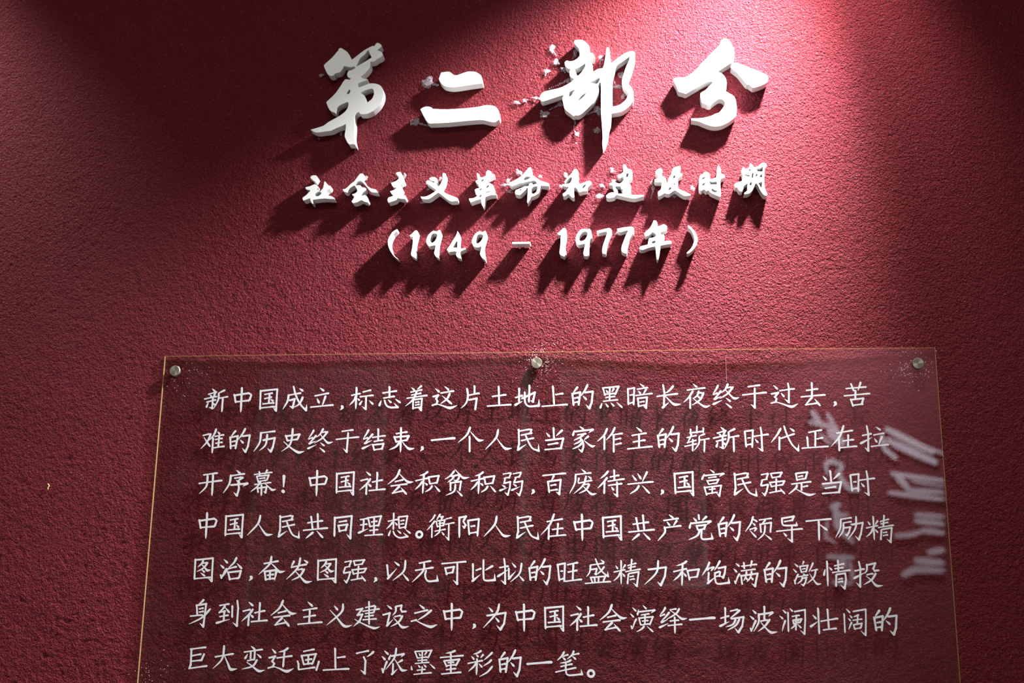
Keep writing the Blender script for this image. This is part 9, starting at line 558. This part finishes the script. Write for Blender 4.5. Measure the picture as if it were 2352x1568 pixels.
GLUE = [
[4486, 5048, 120, 96, [[185, -58]], "crackled dried glue blob left of the upper bar of the second title character"],
[4279, 4282, 79, 79, [[256, -84]], "dried glue blob with a tail left of the lower bar of the second title character"],
[6733, 5622, 55, 86, [[79, -132]], "upper dried glue smear far left of the top of the third title character"],
[6813, 5353, 55, 78, [], "lower oval dried glue smear left of the third title character"],
[6641, 5180, 55, 55, [[-23, -76]], "small triangular dried glue scrap below the two smears left of the third title character"],
[7616, 5406, 54, 47, [[-16, -161]], "dried glue dab with a stem in the gap of the third title character"],
[7157, 5527, 39, 78, [[-47, -118]], "grey dried glue in shadow beside the top hook of the third title character"],
[6938, 5211, 47, 47, [[39, -70]], "grey dried glue in shadow left of the upper bar of the third title character"],
[7040, 4987, 62, 54, [[-163, -53], [-342, -140]], "grey glue with a long thin tail above the left arm of the third title character"],
[6465, 4661, 62, 31, [[-78, 20], [-39, -58]], "dried glue scrap touching the left tip of the third title character"],
[6247, 4619, 39, 39, [[62, 23]], "round dried glue drop left of the third title character"],
[6106, 4590, 70, 39, [], "oval dried glue drop farthest left of the third title character"],
[7985, 5052, 62, 69, [], "dried glue blob in the upper right loop of the third title character"],
[7906, 4836, 62, 39, [[-45, 86], [85, 5]], "branched dried glue blob in the middle right loop of the third title character"],
[8004, 4648, 31, 61, [[77, 31]], "spiky dried glue scrap in the lower right loop of the third title character"],
[6614, 4346, 85, 62, [[-63, 77]], "crinkled dried glue patch below the left arm of the third title character"],
[6893, 4545, 47, 62, [[-93, -64], [-194, -111]], "dried glue smear with a thin tail under the left arm of the third title character"],
[7549, 4397, 69, 85, [[-177, -69]], "large grey dried glue disc left of the long stem of the third title character"],
[7539, 4016, 54, 61, [], "ring of dried glue left of the lower stem of the third title character"],
[7156, 4186, 23, 46, [[-23, -91]], "thin drip of dried glue below the belly of the third title character"],
[7186, 3944, 46, 46, [[-38, 67]], "bright glue drop below the belly of the third title character"],
[7171, 3780, 23, 15, [], "tiny glue fleck below the drop under the third title character"],
[2509, 5261, 49, 33, [], "faint glue smear at the lower left of the first stroke of the first title character"],
[2938, 4115, 24, 48, [], "faint glue drip between the two legs of the first title character"],
[2533, 4018, 24, 16, [], "tiny glue fleck under the left leg of the first title character"],
[3431, 3239, 32, 47, [], "small glue smear on the right of the roof tip of the second subtitle character"],
[4131, 3261, 31, 47, [], "glue smear on the right of the top of the third subtitle character"],
[4775, 3168, 39, 47, [], "glue bead between the two top strokes of the fourth subtitle character"],
[4562, 2994, 31, 23, [], "pinkish glue bead left of the crossing of the fourth subtitle character"],
[4461, 2744, 47, 16, [], "thin glue fleck below the left foot of the fourth subtitle character"],
[6160, 3261, 62, 54, [[62, -51]], "lilac glue blob at the upper left of the sixth subtitle character"],
[5969, 3103, 31, 54, [[76, 63]], "hooked glue smear at the left of the sixth subtitle character"],
[5924, 3031, 69, 31, [], "frayed glue patch under the hooked smear left of the sixth subtitle character"],
[6010, 2915, 61, 31, [], "grey glue smear in shadow left of the sixth subtitle character"],
[6544, 3176, 38, 31, [], "small glue scrap right of the roof of the sixth subtitle character"],
[6988, 3180, 46, 61, [], "glue patch at the upper left of the seventh subtitle character"],
[6904, 2980, 30, 38, [], "pale glue scrap left of the seventh subtitle character"],
[7793, 3255, 38, 53, [[75, -26]], "glue patch left of the top of the eighth subtitle character"],
[7617, 2968, 60, 38, [], "pale glue patch between the seventh and eighth subtitle characters"],
[7579, 2776, 68, 60, [], "broken ring of glue left of the foot of the eighth subtitle character"],
[7830, 3051, 53, 38, [], "glue lump on the left shoulder of the eighth subtitle character"],
[8484, 3001, 30, 37, [], "glue bead at the left of the bar of the ninth subtitle character"],
[8504, 2896, 30, 52, [[-9, -96], [-40, -175]], "long twisted glue drip left of the ninth subtitle character"],
[8868, 2751, 67, 30, [], "grey glue smear under the legs of the ninth subtitle character"],
[9176, 2886, 37, 52, [], "pink glue scrap between the ninth and tenth subtitle characters"],
[7889, 2092, 45, 37, [], "glue wedge at the left end of the last seven"],
[8650, 1825, 52, 15, [], "glue bead under the right arm of the year character"]]
CAL = [[[323, [20596, 8948], [21265, 8135]], [226, [20361, 8213], [21774, 7975], [22915, 6929]], [242, [21776, 8790], [22823, 6928]], [364, [21754, 7650], [22905, 6767]], [145, [21084, 7485], [21981, 6762]]], [[226, [21446, 5635], [21920, 5758], [22735, 5523]], [202, [21446, 5635], [21590, 4917]], [259, [22733, 5483], [22336, 5001], [22754, 4368], [23097, 4053], [23806, 3940]], [145, [21079, 4199], [22379, 4207]]], [[283, [21651, 2860], [22401, 3102]], [404, [22061, 2785], [22121, 1534]], [202, [21991, 2392], [22904, 2438]], [162, [21418, 2075], [21171, 1059], [21890, 755]], [242, [22212, 1534], [23156, 765]]], [[226, [21193, -101], [23185, -161]], [388, [22287, -169], [22429, -783]], [202, [21468, -1633], [22908, -1696]], [202, [22813, -395], [23007, -1542]]], [[307, [25804, 7832], [28771, 6313]], [145, [26122, 7510], [29369, 6234]], [226, [25521, 7427], [25632, 6541], [26431, 5904]], [339, [25840, 7105], [28878, 5674]]], [[202, [25953, 5024], [29251, 4564]], [307, [26204, 5026], [27042, 4079]], [202, [26956, 4000], [29201, 3854]], [226, [25704, 3834], [29171, 3437]], [105, [27237, 4555], [29226, 4209]]], [[202, [27334, 2510], [29095, 2365]], [267, [27307, 2119], [29065, 1937]], [210, [25941, 1176], [27007, 1262], [27976, 1580]], [267, [27661, 1539], [29026, 1393]]], [[291, [27955, 189], [28954, 389]], [339, [27139, -280], [28897, -417]], [307, [26269, -1206], [27101, -816], [28864, -876]]]]

# ------------------------------------------------------------------ raised title lettering
TH = 0.0185
ORD = ['first', 'second', 'third', 'fourth', 'fifth', 'sixth', 'seventh', 'eighth', 'ninth', 'tenth', 'eleventh']
rows = TITLE.split('\n')
names = [r.split('|', 1)[0] for r in rows]
info = {}
big = {0: 'large white raised character 第 in grey light, leftmost of the title',
       1: 'large white raised character 二 made of two bars, second in the title',
       2: 'large white raised character 部 with a long stem and glue smears round it',
       3: 'large brightly lit white raised character 分, rightmost of the title'}
sub = ['社', '会', '主', '义', '革', '命', '和', '建', '设', '时', '期']
dates = {15: ('raised_bracket', 'white raised opening bracket at the left of the date line'),
         16: ('raised_digit', 'white raised digit 1 of 1949, next to the opening bracket'),
         17: ('raised_digit', 'white raised digit 9 between the 1 and the 4 of 1949'),
         18: ('raised_digit', 'white raised digit 4 of 1949 in the date line'),
         19: ('raised_digit', 'white raised last digit 9 of 1949, before the dash'),
         20: ('raised_dash', 'short white raised dash between 1949 and 1977'),
         21: ('raised_digit', 'white raised digit 1 of 1977, just after the dash'),
         22: ('raised_digit', 'white raised digit 9 of 1977 with a smeared right edge'),
         23: ('raised_digit', 'white raised first digit 7 of 1977'),
         24: ('raised_digit', 'white raised last digit 7 of 1977, beside the year character'),
         25: ('raised_character', 'white raised character 年 closing the date line'),
         26: ('raised_bracket', 'thin white raised closing bracket at the right of the date line')}
for i, r in enumerate(rows):
    nm, body = r.split('|', 1)
    pieces = [decode(s) for s in body.split('#')]
    allp = [p for pc in pieces for p in pc[0]]
    cx_ = (min(p[0] for p in allp) + max(p[0] for p in allp)) / 2
    cz_ = (min(p[1] for p in allp) + max(p[1] for p in allp)) / 2
    if i < 4: oname, lab, grp = 'raised_character', big[i], 'big title characters'
    elif i < 15:
        oname, grp = 'raised_character', 'subtitle characters'
        lab = 'small white raised character %s, %s from the left in the subtitle line' % (sub[i - 4], ORD[i - 4])
    else: (oname, lab), grp = dates[i], 'date line characters'
    props = dict(label=lab, category='letter', group=grp)
    pcs = [[[(p[0] - cx_, p[1] - cz_) for p in lp] for lp in pc] for pc in pieces]
    if len(pcs) == 1:
        o = link(oname, plate_me(oname, pcs[0], 0.0, -TH), M_PVC, **props)
        o.location = (cx_, 0, ZO + cz_); tgt = [o]
    else:
        root = empty(oname, (cx_, 0, ZO + cz_), **props); tgt = []
        for pc in pcs: tgt.append(link('stroke', plate_me('stroke', pc, 0.0, -TH), M_PVC, root))
    for o in tgt:
        bv = o.modifiers.new('edge', 'BEVEL'); bv.width = 0.0004; bv.segments = 1; bv.limit_method = 'ANGLE'
        bv.angle_limit = math.radians(60)

# ------------------------------------------------------------------ clear panel
ST = EXTRA['studs']
sx0, sx1, sx2 = ST[0][0], ST[1][0], ST[2][0]


def gap(x):
    if x < sx1: return .0008 + .0011 * math.sin(math.pi * (x - sx0) / (sx1 - sx0))
    return .0008 + .0037 * math.sin(math.pi * (x - sx1) / (sx2 - sx1))


PT = 0.003
PXL, PXR, PZT, PZB = 0.0, 1.303, ZO + 0.0015, ZO - 0.72
panel = empty('acrylic_text_panel', (0.65, 0, PZB), label='clear acrylic panel printed with seven lines of white text', category='text panel')


def P_(o):
    o.parent = panel
    o.matrix_parent_inverse = Matrix.Translation(-panel.location)
    return o


def sheet():
    bm = bmesh.new(); n = 60
    fr, bk = [], []
    for i in range(n + 1):
        x = PXL + (PXR - PXL) * i / n; g = gap(x)
        fr.append([bm.verts.new((x, -(g + PT), z)) for z in (PZB, PZT)])
        bk.append([bm.verts.new((x, -g, z)) for z in (PZB, PZT)])
    for i in range(n):
        bm.faces.new((fr[i][0], fr[i + 1][0], fr[i + 1][1], fr[i][1]))
        bm.faces.new((bk[i][0], bk[i][1], bk[i + 1][1], bk[i + 1][0]))
    for f in bm.faces: f.smooth = True
    me = bpy.data.meshes.new('sheet'); bm.to_mesh(me); bm.free()
    return me


P_(link('sheet', sheet(), M_ACR))


def edge(pts, d):
    """narrow polished edge strip: pts along the edge (x, z), closed across the sheet's thickness"""
    bm = bmesh.new(); ring = []
    for x, z in pts:
        g = gap(x)
        ring.append([bm.verts.new((x, -(g - 0.0001), z)), bm.verts.new((x, -(g + PT + 0.0001), z)),
                     bm.verts.new((x + d[0], -(g + PT + 0.0001), z + d[1])), bm.verts.new((x + d[0], -(g - 0.0001), z + d[1]))])
    for a, b in zip(ring, ring[1:]):
        for k in range(4):
            bm.faces.new((a[k], a[(k + 1) % 4], b[(k + 1) % 4], b[k]))
    bm.faces.new(ring[0]); bm.faces.new(ring[-1])
    bmesh.ops.recalc_face_normals(bm, faces=bm.faces)
    me = bpy.data.meshes.new('polished_edge'); bm.to_mesh(me); bm.free()
    return me


xsn = [PXL + (PXR - PXL) * i / 60 for i in range(61)]
EW = 0.0006
for pts, d in (([(x, PZT) for x in xsn], (0, -EW * 0.8)), ([(x, PZB) for x in xsn], (0, EW)),
               ([(PXL, PZB), (PXL, PZT)], (EW * 1.6, 0)), ([(PXR, PZB), (PXR, PZT)], (-EW, 0))):
    P_(link('polished_edge', edge(pts, d), M_EDGE))


def stud_me():
    bm = bmesh.new(); seg = 48
    prof = [(0.0025, 0.0), (0.0025, -0.0030), (0.0092, -0.0030), (0.0092, -0.0072), (0.0086, -0.0078), (0.0, -0.0078)]
    rings = []
    for r, y in prof:
        if r == 0: rings.append([bm.verts.new((0, y, 0))]); continue
        rings.append([bm.verts.new((r * math.cos(2 * math.pi * k / seg), y, r * math.sin(2 * math.pi * k / seg))) for k in range(seg)])
    for a, b in zip(rings, rings[1:]):
        for k in range(seg):
            j = (k + 1) % seg
            if len(b) == 1: bm.faces.new((a[k], a[j], b[0]))
            else: bm.faces.new((a[k], a[j], b[j], b[k]))
    bmesh.ops.recalc_face_normals(bm, faces=bm.faces)
    me = bpy.data.meshes.new('screw_cap'); bm.to_mesh(me); bm.free()
    me.materials.append(M_STEEL)
    return me


sm_ = stud_me()
for x, z in ST:
    o = link('screw_cap', sm_, None); o.location = (x, -(gap(x) - 0.0009), ZO + z); P_(o)
for x, z in ST:
    o = link('screw_cap', sm_, None); o.location = (x, -(gap(x) - 0.0009), PZB + 0.028); P_(o)

# fine vertical scratch
s_ = EXTRA['scratch']
xs_ = s_[0][0]
g_ = gap(xs_) + PT
P_(link('scratch', box_me('scratch', (xs_ - 0.0003, -g_ - 0.00012, ZO + s_[2][1]), (xs_ + 0.0003, -g_, ZO + s_[0][1])), M_SCR, label='fine pale vertical scratch'))

# printed characters, each its own part
glyphs = {}
for ln in GLYPH.split('\n'):
    k, body = ln.split('|', 1); glyphs[k] = decode(body)
cache = {}
pname = {'，': 'comma', '。': 'full_stop', '！': 'exclamation_mark'}
slope_h = 0.0005
for t in PLACE.split(' '):
    c, a, b = t.split(':')
    x, z = int(a) * 1e-4, int(b) * 1e-4
    if c not in cache:
        me = glyph_me(pname.get(c, 'printed_character'), glyphs[c], 0.0, -0.00025)
        me.materials.append(M_VINYL); cache[c] = me
    o = link(pname.get(c, 'printed_character'), cache[c], None)
    sl = (gap(x + slope_h) - gap(x - slope_h)) / (2 * slope_h)
    o.location = (x, -(gap(x) + PT + 0.00012), ZO + z)
    o.rotation_euler = (0, 0, -math.atan(sl))
    P_(o)

# ------------------------------------------------------------------ glue smears on the wall
def glue_me(rx, ry, tails, seed):
    rnd = random.Random(seed)
    bm = bmesh.new()
    def blob(cx0, cz0, ax, az, hgt):
        n = 22; ph = [rnd.uniform(0, 6.28) for _ in range(5)]
        am = [0.16, 0.13, 0.11, 0.09, 0.06]
        rr = [1 + sum(am[k] * math.sin((k + 2) * 2 * math.pi * i / n + ph[k]) for k in range(5)) for i in range(n)]
        rings = []
        for s, h in ((1.0, 0.0), (0.9, 0.7), (0.55, 1.0)):
            rings.append([bm.verts.new((cx0 + ax * s * rr[i] * math.cos(2 * math.pi * i / n), -0.0004 - hgt * h * (0.7 + 0.6 * rnd.random()),
                                        cz0 + az * s * rr[i] * math.sin(2 * math.pi * i / n))) for i in range(n)])
        cc = bm.verts.new((cx0, -0.0004 - hgt * (0.6 + 0.4 * rnd.random()), cz0))
        for a, b in zip(rings, rings[1:]):
            for i in range(n):
                j = (i + 1) % n; bm.faces.new((a[i], a[j], b[j], b[i]))
        for i in range(n): bm.faces.new((rings[-1][i], rings[-1][(i + 1) % n], cc))
    blob(0, 0, rx, ry, 0.0020)
    px_, pz_ = 0.0, 0.0
    for tx, tz in tails:
        steps = 9
        for k in range(1, steps + 1):
            f = k / steps
            blob(px_ + (tx - px_) * f, pz_ + (tz - pz_) * f, max(0.0009, min(rx, ry) * 0.24), max(0.0009, min(rx, ry) * 0.24), 0.0010)
    bmesh.ops.recalc_face_normals(bm, faces=bm.faces)
    for f in bm.faces: f.smooth = True
    me = bpy.data.meshes.new('glue_smear'); bm.to_mesh(me); bm.free()
    return me


for i, (x, z, rx, ry, tails, lab) in enumerate(GLUE):
    me = glue_me(rx * 1e-4, ry * 1e-4, [(a * 1e-4, b * 1e-4) for a, b in tails], i)
    o = link('glue_smear', me, M_GLUE, label=lab, category='glue smear', group='dried glue left round the lettering')
    o.location = (x * 1e-4, -0.0006, ZO + z * 1e-4)

# ------------------------------------------------------------------ plaster flakes round the screws
def flakes_me(seed, n, sx_, sz_, hole):
    rnd = random.Random(seed); bm = bmesh.new()
    k = 0
    while k < n:
        x, z = rnd.gauss(0, sx_) * rnd.uniform(.4, 1), rnd.gauss(0, sz_) * rnd.uniform(.4, 1)
        if math.hypot(x, z) < hole: continue
        r = rnd.uniform(0.0003, 0.0011) * (1.3 if rnd.random() < 0.15 else 1)
        a0 = rnd.uniform(0, 6.28); el = rnd.uniform(0.5, 1.0); y = -0.0006 - rnd.random() * 0.0002
        vs = [bm.verts.new((x + r * math.cos(a0 + 6.283 * j / 5), y - rnd.random() * 0.0003, z + r * el * math.sin(a0 + 6.283 * j / 5))) for j in range(5)]
        c = bm.verts.new((x, y - 0.0005, z))
        for j in range(5): bm.faces.new((vs[j], vs[(j + 1) % 5], c))
        k += 1
    me = bpy.data.meshes.new('plaster_flakes'); bm.to_mesh(me); bm.free()
    return me


spots = [(ST[0][0] + 0.012, ST[0][1] - 0.006, 60, 'plaster flakes under the panel round the left screw cap'),
         (ST[1][0] + 0.006, ST[1][1] + 0.006, 240, 'plaster flakes under the panel round the middle screw cap'),
         (ST[2][0] - 0.006, ST[2][1] - 0.008, 170, 'plaster flakes under the panel round the right screw cap'),
         (EXTRA['flakes4'][0] + 0.01, EXTRA['flakes4'][1], 50, 'plaster flakes behind the lower left edge of the panel')]
for i, (x, z, n, lab) in enumerate(spots):
    o = link('plaster_flakes', flakes_me(40 + i, n, 0.024, 0.020, 0.008), M_FLAKE, label=lab, category='flakes', kind='stuff')
    o.location = (x, 0, ZO + z)

# ------------------------------------------------------------------ thread stuck to the wall
def tube_me(name, pts, r, seg=8):
    bm = bmesh.new(); rings = []
    for i, p in enumerate(pts):
        a = Vector(pts[max(0, i - 1)]); b = Vector(pts[min(len(pts) - 1, i + 1)])
        t = (b - a).normalized(); u = t.cross(Vector((0, 1, 0))).normalized(); w = t.cross(u)
        rr = r * (1.25 if i in (0, len(pts) - 1) else 1)
        rings.append([bm.verts.new(Vector(p) + (u * math.cos(6.283 * k / seg) + w * math.sin(6.283 * k / seg)) * rr) for k in range(seg)])
    for a, b in zip(rings, rings[1:]):
        for k in range(seg): bm.faces.new((a[k], a[(k + 1) % seg], b[(k + 1) % seg], b[k]))
    bm.faces.new(rings[0]); bm.faces.new(rings[-1])
    bmesh.ops.recalc_face_normals(bm, faces=bm.faces)
    for f in bm.faces: f.smooth = True
    me = bpy.data.meshes.new(name); bm.to_mesh(me); bm.free()
    return me


tp = EXTRA['thread']
x_, z_ = tp[3][0] * 1e-5, tp[3][1] * 1e-5
o = link('thread', tube_me('thread', [(a * 1e-5 - x_, -0.0012, b * 1e-5 - z_) for a, b in tp], 0.0008), M_THREAD,
         label='tiny crooked yellow-green thread stuck to the wall left of the panel', category='thread')
o.location = (x_, 0, ZO + z_)

# ------------------------------------------------------------------ what the panel mirrors: the opposite wall
def brush_me(strokes, cx0, cz0):
    bm = bmesh.new()
    for si, s in enumerate(strokes):
        w = s[0] * 1e-4 * 0.62; pts = [Vector((p[0] * 1e-4 - cx0, 0, p[1] * 1e-4 - cz0)) for p in s[1:]]
        dense = []
        for a, b in zip(pts, pts[1:]):
            for k in range(8): dense.append(a.lerp(b, k / 8))
        dense.append(pts[-1]); n = len(dense)
        Lf, Rt = [], []
        yy = 0.03 + si * 0.0012
        for i, p in enumerate(dense):
            t = (dense[min(n - 1, i + 1)] - dense[max(0, i - 1)]).normalized(); u = Vector((-t.z, 0, t.x))
            f = i / (n - 1); ww = w * (0.35 + 0.75 * math.sin(math.pi * min(1, 0.12 + f * 0.8)) ** 0.6)
            Lf.append(p + u * ww); Rt.append(p - u * ww)
        ring = Lf + Rt[::-1]
        top = [bm.verts.new((v_.x, yy, v_.z)) for v_ in ring]; bot = [bm.verts.new((v_.x, 0, v_.z)) for v_ in ring]
        m_ = len(ring)
        for i in range(n - 1): bm.faces.new((top[i], top[i + 1], top[m_ - 2 - i], top[m_ - 1 - i]))
        for i in range(m_): bm.faces.new((top[i], bot[i], bot[(i + 1) % m_], top[(i + 1) % m_]))
    bmesh.ops.recalc_face_normals(bm, faces=bm.faces)
    me = bpy.data.meshes.new('brush_character'); bm.to_mesh(me); bm.free()
    return me


for i, ch in enumerate(CAL):
    P2 = [p for s in ch for p in s[1:]]
    cx0 = (min(p[0] for p in P2) + max(p[0] for p in P2)) / 2e4; cz0 = (min(p[1] for p in P2) + max(p[1] for p in P2)) / 2e4
    col_, pos = ('left', i) if i < 4 else ('right', i - 4)
    o = link('brush_character', brush_me(ch, cx0, cz0), M_BRUSHCH,
             label='blurred white brush character mirrored in the panel, %s from the top of the %s column' % (ORD[pos], col_),
             category='letter', group='brush characters mirrored in the panel')
    o.location = (cx0, YO, ZO + cz0)

boards = [((-1.69, -0.46, 1.19), (-0.76, 0, 0), 'pale upright display board mirrored in the left of the panel'),
          ((0.16, -0.20, 1.17), (0.43, 0, 0), 'narrow pale display board mirrored in the middle of the panel'),
          ((0.45, -0.20, 1.03), (1.22, 0, 0), 'lower wide pale display board mirrored right of the middle')]
for (xa_, za_, zb_), (xb_, _, _), lab in boards:
    root = empty('display_board', ((xa_ + xb_) / 2, YO, ZO + za_), label=lab, category='display board')
    w_, h_ = (xb_ - xa_) / 2, zb_ - za_
    link('face', box_me('face', (-w_ + 0.02, 0.004, 0.02), (w_ - 0.02, 0.03, h_ - 0.02)), M_BOARD, root)
    for a_, b_ in (((-w_, 0, 0), (w_, 0.035, 0.02)), ((-w_, 0, h_ - 0.02), (w_, 0.035, h_)), ((-w_, 0, 0.02), (-w_ + 0.02, 0.035, h_ - 0.02)), ((w_ - 0.02, 0, 0.02), (w_, 0.035, h_ - 0.02))):
        link('frame_bar', box_me('frame_bar', a_, b_), M_CEIL, root)
